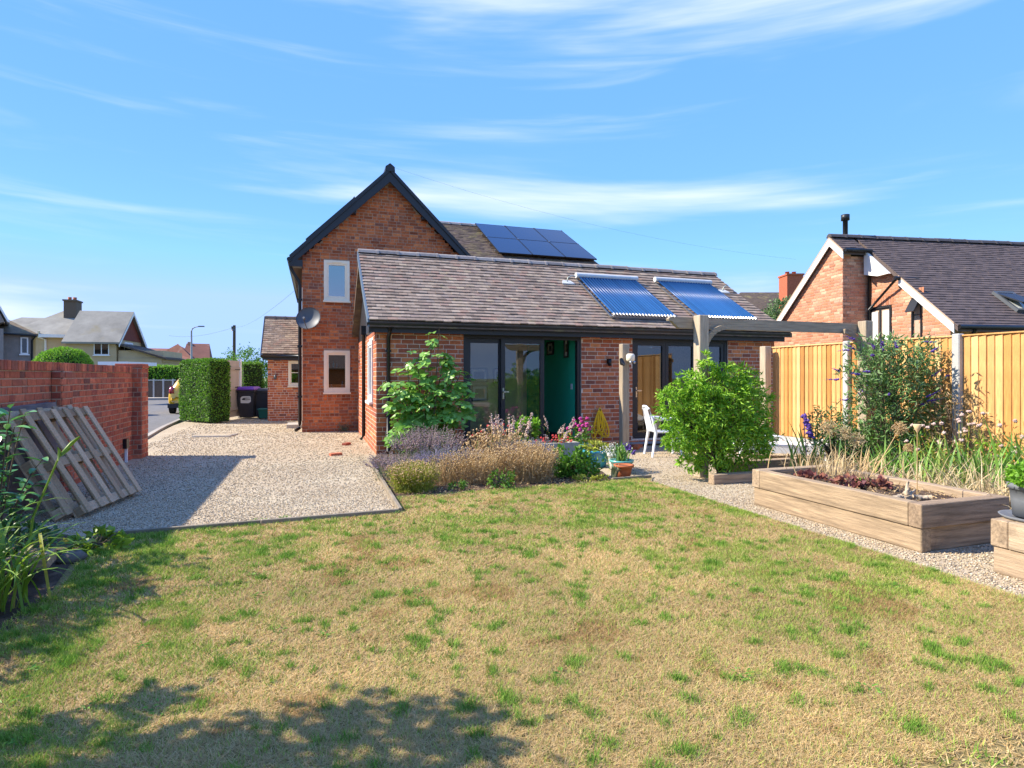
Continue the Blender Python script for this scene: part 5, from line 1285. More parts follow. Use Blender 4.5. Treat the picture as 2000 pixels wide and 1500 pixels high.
MB().tube([(-0.02, -0.12, 4.9), (-0.02, -0.12, 5.25)], 0.12, 8).build('junction_box', 'dish', tp, True)
def cable(label, a, b, sag, r=0.0018):
    a, b = Vector(a), Vector(b)
    pts = [a.lerp(b, q) - Vector((0, 0, sag * 4 * q * (1 - q))) for q in np.linspace(0, 1, 14)]
    m = MB(); m.tube(pts, r, 4); tag(m.build('overhead_cable', 'cable'), label, 'cable')
pt_ = Vector(far(457, 45)) + Vector((0, 0, 5.2))
cable('thin overhead cable from the gable peak towards the neighbouring house', (APX, GY - 0.2, APZ + 0.1), (14.6, 15.0, 5.2), 0.35)
cable('thin overhead cable from the house corner to the telegraph pole', (-0.4, GY - 0.05, 3.75), pt_, 0.3, 0.004)
cable('thin overhead cable between the telegraph pole and the street lamp side', pt_, Vector(far(330, 60)) + Vector((0, 0, 5.6)), 0.35, 0.008)

# ================================================================ right: neighbouring house
nbh = thing('neighbour_house', 'newer brick house with dark tiled roof and black flue beyond the fence', 'house', (13.3, 9.25, 0), R(-9.5))
SL = 0.85; ZE, SA = 2.72, 2.75; ZA = ZE + SL * SA
OFF = -0.75; SC = 2.40
brick_wall(nbh, 'recessed_gable_wall', (0, SC, 0), (0, -1, 0), SC, 2.30, 'brick_new', 'mortar_new', course=0.075, blen=0.225, local=True, openings=[],
           inside=lambda u, z: z < ZE + SL * (SC - u) - 0.08 and not any(a < SC - u < b and c < z < d + 0.08 for a, b, c, d in ((1.62, 2.36, 2.0, 3.22), (0.72, 1.02, 2.28, 3.30))),
           extra=lambda mb: mb.prism([(0, 2.301), (SC, 2.301), (SC, ZE + SL * SC - 0.1), (0, ZE - 0.06)], 'x', 0.0, 0.24, 0.3), bond='stretcher')
brick_wall(nbh, 'projecting_gable_wall', (OFF, 6.2, 0), (0, -1, 0), 6.2 - SC, 1.9, 'brick_new', 'mortar_new', course=0.075, blen=0.225, local=True,
           inside=lambda u, z: z < ZA - SL * abs(6.2 - u - SA) - 0.10,
           extra=lambda mb: mb.prism([(SC, 1.901), (6.2, 1.901), (6.2, ZA - SL * (6.2 - SA) - 0.1), (SA, ZA - 0.1), (SC, ZA - SL * (SA - SC) - 0.1)], 'x', OFF, OFF + 0.24, 0.3), bond='stretcher')
brick_wall(nbh, 'return_wall', (OFF + 0.001, SC, 0), (1, 0, 0), -OFF - 0.002, 4.55, 'brick_new', 'mortar_new', course=0.075, blen=0.225, local=True, bond='stretcher', depth=0.2)
brick_wall(nbh, 'front_wall', (0.245, 0, 0), (1, 0, 0), 8.4, 2.62, 'brick_new', 'mortar_new', course=0.075, blen=0.225, local=True, bond='stretcher')
nroof, NP = tile_roof(nbh, 'roof', (-0.12, -0.28, ZE - 0.20), (1, 0, 0), (0, 1, 0), 8.8, straight(SA + 0.28, ZA - ZE + 0.26), 0.105, 0.17, 'roof_tile_grey', 'roof_tile_grey', 0, local=True,
                      keep=lambda s, a: a < 5.6 + (4.1 - s) * 0.80)
nr2, _ = tile_roof(nbh, 'verge_roof', (OFF - 0.12, SC - 0.16, ZE + SL * (SC - 0.16) + 0.05), (1, 0, 0), (0, 1, 0), 0.66, straight(SA - SC + 0.16, SL * (SA - SC + 0.16)), 0.105, 0.17, 'roof_tile_grey', 'roof_tile_grey', 0, local=True)
mb = MB(); mb.prism([(SA, ZA + 0.05), (6.5, ZA - SL * (6.5 - SA)), (6.5, ZA - SL * (6.5 - SA) - 0.12), (SA, ZA - 0.08)], 'x', OFF - 0.12, 5.6, 0.3); mb.build('roof_back', 'roof_tile_grey', nbh, True)
ridge_tiles(nbh, (OFF - 0.13, SA, ZA + 0.13), (5.6, SA, ZA + 0.13), 'ridge_tile_dark', 14, 0.11, True)
def barge(y0, y1, x, z_of, th=0.16):
    m = MB(); m.prism([(y0, z_of(y0) + 0.03), (y1, z_of(y1) + 0.03), (y1, z_of(y1) - th), (y0, z_of(y0) - th)], 'x', x - 0.025, x, 0.3); m.build('barge_board', 'white_paint', nbh, True)
    m = MB(); m.prism([(y0, z_of(y0) + 0.075), (y1, z_of(y1) + 0.075), (y1, z_of(y1) + 0.03), (y0, z_of(y0) + 0.03)], 'x', x - 0.03, x + 0.03, 0.3); m.build('verge_mortar', 'mortar_new', nbh, True)
zf = lambda y: ZE + SL * y; zb_ = lambda y: ZA - SL * (y - SA)
barge(-0.2, 1.30, -0.10, zf); barge(SC - 0.16, SA, OFF - 0.10, zf); barge(SA, 6.4, OFF - 0.10, zb_)
m = MB(); m.prism([(1.50, ZE + SL * 1.50 - 0.02), (SC - 0.10, ZE + SL * SC - 0.06), (SC - 0.10, ZE + SL * 1.5 + 0.08), (1.85, ZE + SL * 1.5 - 0.03)], 'x', -0.22, -0.14, 0.3); m.build('step_cheek', 'white_paint', nbh, True)
m = MB(); m.tube([(OFF - 0.1, SC - 0.22, ZE + SL * SC - 0.08), (-0.10, SC - 0.22, ZE + SL * SC - 0.08)], 0.05, 8); m.tube([(-0.24, 1.28, ZE + SL * 1.30), (0.3, 1.20, ZE + SL * 1.26)], 0.05, 8)
m.tube([(-0.20, 1.30, ZE + SL * 1.3 - 0.04), (-0.08, SC - 0.12, ZE + SL * 1.3 - 0.65)], 0.03, 8); m.tube([(-0.05, SC - 0.08, ZE + SL * SC - 0.1), (-0.05, SC - 0.08, 0)], 0.035, 8); m.build('step_gutters', 'black_plastic', nbh, True)
m = MB(); m.tube([(-0.1, -0.30, ZE - 0.20), (8.7, -0.30, ZE - 0.20)], 0.055, 8)
for x in (0.30, 2.15): m.tube([(x, -0.30, ZE - 0.25), (x, -0.28, ZE - 0.32), (x - 0.07, -0.06, ZE - 0.46), (x - 0.07, -0.06, 0)], 0.036, 8)
m.build('front_gutter', 'black_plastic', nbh, True)
window_part(nbh, (-0.005, 2.35, 2.0), (0, -1, 0), 0.72, 1.22, 'anthracite', 'car_glass', 0.05, 0.03, mull=(0.36,), local=True)
for z in (0, 1):
    o = MB(); o.box(-0.02, -0.012, 2.26 - z * 0.36, 2.06 - z * 0.36, 2.12, 3.10, 0.3); o.build('blind', 'white_paint', nbh, True)
window_part(nbh, (-0.005, 1.02, 2.28), (0, -1, 0), 0.29, 1.02, 'anthracite', 'car_glass', 0.035, 0.03, trans=(0.62,), local=True)
o = MB(); o.add([(-0.04, 1.00, 3.26), (-0.04, 0.75, 3.26), (-0.20, 0.75, 2.96), (-0.20, 1.00, 2.96), (-0.07, 1.00, 3.26), (-0.07, 0.75, 3.26), (-0.23, 0.75, 2.97), (-0.23, 1.00, 2.97)], [(0, 1, 2, 3), (7, 6, 5, 4), (2, 6, 7, 3), (1, 5, 6, 2), (0, 3, 7, 4)], 0.3); o.build('open_top_light', 'anthracite', nbh, True)
for (y0, w, z) in ((1.58, 0.82, 3.23), (0.68, 0.40, 3.31)):
    for i in range(int(w / 0.075)):
        piece('soldier_brick', (0.012, 0.066, 0.215), (-0.008, y0 + 0.038 + i * 0.075, z + 0.11), 'brick_new', nbh, local=True, bevel=0.003)
MB().box(-0.03, 0.0, 1.30, 1.40, 3.62, 3.72, 0.3).build('wall_vent', 'anthracite', nbh, True)
MB().lathe([(0.062, 0), (0.062, 0.55), (0.105, 0.55), (0.105, 0.70), (0.02, 0.715), (0, 0.715)], (-0.30, SA + 0.12, ZA + 0.02), 18).build('flue', 'anthracite', nbh, True)
rw = thing('roof_window', 'open roof window on the dark tiled slope of the neighbouring house', 'roof window', (0, 0, 0)); rw.parent = None
Mx = Matrix.Rotation(R(-9.5), 4, 'Z'); Pn = Mx @ NP(0.55, 1.95) + nbh.location; ns_ = Mx @ (NP(2, 0) - NP(1, 0)).normalized(); na_ = Mx @ Vector((1, 0, 0)); nn_ = na_.cross(ns_)
rw.location = Pn + nn_ * 0.04; rw.rotation_euler = Matrix((na_, ns_, nn_)).transposed().to_euler()
fr = MB(); fr.box(0, 0.55, 0, 0.06, 0, 0.07); fr.box(0, 0.55, 0.72, 0.78, 0, 0.07); fr.box(0, 0.06, 0.06, 0.72, 0, 0.07); fr.box(0.49, 0.55, 0.06, 0.72, 0, 0.07); fr.build('frame', 'dish', rw, True)
sa_ = MB(); sa_.add([(0.03, 0.05, 0.22), (0.52, 0.05, 0.22), (0.52, 0.75, 0.02), (0.03, 0.75, 0.02), (0.03, 0.05, 0.25), (0.52, 0.05, 0.25), (0.52, 0.75, 0.05), (0.03, 0.75, 0.05)], [(3, 2, 1, 0), (4, 5, 6, 7), (0, 1, 5, 4), (1, 2, 6, 5), (2, 3, 7, 6), (3, 0, 4, 7)], 0.3); sa_.build('sash', 'anthracite', rw, True)
MB().box(0.08, 0.47, 0.08, 0.70, 0.03, 0.036).build('pane', 'lens_glass', rw, True)

bh = thing('hipped_house', 'old house with mossy hipped roof and chimneys behind the neighbouring gable', 'house', far(1495, 36), RZ)
k5 = 36 / 1150; X5 = lambda p: (p - 1495) * k5; Z5 = lambda y: 1.45 + (735 - y) * k5
wbox(bh, X5(1420), X5(1640), 0, 7, 0, Z5(640), 'brick_new')
mb = MB(); hip(mb, X5(1412), X5(1650), 0, 7, Z5(640), Z5(555), X5(1490), X5(1600), 0.3); mb.build('roof', 'roof_tile_old', bh, True)
c1 = MB(); c1.box(X5(1530), X5(1561), -0.5, 0.6, Z5(640), Z5(540), 0.3); c1.box(X5(1528.5), X5(1562.5), -0.56, 0.66, Z5(540), Z5(537), 0.3); c1o = c1.build('brick_chimney', 'brick_wall', bh, True)
for p_ in (1539, 1552): MB().lathe([(0.12, 0), (0.12, 0.20), (0.14, 0.2), (0.0, 0.22)], (X5(p_), 0.1, Z5(537)), 10).build('chimney_pot', 'terracotta', c1o, True)
c2 = MB(); c2.box(X5(1432), X5(1455), 1.5, 2.6, Z5(640), Z5(567), 0.3); c2o = c2.build('stone_chimney', 'stone', bh, True)
for p_ in (1434, 1443, 1451): MB().lathe([(0.13, 0), (0.12, 0.22), (0.16, 0.24), (0.16, 0.30), (0.0, 0.30)], (X5(p_), 2.0, Z5(567)), 10).build('chimney_pot', 'terracotta', c2o, True)

# ================================================================ behind the camera: what the glass doors reflect
ob = thing('garden_outbuilding', 'low outbuilding with grey tiled roof behind the viewer, seen mirrored in the doors', 'outbuilding', (1, -11, 0))
MB().box(-5, 6.5, -15, -11, 0, 2.15, 0.3).build('wall', 'brick_extension', ob)
MB().prism([(-10.6, 2.05), (-13, 3.7), (-15.4, 2.05), (-15.4, 1.95), (-10.6, 1.95)], 'x', -5.3, 6.8, 0.3).build('roof', 'roof_tile_grey', ob)
for x in (-3.2, -0.5, 3.0): MB().box(x, x + 1.2, -11.0, -10.94, 0.9, 2.0, 0.3).build('window', 'car_glass', ob)
# ================================================================ lawn grass
def in_lawn(X, Y):
    a = (X > -1.86) & (X < 4.355) & (Y < 6.17 + (X + 1.86) * 0.045)
    b = (X > 0.90) & (X < 4.36) & (Y < 7.02 + 0.08 * X * 0.8)
    left = X > (-1.66 - 0.16 * np.clip((Y - 4.4) / 1.8, 0, 1) + 0.05 * np.sin(Y * 4.1))
    return (a | b) & left
def grass():
    segs = []
    for (y0, y1, dens, w, h) in ((0.2, 1.6, 5000, 0.0030, 1.0), (1.6, 2.9, 38000, 0.0017, 1.0), (2.9, 4.2, 28000, 0.0022, 1.0), (4.2, 5.6, 19000, 0.0031, 1.0), (5.6, 7.4, 14000, 0.0040, 1.0)):
        n = int(dens * 6.3 * (y1 - y0)); X = rng.uniform(-1.9, 4.4, n); Y = rng.uniform(y0, y1, n)
        k = in_lawn(X, Y); X, Y = X[k], Y[k]
        segs.append((X, Y, np.full(len(X), w), np.full(len(X), h)))
    X = np.concatenate([s[0] for s in segs]); Y = np.concatenate([s[1] for s in segs]); W = np.concatenate([s[2] for s in segs])
    # greenness: broad patches, small tufts, greener towards the left border and the edges
    g = vnoise(X + 40, Y + 40, 0.75, 5, 3) * 0.40 + vnoise(X + 11, Y + 7, 4.2, 21, 3) * 0.70
    g += 0.20 * np.clip((0.6 - X) / 2.2, 0, 1) + 0.10 * np.clip((X - 3.6) / 0.7, 0, 1) + 0.12 * np.clip((Y - 6.3) / 0.8, 0, 1) * 0.6 + 0.14 * np.clip((Y - 5.75) / 0.4, 0, 1) * (X < 0.9)
    tuft = np.zeros_like(X); tr = np.random.default_rng(77)
    nt_ = 900; tx = tr.uniform(-1.7, 4.35, nt_); ty = tr.uniform(1.2, 7.1, nt_); ts = tr.uniform(0.018, 0.062, nt_) * (1 + 0.6 * (tr.random(nt_) > 0.9))
    for a, b, s in zip(tx, ty, ts):
        k = np.nonzero((np.abs(X - a) < 3 * s) & (np.abs(Y - b) < 3 * s))[0]
        ang = tr.random() * 3.14; ca, sa = math.cos(ang), math.sin(ang); dx, dy = X[k] - a, Y[k] - b
        u, v = dx * ca + dy * sa, (-dx * sa + dy * ca) * 1.7
        tuft[k] = np.maximum(tuft[k], np.exp(-(u * u + v * v) / (s * s) * 1.1) * tr.uniform(0.6, 1.0))
    gg = 0.07 + np.clip((g - 0.57) * 2.2, 0, 0.7) + tuft * 0.95 + rng.normal(0, 0.10, len(X))
    green = rng.random(len(X)) < np.clip(gg, 0.06, 0.96)
    n = len(X)
    bare = vnoise(X, Y, 2.6, 91, 3) > 0.70
    H = np.where(green, rng.uniform(0.016, 0.034, n) * (1 + 0.7 * tuft), rng.uniform(0.006, 0.020, n))
    az = rng.uniform(0, 6.283, n); lean = np.where(green, rng.uniform(0.2, 1.2, n), rng.uniform(1.0, 4.2, n)) * H
    P = np.stack([X, Y, np.full(n, 0.009)], 1); tip = P + np.stack([np.cos(az) * lean, np.sin(az) * lean, H], 1)
    sx = np.stack([-np.sin(az), np.cos(az), np.zeros(n)], 1); tw = rng.uniform(-0.9, 0.9, n)
    sd = np.stack([sx[:, 0] * np.cos(tw) + np.cos(az) * np.sin(tw), sx[:, 1] * np.cos(tw) + np.sin(az) * np.sin(tw), np.zeros(n)], 1) * (W * rng.uniform(0.7, 1.3, n))[:, None]
    V = np.stack([P - sd, P + sd, tip], 1)
    T = np.arange(3 * n).reshape(-1, 3)
    s = rng.random(n)[:, None]
    straw = np.array(lin('#b8985f')) * (1 - s) + np.array(lin('#e0c690')) * s
    tone = vnoise(X + 3, Y + 9, 1.6, 33, 4)[:, None]
    straw = straw * (0.72 + 0.55 * tone)
    straw = np.where(bare[:, None], straw * np.array([0.80, 0.72, 0.66]), straw)
    s2 = rng.random(n)[:, None]
    grn = np.array(lin('#6c8e30')) * (1 - s2) + np.array(lin('#a8be58')) * s2
    grn = grn * (1.04 - 0.30 * tuft[:, None]) * np.where(tuft[:, None] > 0.25, np.array([0.80, 1.0, 0.8]), np.array([1.06, 1.0, 1.0]))
    colr = np.where(green[:, None], grn, straw) * rng.uniform(0.8, 1.15, (n, 1))
    o = np_mesh('lawn_grass', V, T, 'grass', None, col=colr)
    tag(o, 'dry straw coloured lawn grass with scattered green tufts', 'grass', kind='stuff')
grass()
wd = Tri(); tr_w = np.random.default_rng(5)
for i in range(46):
    c_ = np.array([tr_w.uniform(-1.4, 4.2), tr_w.uniform(1.8, 6.9), 0.012]); m_ = tr_w.integers(9, 26); a_ = tr_w.random(m_) * 6.283; q_ = tr_w.random(m_)[:, None] * tr_w.uniform(0.02, 0.07)
    P_ = c_ + np.stack([np.cos(a_), np.sin(a_), np.zeros(m_)], 1) * q_ + np.array([0, 0, 1]) * tr_w.uniform(0.002, 0.02, (m_, 1))
    wd.leaves(P_, np.stack([np.cos(a_), np.sin(a_), np.full(m_, 0.25)], 1), rand_dirs(m_, 2.0), tr_w.uniform(0.012, 0.034, m_), 0.011, fold=0.1)
tag(wd.build('lawn_weeds', 'leaf_hedge'), 'small broad leaved weeds and clover in the lawn', 'weeds', kind='stuff')

# ================================================================ gravel stones
def stones():
    Xs, Ys, Rs = [], [], []
    for (x0, x1, y0, y1, dens, r) in ((4.39, 5.75, 1.6, 3.5, 2600, 0.0085), (4.39, 4.70, 3.5, 7.2, 2400, 0.0085), (4.70, 5.76, 5.47, 7.4, 1500, 0.0085), (4.3, 9.9, 7.3, 10.7, 320, 0.011),
                                      (-1.7, 0.84, 6.02, 6.2, 60, 0.0075), (4.2, 4.36, 2.0, 7.0, 70, 0.0075), (-2.95, 0.84, 6.2, 8.0, 1900, 0.0085), (-2.95, 0.85, 8.0, 10.5, 1000, 0.010), (-2.9, 1.05, 10.5, 13.5, 420, 0.012), (-3.4, 1.05, 13.5, 17.5, 260, 0.015), (-3.4, -0.4, 17.5, 21.0, 150, 0.017)):
        n = int((x1 - x0) * (y1 - y0) * dens); X = rng.uniform(x0, x1, n); Y = rng.uniform(y0, y1, n)
        Xs.append(X); Ys.append(Y); Rs.append(rng.uniform(0.55, 1.35, n) * r)
    X = np.concatenate(Xs); Y = np.concatenate(Ys); r = np.concatenate(Rs)
    k = ~((X < 0.84) & (Y < 6.31 + (X < -1.8) * 0.1) & (Y > 6.2)) & ~((X > 5.8) & (Y < 7.4)) & ~((X < 4.15) & (X > 0.86) & (Y > 6.9) & (Y < 11.1)) & ~((Y > 16.15) & (X > -0.35))
    k &= ~((X < -1.6) & (Y < 6.75 - (X + 3.0) * 0.45))
    X, Y, r = X[k], Y[k], r[k]; n = len(X)
    t = Tri(); t.blobs(np.stack([X, Y, 0.002 + r * 0.25], 1), r, squash=(1.0, 0.72, 0.55))
    pal = np.array([lin(h) for h in ('#b0a086', '#d0c2a4', '#9c8c76', '#c0b092', '#dcd0b8', '#a89070', '#8c8274', '#ccb48e', '#b8a88c')])
    c = pal[rng.integers(0, len(pal), n)] * rng.uniform(0.75, 1.1, (n, 1))
    o = t.build('gravel_stones', 'pebble', None, col=np.repeat(c, 8, 0))
    tag(o, 'loose pale brown pebbles covering the drive and paths', 'gravel', kind='stuff')
stones()

# ================================================================ plant builders
def polyline(A, B, bend, n=5):
    A, B = np.array(A, float), np.array(B, float); q = np.linspace(0, 1, n)[:, None]
    return A + (B - A) * q + np.array(bend) * (4 * q * (1 - q))
def hedge_box(name, label, c, L, W, H, rz, n, leaf, mat, z0=0.05, cat='hedge', dome=0.0):
    t = thing(name, label, cat, (c[0], c[1], c[2] if len(c) > 2 else 0), rz)
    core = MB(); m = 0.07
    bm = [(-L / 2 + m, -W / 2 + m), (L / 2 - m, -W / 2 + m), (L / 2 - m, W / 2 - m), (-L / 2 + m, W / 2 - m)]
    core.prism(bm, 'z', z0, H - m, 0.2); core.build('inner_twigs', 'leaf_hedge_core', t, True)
    a = np.array([L * H, L * H, W * H, W * H, L * W * 1.2]); f = rng.choice(5, n, p=a / a.sum()); u = rng.uniform(-0.5, 0.5, n); v = rng.random(n)
    P = np.zeros((n, 3)); Nn = np.zeros((n, 3))
    for i, (nx, ny, nz) in enumerate(((0, -1, 0), (0, 1, 0), (-1, 0, 0), (1, 0, 0), (0, 0, 1))):
        k = f == i
        if nz: P[k] = np.stack([u[k] * L, (v[k] - 0.5) * W, np.full(k.sum(), H)], 1)
        elif ny: P[k] = np.stack([u[k] * L, np.full(k.sum(), ny * W / 2), z0 + v[k] * (H - z0)], 1)
        else: P[k] = np.stack([np.full(k.sum(), nx * L / 2), u[k] * W, z0 + v[k] * (H - z0)], 1)
        Nn[k] = (nx, ny, nz)
    wob = vnoise(P[:, 0] + P[:, 1] * 0.7 + 30, P[:, 2] + P[:, 1] + 30, 2.2, 3, 3) - 0.5
    P += Nn * (wob[:, None] * 0.24 + rng.uniform(-0.09, 0.05, (n, 1)) + (rng.random((n, 1)) > 0.985) * 0.08)
    # rounded shoulders
    r_ = 0.24; ex = np.maximum(np.abs(P[:, 0]) - (L / 2 - r_), 0); ey = np.maximum(np.abs(P[:, 1]) - (W / 2 - r_), 0); ez = np.maximum(P[:, 2] - (H - r_), 0)
    e = np.stack([ex * np.sign(P[:, 0]), ey * np.sign(P[:, 1]), ez], 1); le = np.linalg.norm(e, axis=1, keepdims=True)
    P -= e * np.clip(1 - r_ / np.maximum(le, 1e-6), 0, 1)
    P[:, :2] *= (0.94 + 0.06 * np.clip(P[:, 2] / 0.5, 0, 1))[:, None]
    D = unit(Nn * 0.6 + rand_dirs(n, 0.4)); tr = Tri()
    tr.leaves(P, D, rand_dirs(n) + Nn * 0.8, leaf * rng.uniform(0.7, 1.3, n), leaf * 0.55, fold=0.2)
    tag(tr.build('foliage', mat, t, local=True), kind='stuff')
    st = Tri(); a = np.stack([rng.uniform(-L / 2.4, L / 2.4, 14), rng.uniform(-W / 3, W / 3, 14), np.zeros(14)], 1); st.sticks(a, a + np.array([0, 0, 0.5]), 0.015, 0.01); st.build('stem', 'bark', t, local=True)
    return t
def shrub(name, label, base, blobs, n, leaf, wid, mat, cat='shrub', trunk_r=0.03, per=14, grp=None, stems=7, droop=0.0, core=None, bark='bark', spread=0.16):
    """blobs: (dx, dy, z, rx, ry, rz) ellipsoids of the crown relative to the base"""
    t = thing(name, label, cat, base, 0, grp); B = np.array(blobs, float)
    vol = B[:, 3] * B[:, 4] * B[:, 5]; vol = vol ** 0.75
    m = max(1, n // per); which = rng.choice(len(B), m, p=vol / vol.sum())
    d = rand_dirs(m); q = rng.uniform(0.45, 1.05, m) ** 0.6
    cc = B[which, :3] + d * B[which, 3:] * q[:, None]
    cc[:, 2] = np.maximum(cc[:, 2], 0.04)
    P = np.repeat(cc, per, 0) + rng.normal(0, spread, (m * per, 3)) * np.minimum(B[np.repeat(which, per), 3:], 0.6) * 0.9
    out = np.repeat(d, per, 0); D = unit(out * 0.7 + rand_dirs(len(P), 0.25 - droop))
    P[:, 2] = np.maximum(P[:, 2], 0.03)
    tint = np.clip(np.repeat(rng.random(m), per) * 0.6 + rng.random(len(P)) * 0.4, 0, 0.999)
    tr = Tri(); tr.leaves(P, D, rand_dirs(len(P), 0.9), leaf * rng.uniform(0.65, 1.3, len(P)), wid * rng.uniform(0.8, 1.2, len(P)), tint=tint, fold=0.22, curl=0.12 + droop * 0.2)
    tag(tr.build('crown', mat, t, local=True), kind='stuff')
    st = MB()
    for i in range(stems):
        b = B[i % len(B)]; e = b[:3] + rng.normal(0, 0.35, 3) * b[3:]
        s = np.array([rng.uniform(-0.06, 0.06), rng.uniform(-0.06, 0.06), 0.0])
        pl = polyline(s, e, (rng.uniform(-0.1, 0.1), rng.uniform(-0.1, 0.1), 0.1))
        st.tube(pl, [trunk_r * (1 - 0.75 * k / 4) for k in range(5)], 6)
    st.build('trunk', bark, t, True)
    if len(cc) > 0:
        tw = Tri(); k = rng.choice(m, min(m, 160), replace=False); src = B[which[k], :3] * np.array([0.6, 0.6, 0.7])
        tw.sticks(src, cc[k], 0.006, 0.003); tag(tw.build('twigs', bark, t, local=True), kind='stuff')
    return t
def spikes(name, label, region, n, h, stem_mat, head_mat, head='spike', lean=0.25, head_len=0.3, r=0.008, cat='plant', leaf_mat=None, n_leaf=0, leaf=0.05, wid=0.008, grp=None, hvar=0.3, stem_r=0.0022, per=14, low_leaf=0.7):
    """fine stemmed clump; region (cx, cy, rx, ry)"""
    cx, cy, rx, ry = region
    t = thing(name, label, cat, (cx, cy, 0), 0, grp)
    a = rng.random(n) * 6.283; q = np.sqrt(rng.random(n)); S = np.stack([np.cos(a) * rx * q * 0.8, np.sin(a) * ry * q * 0.8, np.zeros(n) + 0.01], 1)
    hh = h * (1 - hvar * rng.random(n)) * (1 - 0.25 * q ** 2)
    E = S + np.stack([np.cos(a) * q * lean * hh + rng.normal(0, 0.08, n) * hh, np.sin(a) * q * lean * hh + rng.normal(0, 0.08, n) * hh, hh], 1)
    M = (S + E) / 2 + np.stack([-np.cos(a) * 0.04 * q, -np.sin(a) * 0.04 * q, hh * 0.06], 1)
    d = unit(E - M)
    if n <= 45:                         # few enough to pick apart: every stem and head is a part of its own
        for i in range(n):
            st = Tri(); st.sticks(S[i:i+1], M[i:i+1], stem_r, stem_r * 0.9); st.sticks(M[i:i+1], E[i:i+1], stem_r * 0.9, stem_r * 0.6); st.build('stem', stem_mat, t, local=True)
            hd = Tri()
            if head == 'spike':
                for k in range(per):
                    f = k / (per - 1); hd.blobs(E[i:i+1] - d[i:i+1] * head_len * (1 - f) * hh[i] / h + rng.normal(0, r * 0.7, (2, 3)), r * (1.15 - 0.55 * f) * rng.uniform(0.7, 1.3, 2), squash=(1, 1, 0.8))
            elif head == 'pods': hd.blobs(E[i:i+1], r, squash=(1, 1, 1.25))
            else:
                m_ = 16; dd = rand_dirs(m_); hd.blobs(E[i] + dd * r * 0.55 * np.array([1, 1, 0.7]), r * rng.uniform(0.35, 0.6, m_))
            hd.build('flower_head', head_mat, t, local=True)
    else:
        st = Tri(); st.sticks(S, M, stem_r, stem_r * 0.9); st.sticks(M, E, stem_r * 0.9, stem_r * 0.6); tag(st.build('stems', stem_mat, t, local=True), kind='stuff')
    hd = Tri()
    if n <= 45: head = None
    if head == 'spike':
        for k in range(per):
            f = k / (per - 1); P = E - d * (head_len * (1 - f) * hh / h)[:, None] + rng.normal(0, r * 0.7, (n, 3))
            hd.blobs(P, r * (1.15 - 0.55 * f) * rng.uniform(0.7, 1.3, n), squash=(1, 1, 0.8))
    elif head == 'pods':
        hd.blobs(E, r * rng.uniform(0.7, 1.3, n), squash=(1, 1, 1.25))
        for k in range(3):
            f = rng.uniform(0.15, 0.55, n); P = E - d * (f * hh)[:, None] + rng.normal(0, 0.04, (n, 3)); hd.blobs(P, r * rng.uniform(0.5, 1.0, n), squash=(1, 1, 1.2)); 
    elif head == 'ball':
        hd.blobs(E, r * rng.uniform(0.7, 1.2, n)); hd.blobs(E, r * rng.uniform(0.7, 1.1, n))
    if hd.V: tag(hd.build('heads', head_mat, t, local=True), kind='stuff')
    if leaf_mat and n_leaf:
        i = rng.integers(0, n, n_leaf); f = rng.random(n_leaf) ** 1.2 * low_leaf; P = S[i] * (1 - f)[:, None] + E[i] * f[:, None] + rng.normal(0, 0.03, (n_leaf, 3)); P[:, 2] = np.maximum(P[:, 2], 0.01)
        lf = Tri(); lf.leaves(P, rand_dirs(n_leaf, 0.5), rand_dirs(n_leaf, 0.5), leaf * rng.uniform(0.6, 1.3, n_leaf), wid, fold=0.15); tag(lf.build('foliage', leaf_mat, t, local=True), kind='stuff')
    return t
def strap_mesh(L, W, arc, segs=8, twist=0.0):
    """one arching strap leaf in local space, growing along +y"""
    v, f = [], []
    y = z = 0.0; ang = math.radians(78)
    for i in range(segs + 1):
        q = i / segs; w = W * (0.75 + 0.5 * q) * (1 - q ** 3) + 0.0008
        v += [(-w / 2, y, z + w * 0.18), (0, y, z), (w / 2, y, z + w * 0.18)]
        y += L / segs * math.cos(ang); z += L / segs * math.sin(ang); ang -= arc / segs * (0.4 + 1.2 * q)
    for i in range(segs):
        b = i * 3; f += [(b, b + 1, b + 4, b + 3), (b + 1, b + 2, b + 5, b + 4)]
    return v, f
def straps(name, label, base, n, L, W, mat, arc=(1.2, 2.6), as_parts=False, spread=0.08, cat='plant', grp=None, az=None):
    t = thing(name, label, cat, base, 0, grp); mb = MB()
    variants = []
    if as_parts:
        for k in range(7):
            v, f = strap_mesh(L * rnd.uniform(0.7, 1.15), W * rnd.uniform(0.8, 1.2), rnd.uniform(*arc)); me = bpy.data.meshes.new('leaf'); me.from_pydata(v, [], f)
            me.polygons.foreach_set('use_smooth', [True] * len(f)); me.materials.append(MATS[mat]); variants.append(me)
    for i in range(n):
        a = rnd.uniform(0, 6.283) if az is None else rnd.uniform(*az); ox, oy = rnd.gauss(0, spread), rnd.gauss(0, spread)
        if as_parts:
            o = obj('leaf', variants[i % 7], t, (ox, oy, 0), (rnd.uniform(-0.25, 0.2), rnd.uniform(-0.2, 0.2), a)); s = rnd.uniform(0.75, 1.15); o.scale = (s, s, s)
        else:
            v, f = strap_mesh(L * rnd.uniform(0.6, 1.15), W * rnd.uniform(0.8, 1.2), rnd.uniform(*arc), 6); M = Matrix.Translation((ox, oy, 0)) @ Matrix.Rotation(a, 4, 'Z') @ Matrix.Rotation(rnd.uniform(-0.25, 0.15), 4, 'X')
            mb.add([M @ Vector(p) for p in v], f, rnd.random(), True)
    if not as_parts: mb.build('foliage', mat, t, True)
    return t

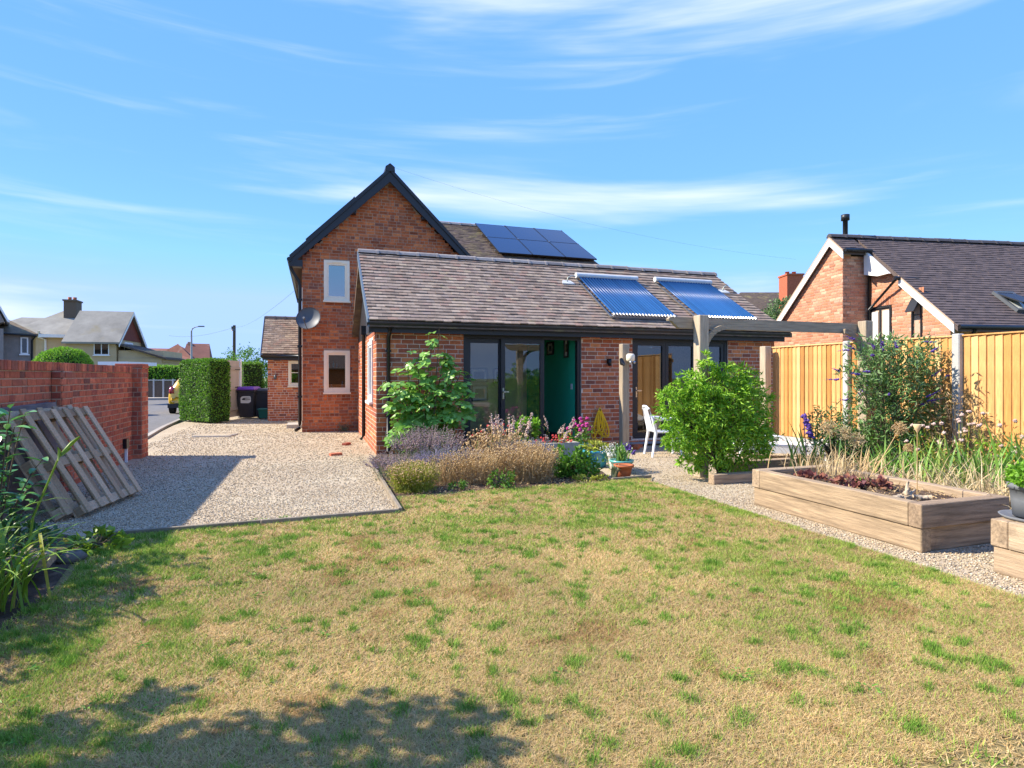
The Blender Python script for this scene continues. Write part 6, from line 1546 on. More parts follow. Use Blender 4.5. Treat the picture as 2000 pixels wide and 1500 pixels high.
# ================================================================ fig tree
fig = thing('fig_tree', 'young fig tree with large lobed leaves against the brick wall', 'tree', (1.95, 10.72, 0))
half = [(0, 0), (0.10, -0.05), (0.30, 0.0), (0.44, 0.16), (0.36, 0.27), (0.24, 0.31), (0.36, 0.44), (0.50, 0.62), (0.46, 0.74), (0.30, 0.70), (0.15, 0.56), (0.17, 0.74), (0.13, 0.92), (0.0, 1.02)]
figm = []
for k in range(5):
    mb = MB(); cup = rnd.uniform(0.15, 0.55); w_ = rnd.uniform(0.85, 1.05)
    pts = half + [(-a, b) for a, b in half[-2:0:-1]]
    zf_ = lambda x, y: -cup * x * x * 1.4 - 0.22 * max(0, y - 0.35) ** 2 + 0.05 * math.sin(9 * y + k)
    v = [(a * w_, b, zf_(a, b)) for a, b in pts]; n_ = len(v); v += [(0, 0.30, -0.035), (0, 0.58, -0.05)]
    f = []
    for i in range(n_):
        j = (i + 1) % n_; c_ = n_ if (v[i][1] + v[j][1]) / 2 < 0.46 else n_ + 1
        f.append((i, j, c_))
    f += [(10, n_ + 1, n_), (n_ - 10, n_, n_ + 1)]
    b0 = len(v); v += [(-0.012, -0.30, 0.10), (0.012, -0.30, 0.10), (0, 0, -0.004)]; f.append((b0, b0 + 1, b0 + 2))
    me = bpy.data.meshes.new('leaf'); me.from_pydata(v, [], f); me.materials.append(MATS['leaf_fig']); figm.append(me)
fstems = [((0, 0, 0), (0.20, -0.12, 2.36), (0.02, -0.05, 0)), ((0, 0, 0), (-0.18, -0.16, 1.95), (-0.08, -0.1, 0.1)), ((0, 0, 0), (-0.80, -0.28, 1.40), (-0.05, -0.1, 0.22)), ((0, 0, 0), (0.62, -0.22, 1.65), (0.05, -0.1, 0.15)),
          ((0, 0, 0), (-0.52, -0.30, 1.05), (0, -0.1, 0.15)), ((0, 0, 0), (0.74, -0.36, 1.22), (0.05, -0.1, 0.10)), ((0, 0, 0), (-0.40, -0.22, 1.72), (-0.1, -0.08, 0.1)), ((0, 0, 0), (0.10, -0.42, 1.25), (0, -0.12, 0.1)), ((0, 0, 0), (-0.70, -0.38, 0.72), (0, -0.1, 0.15)), ((0, 0, 0), (0.45, -0.45, 0.85), (0, -0.1, 0.12)), ((0, 0, 0), (-0.15, -0.45, 0.85), (0, -0.1, 0.12)), ((0, 0, 0), (-0.84, -0.30, 0.45), (0, -0.05, 0.08)), ((0, 0, 0), (0.28, -0.25, 1.95), (0, -0.05, 0.08)), ((0, 0, 0), (0.02, -0.2, 2.08), (-0.05, -0.08, 0.0)), ((0, 0, 0), (-0.62, -0.34, 1.25), (0, -0.12, 0.1)), ((0, 0, 0), (0.42, -0.35, 1.42), (0, -0.1, 0.1))]
for A_, B_, bd in fstems:
    pl = polyline(A_, B_, bd, 9); mb = MB(); mb.tube(pl, [0.020 * (1 - 0.8 * i / 8) for i in range(9)], 7); mb.build('branch', 'bark', fig, True)
    Ls_ = np.linalg.norm(np.array(B_)); n_ = int(7 + Ls_ * 6.6)
    for i in range(n_):
        q = 0.30 + 0.70 * (i + rnd.random()) / n_ if Ls_ > 1 else 0.2 + 0.8 * (i + rnd.random()) / n_
        q = min(q, 1.0); p = pl[int(q * 8)] * (1 - (q * 8 - int(q * 8))) + pl[min(8, int(q * 8) + 1)] * (q * 8 - int(q * 8))
        a = rnd.uniform(0, 6.283); s = rnd.uniform(0.19, 0.30) * (1.05 - 0.30 * max(0, q - 0.85) / 0.15)
        D_ = Vector((math.cos(a), math.sin(a) * 0.9 - 0.25, rnd.uniform(-0.75, 0.15))).normalized()
        Nw = Vector((rnd.uniform(-0.9, 0.3), rnd.uniform(-0.8, 0.2), 1.0)); S_ = D_.cross(Nw).normalized(); N2 = S_.cross(D_)
        pos = Vector(p) + D_ * s * 0.30 + Vector((0, 0, -0.04 * s))
        if pos.y > 0.30: pos.y = 0.30
        if pos.y + D_.y * s > 0.36: D_.y = -abs(D_.y); S_ = D_.cross(Nw).normalized(); N2 = S_.cross(D_)
        o = obj('leaf', figm[rnd.randrange(5)], fig, pos, Matrix((S_, D_, N2)).transposed().to_euler()); o.scale = (s, s, s)

# ================================================================ left border: laurel, day lily, low plants, tree out of frame
lau = thing('laurel_shrub', 'glossy dark green shrub at the left edge beside the pallets', 'shrub', (-2.36, 5.62, 0))
lm = []
for k in range(3):
    mb = MB(); v = []; ys = (0, 0.18, 0.42, 0.7, 0.9, 1.0); ws = (0.02, 0.15, 0.21, 0.16, 0.07, 0.0); cv = 0.25 + 0.15 * k
    for y, w in zip(ys, ws): z = -cv * y * y * 0.5; v += [(-w, y, z + w * 0.35), (0, y, z), (w, y, z + w * 0.35)]
    f = [(3 * i + j, 3 * i + j + 1, 3 * i + j + 4, 3 * i + j + 3) for i in range(5) for j in (0, 1)]
    me = bpy.data.meshes.new('leaf'); me.from_pydata(v, [], f); me.polygons.foreach_set('use_smooth', [True] * len(f)); me.materials.append(MATS['leaf_laurel']); lm.append(me)
for b in range(27):
    a = rnd.uniform(0, 6.283); e = Vector((rnd.uniform(-0.35, 0.36), rnd.uniform(-0.45, 0.40), rnd.uniform(0.3, 1.22))); e.x *= 1.1 - 0.35 * e.z
    pl = polyline((0, 0, 0), e, (0, 0, 0.12), 5); mb = MB(); mb.tube(pl, [0.010, 0.008, 0.006, 0.005, 0.003], 5); mb.build('branch', 'bark', lau, True)
    for i in range(11):
        q = 0.35 + 0.65 * i / 10; p = Vector(pl[min(4, int(q * 4))]).lerp(Vector(pl[min(4, int(q * 4) + 1)]), q * 4 - int(q * 4))
        a = i * 2.4 + rnd.random(); D_ = Vector((math.cos(a), math.sin(a), rnd.uniform(-0.1, 0.9))).normalized(); S_ = D_.cross(Vector((rnd.uniform(-0.4, 0.2), rnd.uniform(-0.3, 0.3), 1))).normalized(); N2 = S_.cross(D_)
        s = rnd.uniform(0.09, 0.15); o = obj('leaf', lm[i % 3], lau, p, Matrix((S_, D_, N2)).transposed().to_euler()); o.scale = (s, s, s)
dl = straps('day_lily', 'arching strap leaved day lily in the left foreground', (-1.88, 4.40, 0.02), 84, 0.86, 0.020, 'leaf_strap', (1.6, 3.1), True, 0.11)
sk = MB(); sk.tube([(-1.85, 4.75, 0), (-1.80, 4.78, 0.5), (-1.68, 4.82, 0.86), (-1.655, 4.83, 0.93)], [0.009, 0.008, 0.006, 0.005], 7)
sk.tube([(-1.655, 4.83, 0.92), (-1.60, 4.84, 0.985), (-1.555, 4.85, 1.03)], [0.006, 0.013, 0.006], 7); sk.tube([(-1.67, 4.82, 0.87), (-1.665, 4.82, 0.94), (-1.675, 4.82, 0.965)], [0.005, 0.008, 0.003], 6); sk.tube([(-1.66, 4.83, 0.90), (-1.62, 4.84, 0.94), (-1.60, 4.84, 0.955)], [0.005, 0.008, 0.003], 6)
tag(sk.build('flower_stalk', 'leaf_strap'), 'tall yellow green seed stalk rising above the day lily', 'stalk')
shrub('low_plant', 'low yellow green leafy plant at the corner of the left border', (-1.72, 5.72, 0), [(0, 0, 0.08, 0.20, 0.16, 0.07), (0.12, 0.1, 0.06, 0.12, 0.1, 0.05)], 160, 0.075, 0.055, 'leaf_strap', 'plant', 0.006, 8, stems=4)
shrub('low_plant', 'dark leafy ground plant behind the day lily in the left border', (-2.15, 5.15, 0), [(0, 0, 0.20, 0.35, 0.4, 0.18), (-0.3, -0.5, 0.25, 0.4, 0.4, 0.22)], 1500, 0.06, 0.03, 'leaf_dark', 'plant', 0.008, 12, stems=6)
shrub('border_tree', 'small spreading tree in the left border outside the view, shading the lawn', (-2.62, 2.68, 0), [(0, 0, 2.1, 0.75, 0.65, 0.42), (0.45, 0.3, 2.0, 0.55, 0.40, 0.32), (-0.3, -0.7, 1.9, 0.6, 0.6, 0.4), (0.35, -0.35, 1.75, 0.5, 0.5, 0.3), (0.1, 0.6, 1.55, 0.4, 0.35, 0.25)], 4200, 0.10, 0.06, 'leaf_dark', 'tree', 0.06, 14, stems=6, spread=0.2)

shrub('border_shrub', 'leafy shrub in the left border just outside the view', (-2.62, 4.35, 0), [(0, 0, 0.75, 0.32, 0.40, 0.45), (0.05, 0.55, 0.95, 0.28, 0.30, 0.30), (0.0, -0.6, 0.55, 0.3, 0.3, 0.35), (0, 1.0, 0.7, 0.3, 0.25, 0.4)], 2600, 0.09, 0.045, 'leaf_dark', 'shrub', 0.03, 12, stems=8, spread=0.22)

# ================================================================ hedges and shrubs at the back left
hc = Vector((-3.0, 19.9, 0)) + Vector((-0.6, 0.8, 0)) * 1.0 + Vector((0.8, 0.6, 0)) * 0.32
hedge_box('privet_hedge', 'clipped privet hedge block between the drive and the road', (hc.x, hc.y), 2.0, 0.72, 1.98, math.atan2(0.8, -0.6), 11000, 0.062, 'leaf_hedge')
hedge_box('privet_hedge', 'clipped privet hedge behind the open gate', (-2.30, 23.9), 0.75, 1.9, 1.95, R(12), 4500, 0.065, 'leaf_hedge')
t = hedge_box('roadside_hedge', 'long clipped hedge above the far concrete post fence', far(318, 39.5), 6.5, 0.9, 2.15, RZ, 6000, 0.12, 'leaf_bright', 1.0)
p_ = far(125, 22)
dom = thing('domed_hedge', 'smooth domed evergreen bush behind the brick garden wall', 'bush', p_, RZ + R(37))
n = 9000; d = rand_dirs(n); d[:, 2] = np.abs(d[:, 2]); rr = np.array([1.05, 0.9, 1.25]); P = d * rr * (1 + (vnoise(d[:, 0] * 2 + 9, d[:, 2] * 2 + d[:, 1] + 9, 2.2, 8, 3)[:, None] - 0.5) * 0.12 + rng.uniform(-0.07, 0.02, (n, 1))) + np.array([0, 0, 1.28])
tr = Tri(); tr.leaves(P, unit(d * 0.6 + rand_dirs(n, 0.4)), rand_dirs(n) + d, 0.07 * rng.uniform(0.7, 1.3, n), 0.035); tr.build('foliage', 'leaf_bright', dom, local=True)
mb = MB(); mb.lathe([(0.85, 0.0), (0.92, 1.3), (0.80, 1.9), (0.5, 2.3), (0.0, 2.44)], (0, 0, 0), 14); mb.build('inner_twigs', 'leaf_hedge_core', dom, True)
shrub('round_shrub', 'rounded leafy green shrub beyond the bins and gate', far(474, 29), [(0, 0, 1.9, 1.05, 0.9, 0.95), (0.7, 0.2, 1.5, 0.8, 0.7, 0.8), (-0.5, 0, 1.5, 0.7, 0.7, 0.8), (0.2, 0, 0.8, 1.1, 0.9, 0.6)], 7000, 0.10, 0.06, 'leaf_hedge', 'shrub', 0.05, 14, stems=6)
shrub('garden_tree', 'light green tree in front of the chimney beyond the extension', far(1520, 24), [(0, 0, 4.0, 0.55, 0.5, 0.55), (0.25, 0, 4.35, 0.32, 0.3, 0.32), (-0.3, 0, 3.6, 0.45, 0.4, 0.5), (0.3, 0.1, 3.4, 0.5, 0.4, 0.5), (0, 0, 2.4, 0.7, 0.6, 0.7)], 4200, 0.11, 0.06, 'leaf_buddleia', 'tree', 0.06, 12, stems=6)
for (x, y, lab) in ((-1.5, -9.0, 'leafy shrub behind the viewer, left one seen only in reflections'), (3.2, -8.6, 'leafy shrub behind the viewer, right one seen only in reflections')):
    shrub('back_shrub', lab, (x, y, 0), [(0, 0, 1.0, 0.9, 0.7, 0.8), (0.6, 0.2, 0.8, 0.7, 0.6, 0.6), (-0.5, 0, 1.4, 0.5, 0.5, 0.6)], 1800, 0.12, 0.06, 'leaf_bright', 'shrub', 0.03, 12, stems=4)

# ================================================================ the big green shrub round the pergola post
shrub('nandina_shrub', 'large bright green feathery shrub growing round the pergola post', (5.52, 7.02, 0),
      [(0.0, 0, 0.78, 0.60, 0.42, 0.48), (-0.32, 0.0, 0.98, 0.36, 0.34, 0.36), (0.36, 0.05, 1.05, 0.42, 0.36, 0.40), (0.05, 0.0, 1.22, 0.40, 0.32, 0.30), (0.30, 0.0, 0.45, 0.50, 0.36, 0.36), (-0.28, -0.05, 0.48, 0.34, 0.3, 0.34), (0.46, 0, 0.75, 0.28, 0.3, 0.35), (-0.46, 0, 1.22, 0.20, 0.2, 0.16), (0.50, 0, 1.36, 0.18, 0.2, 0.14), (-0.58, 0.0, 0.80, 0.30, 0.28, 0.40), (-0.80, 0.05, 1.02, 0.24, 0.2, 0.26), (-0.72, 0.0, 0.55, 0.22, 0.2, 0.22), (-0.5, 0, 1.38, 0.2, 0.2, 0.16), (0.15, 0, 1.48, 0.34, 0.2, 0.14), (-0.2, 0.05, 1.5, 0.15, 0.15, 0.14), (-0.98, 0, 1.20, 0.10, 0.1, 0.06), (-0.95, 0, 0.85, 0.12, 0.1, 0.07), (-0.3, 0, 1.68, 0.08, 0.08, 0.10), (0.10, 0, 1.66, 0.08, 0.08, 0.10), (0.42, 0, 1.58, 0.10, 0.08, 0.09), (0.75, 0, 1.15, 0.10, 0.1, 0.06), (-0.75, 0, 1.42, 0.10, 0.1, 0.07), (0.72, 0, 0.55, 0.12, 0.1, 0.10), (-0.62, -0.05, 0.22, 0.2, 0.15, 0.10)],
      15500, 0.074, 0.022, 'leaf_nandina', 'shrub', 0.012, 16, stems=16, droop=0.25, spread=0.13)

# ================================================================ flower bed
spikes('lime_plant', 'lime green fine stemmed seed plant at the left corner of the flower bed', (1.18, 7.42, 0.30, 0.26), 430, 0.40, 'leaf_lime', 'straw', 'pods', 0.35, r=0.0085, leaf_mat='leaf_lime', n_leaf=2400, leaf=0.06, wid=0.006, low_leaf=0.95, stem_r=0.0026)
spikes('straw_seed_plant', 'dry golden seed plant, middle clump along the front of the flower bed', (2.05, 7.72, 0.42, 0.30), 330, 0.50, 'straw', 'straw', 'pods', 0.30, r=0.0095, leaf_mat='straw', n_leaf=900, leaf=0.06, wid=0.006, grp='dry golden seed plants', stem_r=0.0026)
spikes('straw_seed_plant', 'dry golden seed plant, thickest clump beside the green leafy plant', (2.78, 7.62, 0.42, 0.30), 560, 0.56, 'straw', 'straw', 'pods', 0.30, r=0.010, leaf_mat='straw', n_leaf=1800, leaf=0.06, wid=0.007, grp='dry golden seed plants', stem_r=0.0028)
spikes('straw_seed_plant', 'tall dry golden seed heads in the middle of the flower bed', (2.55, 8.45, 0.5, 0.3), 200, 0.72, 'straw', 'straw', 'pods', 0.22, r=0.015, leaf_mat='straw', n_leaf=500, leaf=0.06, wid=0.006, grp='dry golden seed plants', stem_r=0.0028)
spikes('straw_seed_plant', 'thin dry stems between the lime plant and the golden clumps', (1.62, 7.75, 0.22, 0.25), 130, 0.42, 'straw', 'straw', 'pods', 0.35, r=0.008, grp='dry golden seed plants')
spikes('catmint', 'mauve brown flowering catmint below the fig tree', (1.65, 9.15, 0.55, 0.45), 210, 0.72, 'grey_green', 'catmint', 'spike', 0.32, 0.26, 0.0125, leaf_mat='grey_green', n_leaf=1500, leaf=0.035, wid=0.018, grp='catmint and lavender', stem_r=0.003)
spikes('catmint', 'low mauve catmint spilling over the gravel edge', (1.08, 8.3, 0.30, 0.50), 130, 0.42, 'grey_green', 'catmint', 'spike', 0.75, 0.2, 0.010, leaf_mat='grey_green', n_leaf=800, leaf=0.03, wid=0.012, grp='catmint and lavender')
spikes('lavender', 'grey violet lavender clump left of the golden seed plants', (1.75, 8.15, 0.45, 0.30), 300, 0.50, 'grey_green', 'lavender', 'spike', 0.5, 0.15, 0.0075, leaf_mat='grey_green', n_leaf=1400, leaf=0.03, wid=0.008, grp='catmint and lavender', per=9)
spikes('lavender', 'violet lavender in front of the stone trough', (2.98, 8.45, 0.42, 0.35), 340, 0.55, 'grey_green', 'lavender', 'spike', 0.45, 0.16, 0.008, leaf_mat='grey_green', n_leaf=1600, leaf=0.035, wid=0.009, grp='catmint and lavender', per=9)
spikes('catmint', 'tall pale pink flower spires in front of the sliding doors', (3.05, 9.2, 0.35, 0.25), 16, 1.0, 'grey_green', 'pink_head', 'spike', 0.35, 0.32, 0.019, leaf_mat='grey_green', n_leaf=300, leaf=0.06, wid=0.03, grp='catmint and lavender', per=18, stem_r=0.004)
spikes('catmint', 'pale leaning flower spires beside the open doorway', (3.95, 9.45, 0.20, 0.16), 9, 0.78, 'grey_green', 'pink_head', 'spike', 1.1, 0.25, 0.016, leaf_mat='leaf_lime', n_leaf=260, leaf=0.06, wid=0.03, grp='catmint and lavender', per=16, stem_r=0.004)
shrub('leafy_plant', 'yellow green leafy plant behind the lavender by the trough', (3.45, 9.5, 0), [(0, 0, 0.50, 0.22, 0.2, 0.22)], 420, 0.08, 0.045, 'leaf_bright', 'plant', 0.008, 10, stems=5)
spikes('red_flowers', 'red flowers behind the golden seed heads', (2.95, 9.6, 0.35, 0.2), 14, 0.66, 'leaf_hedge', 'red_flower', 'ball', 0.3, r=0.032, leaf_mat='leaf_hedge', n_leaf=260, leaf=0.06, wid=0.03)
spikes('red_flowers', 'pink red geraniums growing in the stone trough', (3.75, 9.07, 0.34, 0.13), 40, 0.46, 'leaf_hedge', 'red_flower', 'ball', 0.2, r=0.026, leaf_mat='leaf_hedge', n_leaf=220, leaf=0.045, wid=0.035, hvar=0.25)
shrub('leafy_plant', 'fresh green leafy clump in front of the stone trough', (3.50, 7.72, 0), [(0, 0, 0.24, 0.26, 0.20, 0.20), (0.12, -0.05, 0.14, 0.24, 0.18, 0.14), (-0.15, 0, 0.16, 0.18, 0.16, 0.14)], 900, 0.075, 0.045, 'leaf_hedge', 'plant', 0.006, 10, stems=8)
shrub('leafy_plant', 'trailing green plant creeping onto the lawn below the leafy clump', (3.62, 7.34, 0), [(0, 0, 0.05, 0.26, 0.08, 0.04)], 260, 0.045, 0.028, 'leaf_lime', 'plant', 0.004, 10, stems=3)
shrub('weed_clump', 'small green weed at the front of the bed beside the lime plant', (1.72, 7.28, 0), [(0, 0, 0.06, 0.12, 0.08, 0.05)], 130, 0.05, 0.018, 'leaf_hedge', 'weed', 0.003, 8, stems=3)
shrub('weed_clump', 'small green weed under the golden seed plants', (2.28, 7.22, 0), [(0, 0, 0.12, 0.16, 0.10, 0.10)], 260, 0.06, 0.022, 'leaf_hedge', 'weed', 0.003, 8, stems=4)
straps('rosette_weed', 'grey green rosette weed beside the terracotta pot', (4.0, 7.42, 0.01), 20, 0.20, 0.04, 'grey_green', (0.5, 1.4), False, 0.02)
spikes('weed_clump', 'small grey green tuft at the foot of the gable wall', (0.75, GY - 0.12, 0.10, 0.07), 30, 0.25, 'grey_green', 'grey_green', 'pods', 0.8, r=0.008, leaf_mat='grey_green', n_leaf=120, leaf=0.05, wid=0.02)
# in the pots
spikes('magenta_flowers', 'magenta flowers with dark leaves in the rear blue pot', (4.36, 9.25, 0.12, 0.12), 16, 0.78, 'leaf_hedge', 'magenta_flower', 'ball', 0.25, r=0.040, leaf_mat='leaf_hedge', n_leaf=420, leaf=0.07, wid=0.028, hvar=0.2, low_leaf=0.95)
spikes('orange_flowers', 'single orange flower left of the magenta flowers', (4.22, 9.2, 0.04, 0.04), 3, 0.56, 'leaf_hedge', 'red_flower', 'ball', 0.2, r=0.03, leaf_mat='leaf_hedge', n_leaf=120, leaf=0.05, wid=0.025)
shrub('trailing_plant', 'pale green trailing plant filling the large blue pot', (4.26, 8.55, 0.25), [(0, 0, 0.07, 0.20, 0.18, 0.06)], 300, 0.06, 0.035, 'leaf_lime', 'plant', 0.004, 8, stems=3)
spikes('white_daisies', 'mass of small white daisies in the white pot', (4.43, 8.15, 0.13, 0.13), 150, 0.42, 'leaf_hedge', 'white_flower', 'ball', 0.5, r=0.011, leaf_mat='leaf_hedge', n_leaf=260, leaf=0.04, wid=0.012, hvar=0.3)
straps('strappy_plant', 'upright strappy leaves in the turquoise pot', (4.36, 7.85, 0.17), 34, 0.30, 0.032, 'leaf_iris', (0.3, 1.0), False, 0.05)
spikes('violet_flower', 'violet blue flower head above the turquoise pot', (4.50, 7.88, 0.03, 0.03), 5, 0.52, 'leaf_iris', 'purple_flower', 'spike', 0.3, 0.10, 0.018, per=8)
shrub('herb_plant', 'bright green bushy herb growing in the grey pot', (5.00, 2.87, 0.64), [(0, 0, 0.07, 0.15, 0.15, 0.09), (-0.07, 0, 0.05, 0.12, 0.12, 0.07)], 900, 0.035, 0.026, 'leaf_bright', 'plant', 0.003, 10, stems=5)

# ================================================================ right border and raised bed planting
bud = shrub('buddleia', 'tall buddleia with purple flower spikes against the fence', (7.80, 6.28, 0),
      [(0, 0, 0.9, 0.60, 0.5, 0.6), (0.1, 0, 1.45, 0.55, 0.45, 0.5), (0.35, 0.1, 1.75, 0.40, 0.35, 0.30), (-0.25, 0, 1.7, 0.35, 0.3, 0.30), (-0.35, 0, 1.1, 0.35, 0.3, 0.4), (0.4, 0, 1.1, 0.4, 0.35, 0.45), (-0.65, 0, 1.45, 0.22, 0.2, 0.15), (0, 0, 0.4, 0.5, 0.4, 0.35)], 4600, 0.10, 0.026, 'leaf_buddleia', 'shrub', 0.018, 12, stems=14, spread=0.2)
for i in range(34):
    fl = Tri()
    a = rnd.uniform(0, 6.283); e = np.array([math.cos(a) * rnd.uniform(0.3, 0.8), math.sin(a) * 0.45, rnd.uniform(1.0, 2.05)]); e[:2] *= 1.15 - 0.25 * abs(e[2] - 1.4)
    d_ = unit(np.array([math.cos(a) * 1.0, math.sin(a) * 0.6, rnd.uniform(-0.1, 0.6)])); L_ = rnd.uniform(0.10, 0.19)
    for k in range(16):
        q = k / 15; fl.blobs(e + d_ * L_ * q + rng.normal(0, 0.006, 3), 0.019 * (1 - 0.75 * q), squash=(1, 1, 0.9))
    fl.build('flower_spike', 'purple_flower', bud, local=True)

straps('iris_clump', 'fan of upright green iris leaves in front of the concrete fence post', (7.05, 4.75, 0.02), 130, 0.72, 0.026, 'leaf_iris', (0.2, 1.1), False, 0.20, grp='strappy border clumps')
straps('iris_clump', 'tall bright strappy clump at the right edge of the border', (7.35, 3.6, 0.02), 190, 0.98, 0.026, 'leaf_iris', (0.3, 1.5), False, 0.26, grp='strappy border clumps')
straps('iris_clump', 'low green iris leaves below the buddleia', (7.2, 5.7, 0.02), 90, 0.62, 0.026, 'leaf_iris', (0.2, 1.2), False, 0.22, grp='strappy border clumps')
straps('gladiolus', 'leaning sword leaved gladiolus left of the allium heads', (6.55, 6.55, 0.02), 26, 0.78, 0.034, 'leaf_iris', (0.1, 0.7), False, 0.10)
gl_ = Tri(); b0 = np.array([6.47, 6.5, 0.62]); d_ = unit(np.array([-0.30, 0.1, 1.0]))
for k in range(9): gl_.blobs(b0 + d_ * 0.30 * k / 8 * -1 + rng.normal(0, 0.012, (4, 3)) + np.array([-0.0, 0, 0.28]), 0.034, squash=(1, 1, 0.8))
gl_.sticks([np.array([6.55, 6.5, 0.05])], [b0 + np.array([0, 0, 0.2])], 0.006, 0.005)
tag(gl_.build('gladiolus_flower', 'purple_flower'), 'deep violet gladiolus flower spike beside the green shrub', 'flower')
straps('dry_grass', 'bleached straw grass tufts behind the raised bed', (6.15, 4.65, 0.05), 230, 0.50, 0.010, 'straw_pale', (0.8, 2.8), False, 0.26, grp='bleached straw grasses')
straps('dry_grass', 'bleached straw grass spilling beside the grey pot', (6.12, 3.75, 0.15), 260, 0.42, 0.010, 'straw_pale', (0.8, 3.0), False, 0.20, grp='bleached straw grasses')
straps('dry_grass', 'thin straw stems at the back of the raised bed', (5.55, 5.1, 0.34), 110, 0.30, 0.007, 'straw_pale', (0.8, 3.0), False, 0.16, grp='bleached straw grasses')
shrub('border_plant', 'twiggy green plant between the gladiolus and the buddleia', (7.1, 6.6, 0), [(0, 0, 0.45, 0.40, 0.3, 0.38), (-0.1, 0, 0.75, 0.28, 0.25, 0.25)], 1300, 0.07, 0.02, 'leaf_buddleia', 'plant', 0.008, 12, stems=10)
shrub('border_plant', 'small green shrub under the fence below the buddleia', (8.0, 6.9, 0), [(0, 0, 0.4, 0.5, 0.35, 0.35), (-0.4, -0.4, 0.35, 0.45, 0.35, 0.3)], 1400, 0.08, 0.03, 'leaf_hedge', 'plant', 0.008, 12, stems=8)
shrub('border_plant', 'sparse brown stemmed plant in front of the fence post', (8.1, 5.55, 0), [(0, 0, 0.7, 0.45, 0.35, 0.55)], 500, 0.06, 0.016, 'straw', 'plant', 0.006, 10, stems=14)
spikes('scabious', 'pale button scabious heads in front of the fence', (7.65, 5.1, 0.65, 0.75), 34, 1.05, 'leaf_lime', 'pink_head', 'ball', 0.15, r=0.030, leaf_mat='leaf_lime', n_leaf=200, leaf=0.08, wid=0.015, hvar=0.4, stem_r=0.0035, grp='pale button flowers')
spikes('scabious', 'pale button scabious heads above the right edge clump', (7.8, 4.05, 0.6, 0.5), 26, 1.15, 'leaf_lime', 'pink_head', 'ball', 0.15, r=0.030, leaf_mat='leaf_lime', n_leaf=150, leaf=0.08, wid=0.015, hvar=0.35, stem_r=0.0035, grp='pale button flowers')
straps('dry_grass', 'tall bleached stems between the raised bed and the iris leaves', (6.7, 4.25, 0.02), 300, 0.66, 0.009, 'straw_pale', (0.5, 2.2), False, 0.34, grp='bleached straw grasses')
straps('dry_grass', 'pale straw tangle behind the heucheras under the allium heads', (5.95, 5.35, 0.05), 240, 0.62, 0.008, 'straw', (0.5, 2.4), False, 0.28, grp='bleached straw grasses')
straps('iris_clump', 'bright green leaves filling the far right of the border', (8.05, 4.35, 0.02), 170, 0.95, 0.028, 'leaf_iris', (0.2, 1.3), False, 0.24, grp='strappy border clumps')
shrub('border_plant', 'leafy green growth along the foot of the fence', (8.15, 5.3, 0), [(0, 0, 0.30, 0.38, 0.6, 0.28), (0, -0.8, 0.28, 0.35, 0.5, 0.26), (-0.1, 0.7, 0.35, 0.4, 0.4, 0.3)], 1600, 0.08, 0.03, 'leaf_bright', 'plant', 0.008, 12, stems=8)
# allium seed heads: stalks and starry globes
def allium(label, base, tip, r, n=130, mat='straw_pale'):
    t = thing('allium_seed_head', label, 'seed head', base, 0, 'dry allium seed heads in the raised bed')
    base = np.array(base); tip = np.array(tip) - base
    m = tip * 0.5 + np.array([0.012, 0, 0.0]); s = Tri(); s.sticks([(0, 0, 0), m], [m, tip], [0.0055, 0.005], [0.005, 0.004]); s.build('stalk', mat, t, local=True)
    h = Tri(); d = rand_dirs(n); L = r * rng.uniform(0.7, 1.05, n); A = np.repeat(tip[None], n, 0); h.sticks(A, A + d * L[:, None], 0.0012, 0.0009); h.blobs(A + d * L[:, None], 0.006)
    h.build('head', mat, t, local=True)
allium('leftmost starry allium head on a straight dry stalk', (5.30, 4.92, 0.33), (5.30, 4.98, 0.88), 0.10)
allium('starry allium head leaning into its left neighbour', (5.38, 4.85, 0.33), (5.42, 4.88, 0.84), 0.09)
allium('lower starry allium head right of the leftmost pair', (5.36, 4.88, 0.33), (5.50, 4.80, 0.76), 0.09)
allium('brown allium head on a stalk leaning far to the right', (5.37, 4.60, 0.33), (5.86, 4.60, 0.90), 0.075, 150, 'straw')
allium('small allium head on the lower leaning stalk', (5.34, 4.62, 0.33), (5.92, 4.55, 0.70), 0.05, 90, 'straw')
t = thing('poppy_seed_head', 'cup shaped seed head on a tall straight stalk in the raised bed', 'seed head', (5.25, 3.95, 0.33))
s = Tri(); s.sticks([(0, 0, 0)], [(0.0, 0.0, 0.62)], 0.0055, 0.004); s.build('stalk', 'straw', t, local=True)
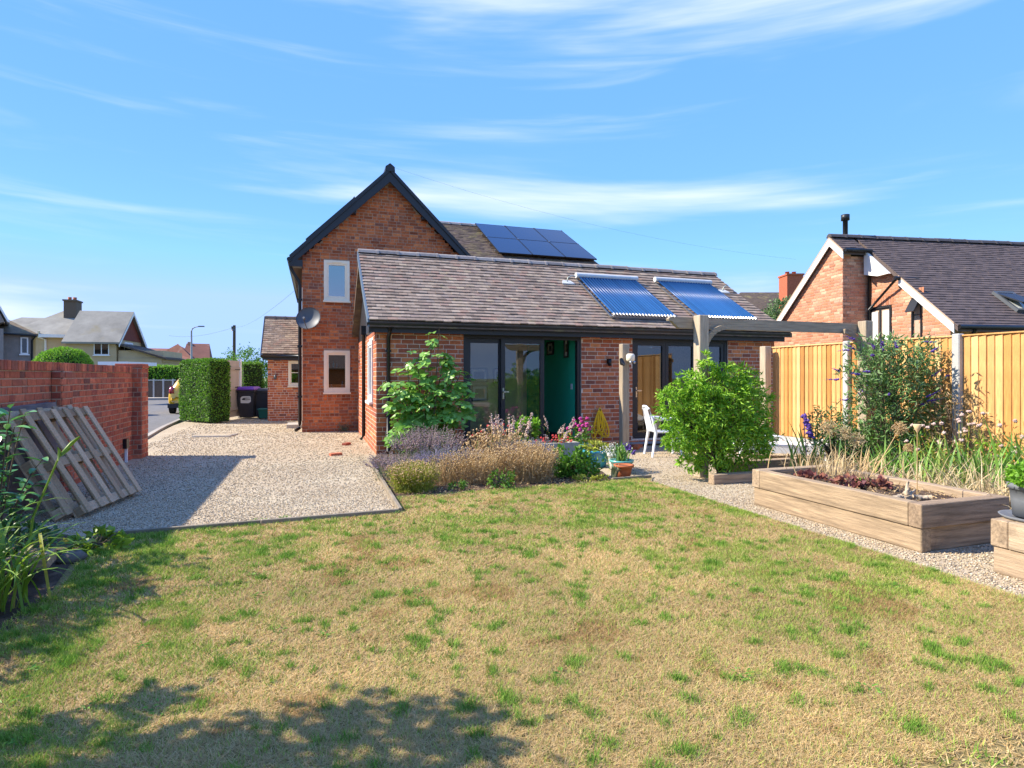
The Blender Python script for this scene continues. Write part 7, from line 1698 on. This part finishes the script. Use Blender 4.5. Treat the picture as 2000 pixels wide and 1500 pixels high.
MB().lathe([(0.004, 0.60), (0.022, 0.635), (0.036, 0.675), (0.030, 0.68), (0.0, 0.665)], (0, 0, 0), 12).build('head', 'straw', t, True)
t = thing('dry_stalk', 'crooked pale dry stalk at the far corner of the raised bed', 'stalk', (4.92, 5.0, 0.33))
MB().tube([(0, 0, 0), (-0.03, 0.03, 0.10), (-0.05, 0.05, 0.2), (-0.10, 0.06, 0.29)], [0.008, 0.006, 0.006, 0.009], 6).build('stalk', 'straw_pale', t, True)
for (x, y, rr_, lab) in ((5.02, 4.95, 0.14, 'purple bronze heuchera at the far left of the raised bed'), (5.08, 4.55, 0.13, 'purple bronze heuchera in the middle of the raised bed'), (5.32, 4.42, 0.14, 'reddest heuchera clump beside the allium stalks')):
    shrub('heuchera', lab, (x, y, 0.33), [(0, 0, 0.045, rr_, rr_, 0.045)], 130, 0.055, 0.05, 'heuchera', 'plant', 0.003, 8, stems=3, grp='heucheras in the raised bed')
shrub('weed_clump', 'small bright green weed between the heucheras', (5.22, 4.5, 0.33), [(0, 0, 0.04, 0.07, 0.06, 0.03)], 60, 0.05, 0.03, 'leaf_bright', 'weed', 0.003, 8, stems=2)
ch_ = Tri(); n = 900; P = np.stack([rng.uniform(4.84, 5.62, n), rng.uniform(3.64, 5.33, n), np.full(n, 0.345) + rng.uniform(0, 0.02, n)], 1); ch_.leaves(P, rand_dirs(n) * np.array([1, 1, 0.3]), rand_dirs(n, 2), 0.035 * rng.uniform(0.4, 1.4, n), 0.010)
tag(ch_.build('leaf_litter', 'straw'), 'dry leaf litter and chips over the raised bed soil', 'litter', kind='stuff')
ch_ = Tri(); n = 2600; P = np.stack([rng.uniform(0.95, 3.9, n), rng.uniform(7.1, 8.6, n), np.full(n, 0.02) + rng.uniform(0, 0.02, n)], 1); ch_.leaves(P, rand_dirs(n) * np.array([1, 1, 0.3]), rand_dirs(n, 2), 0.04 * rng.uniform(0.4, 1.4, n), 0.010)
tag(ch_.build('leaf_litter', 'straw'), 'dry plant litter over the flower bed soil', 'litter', kind='stuff')
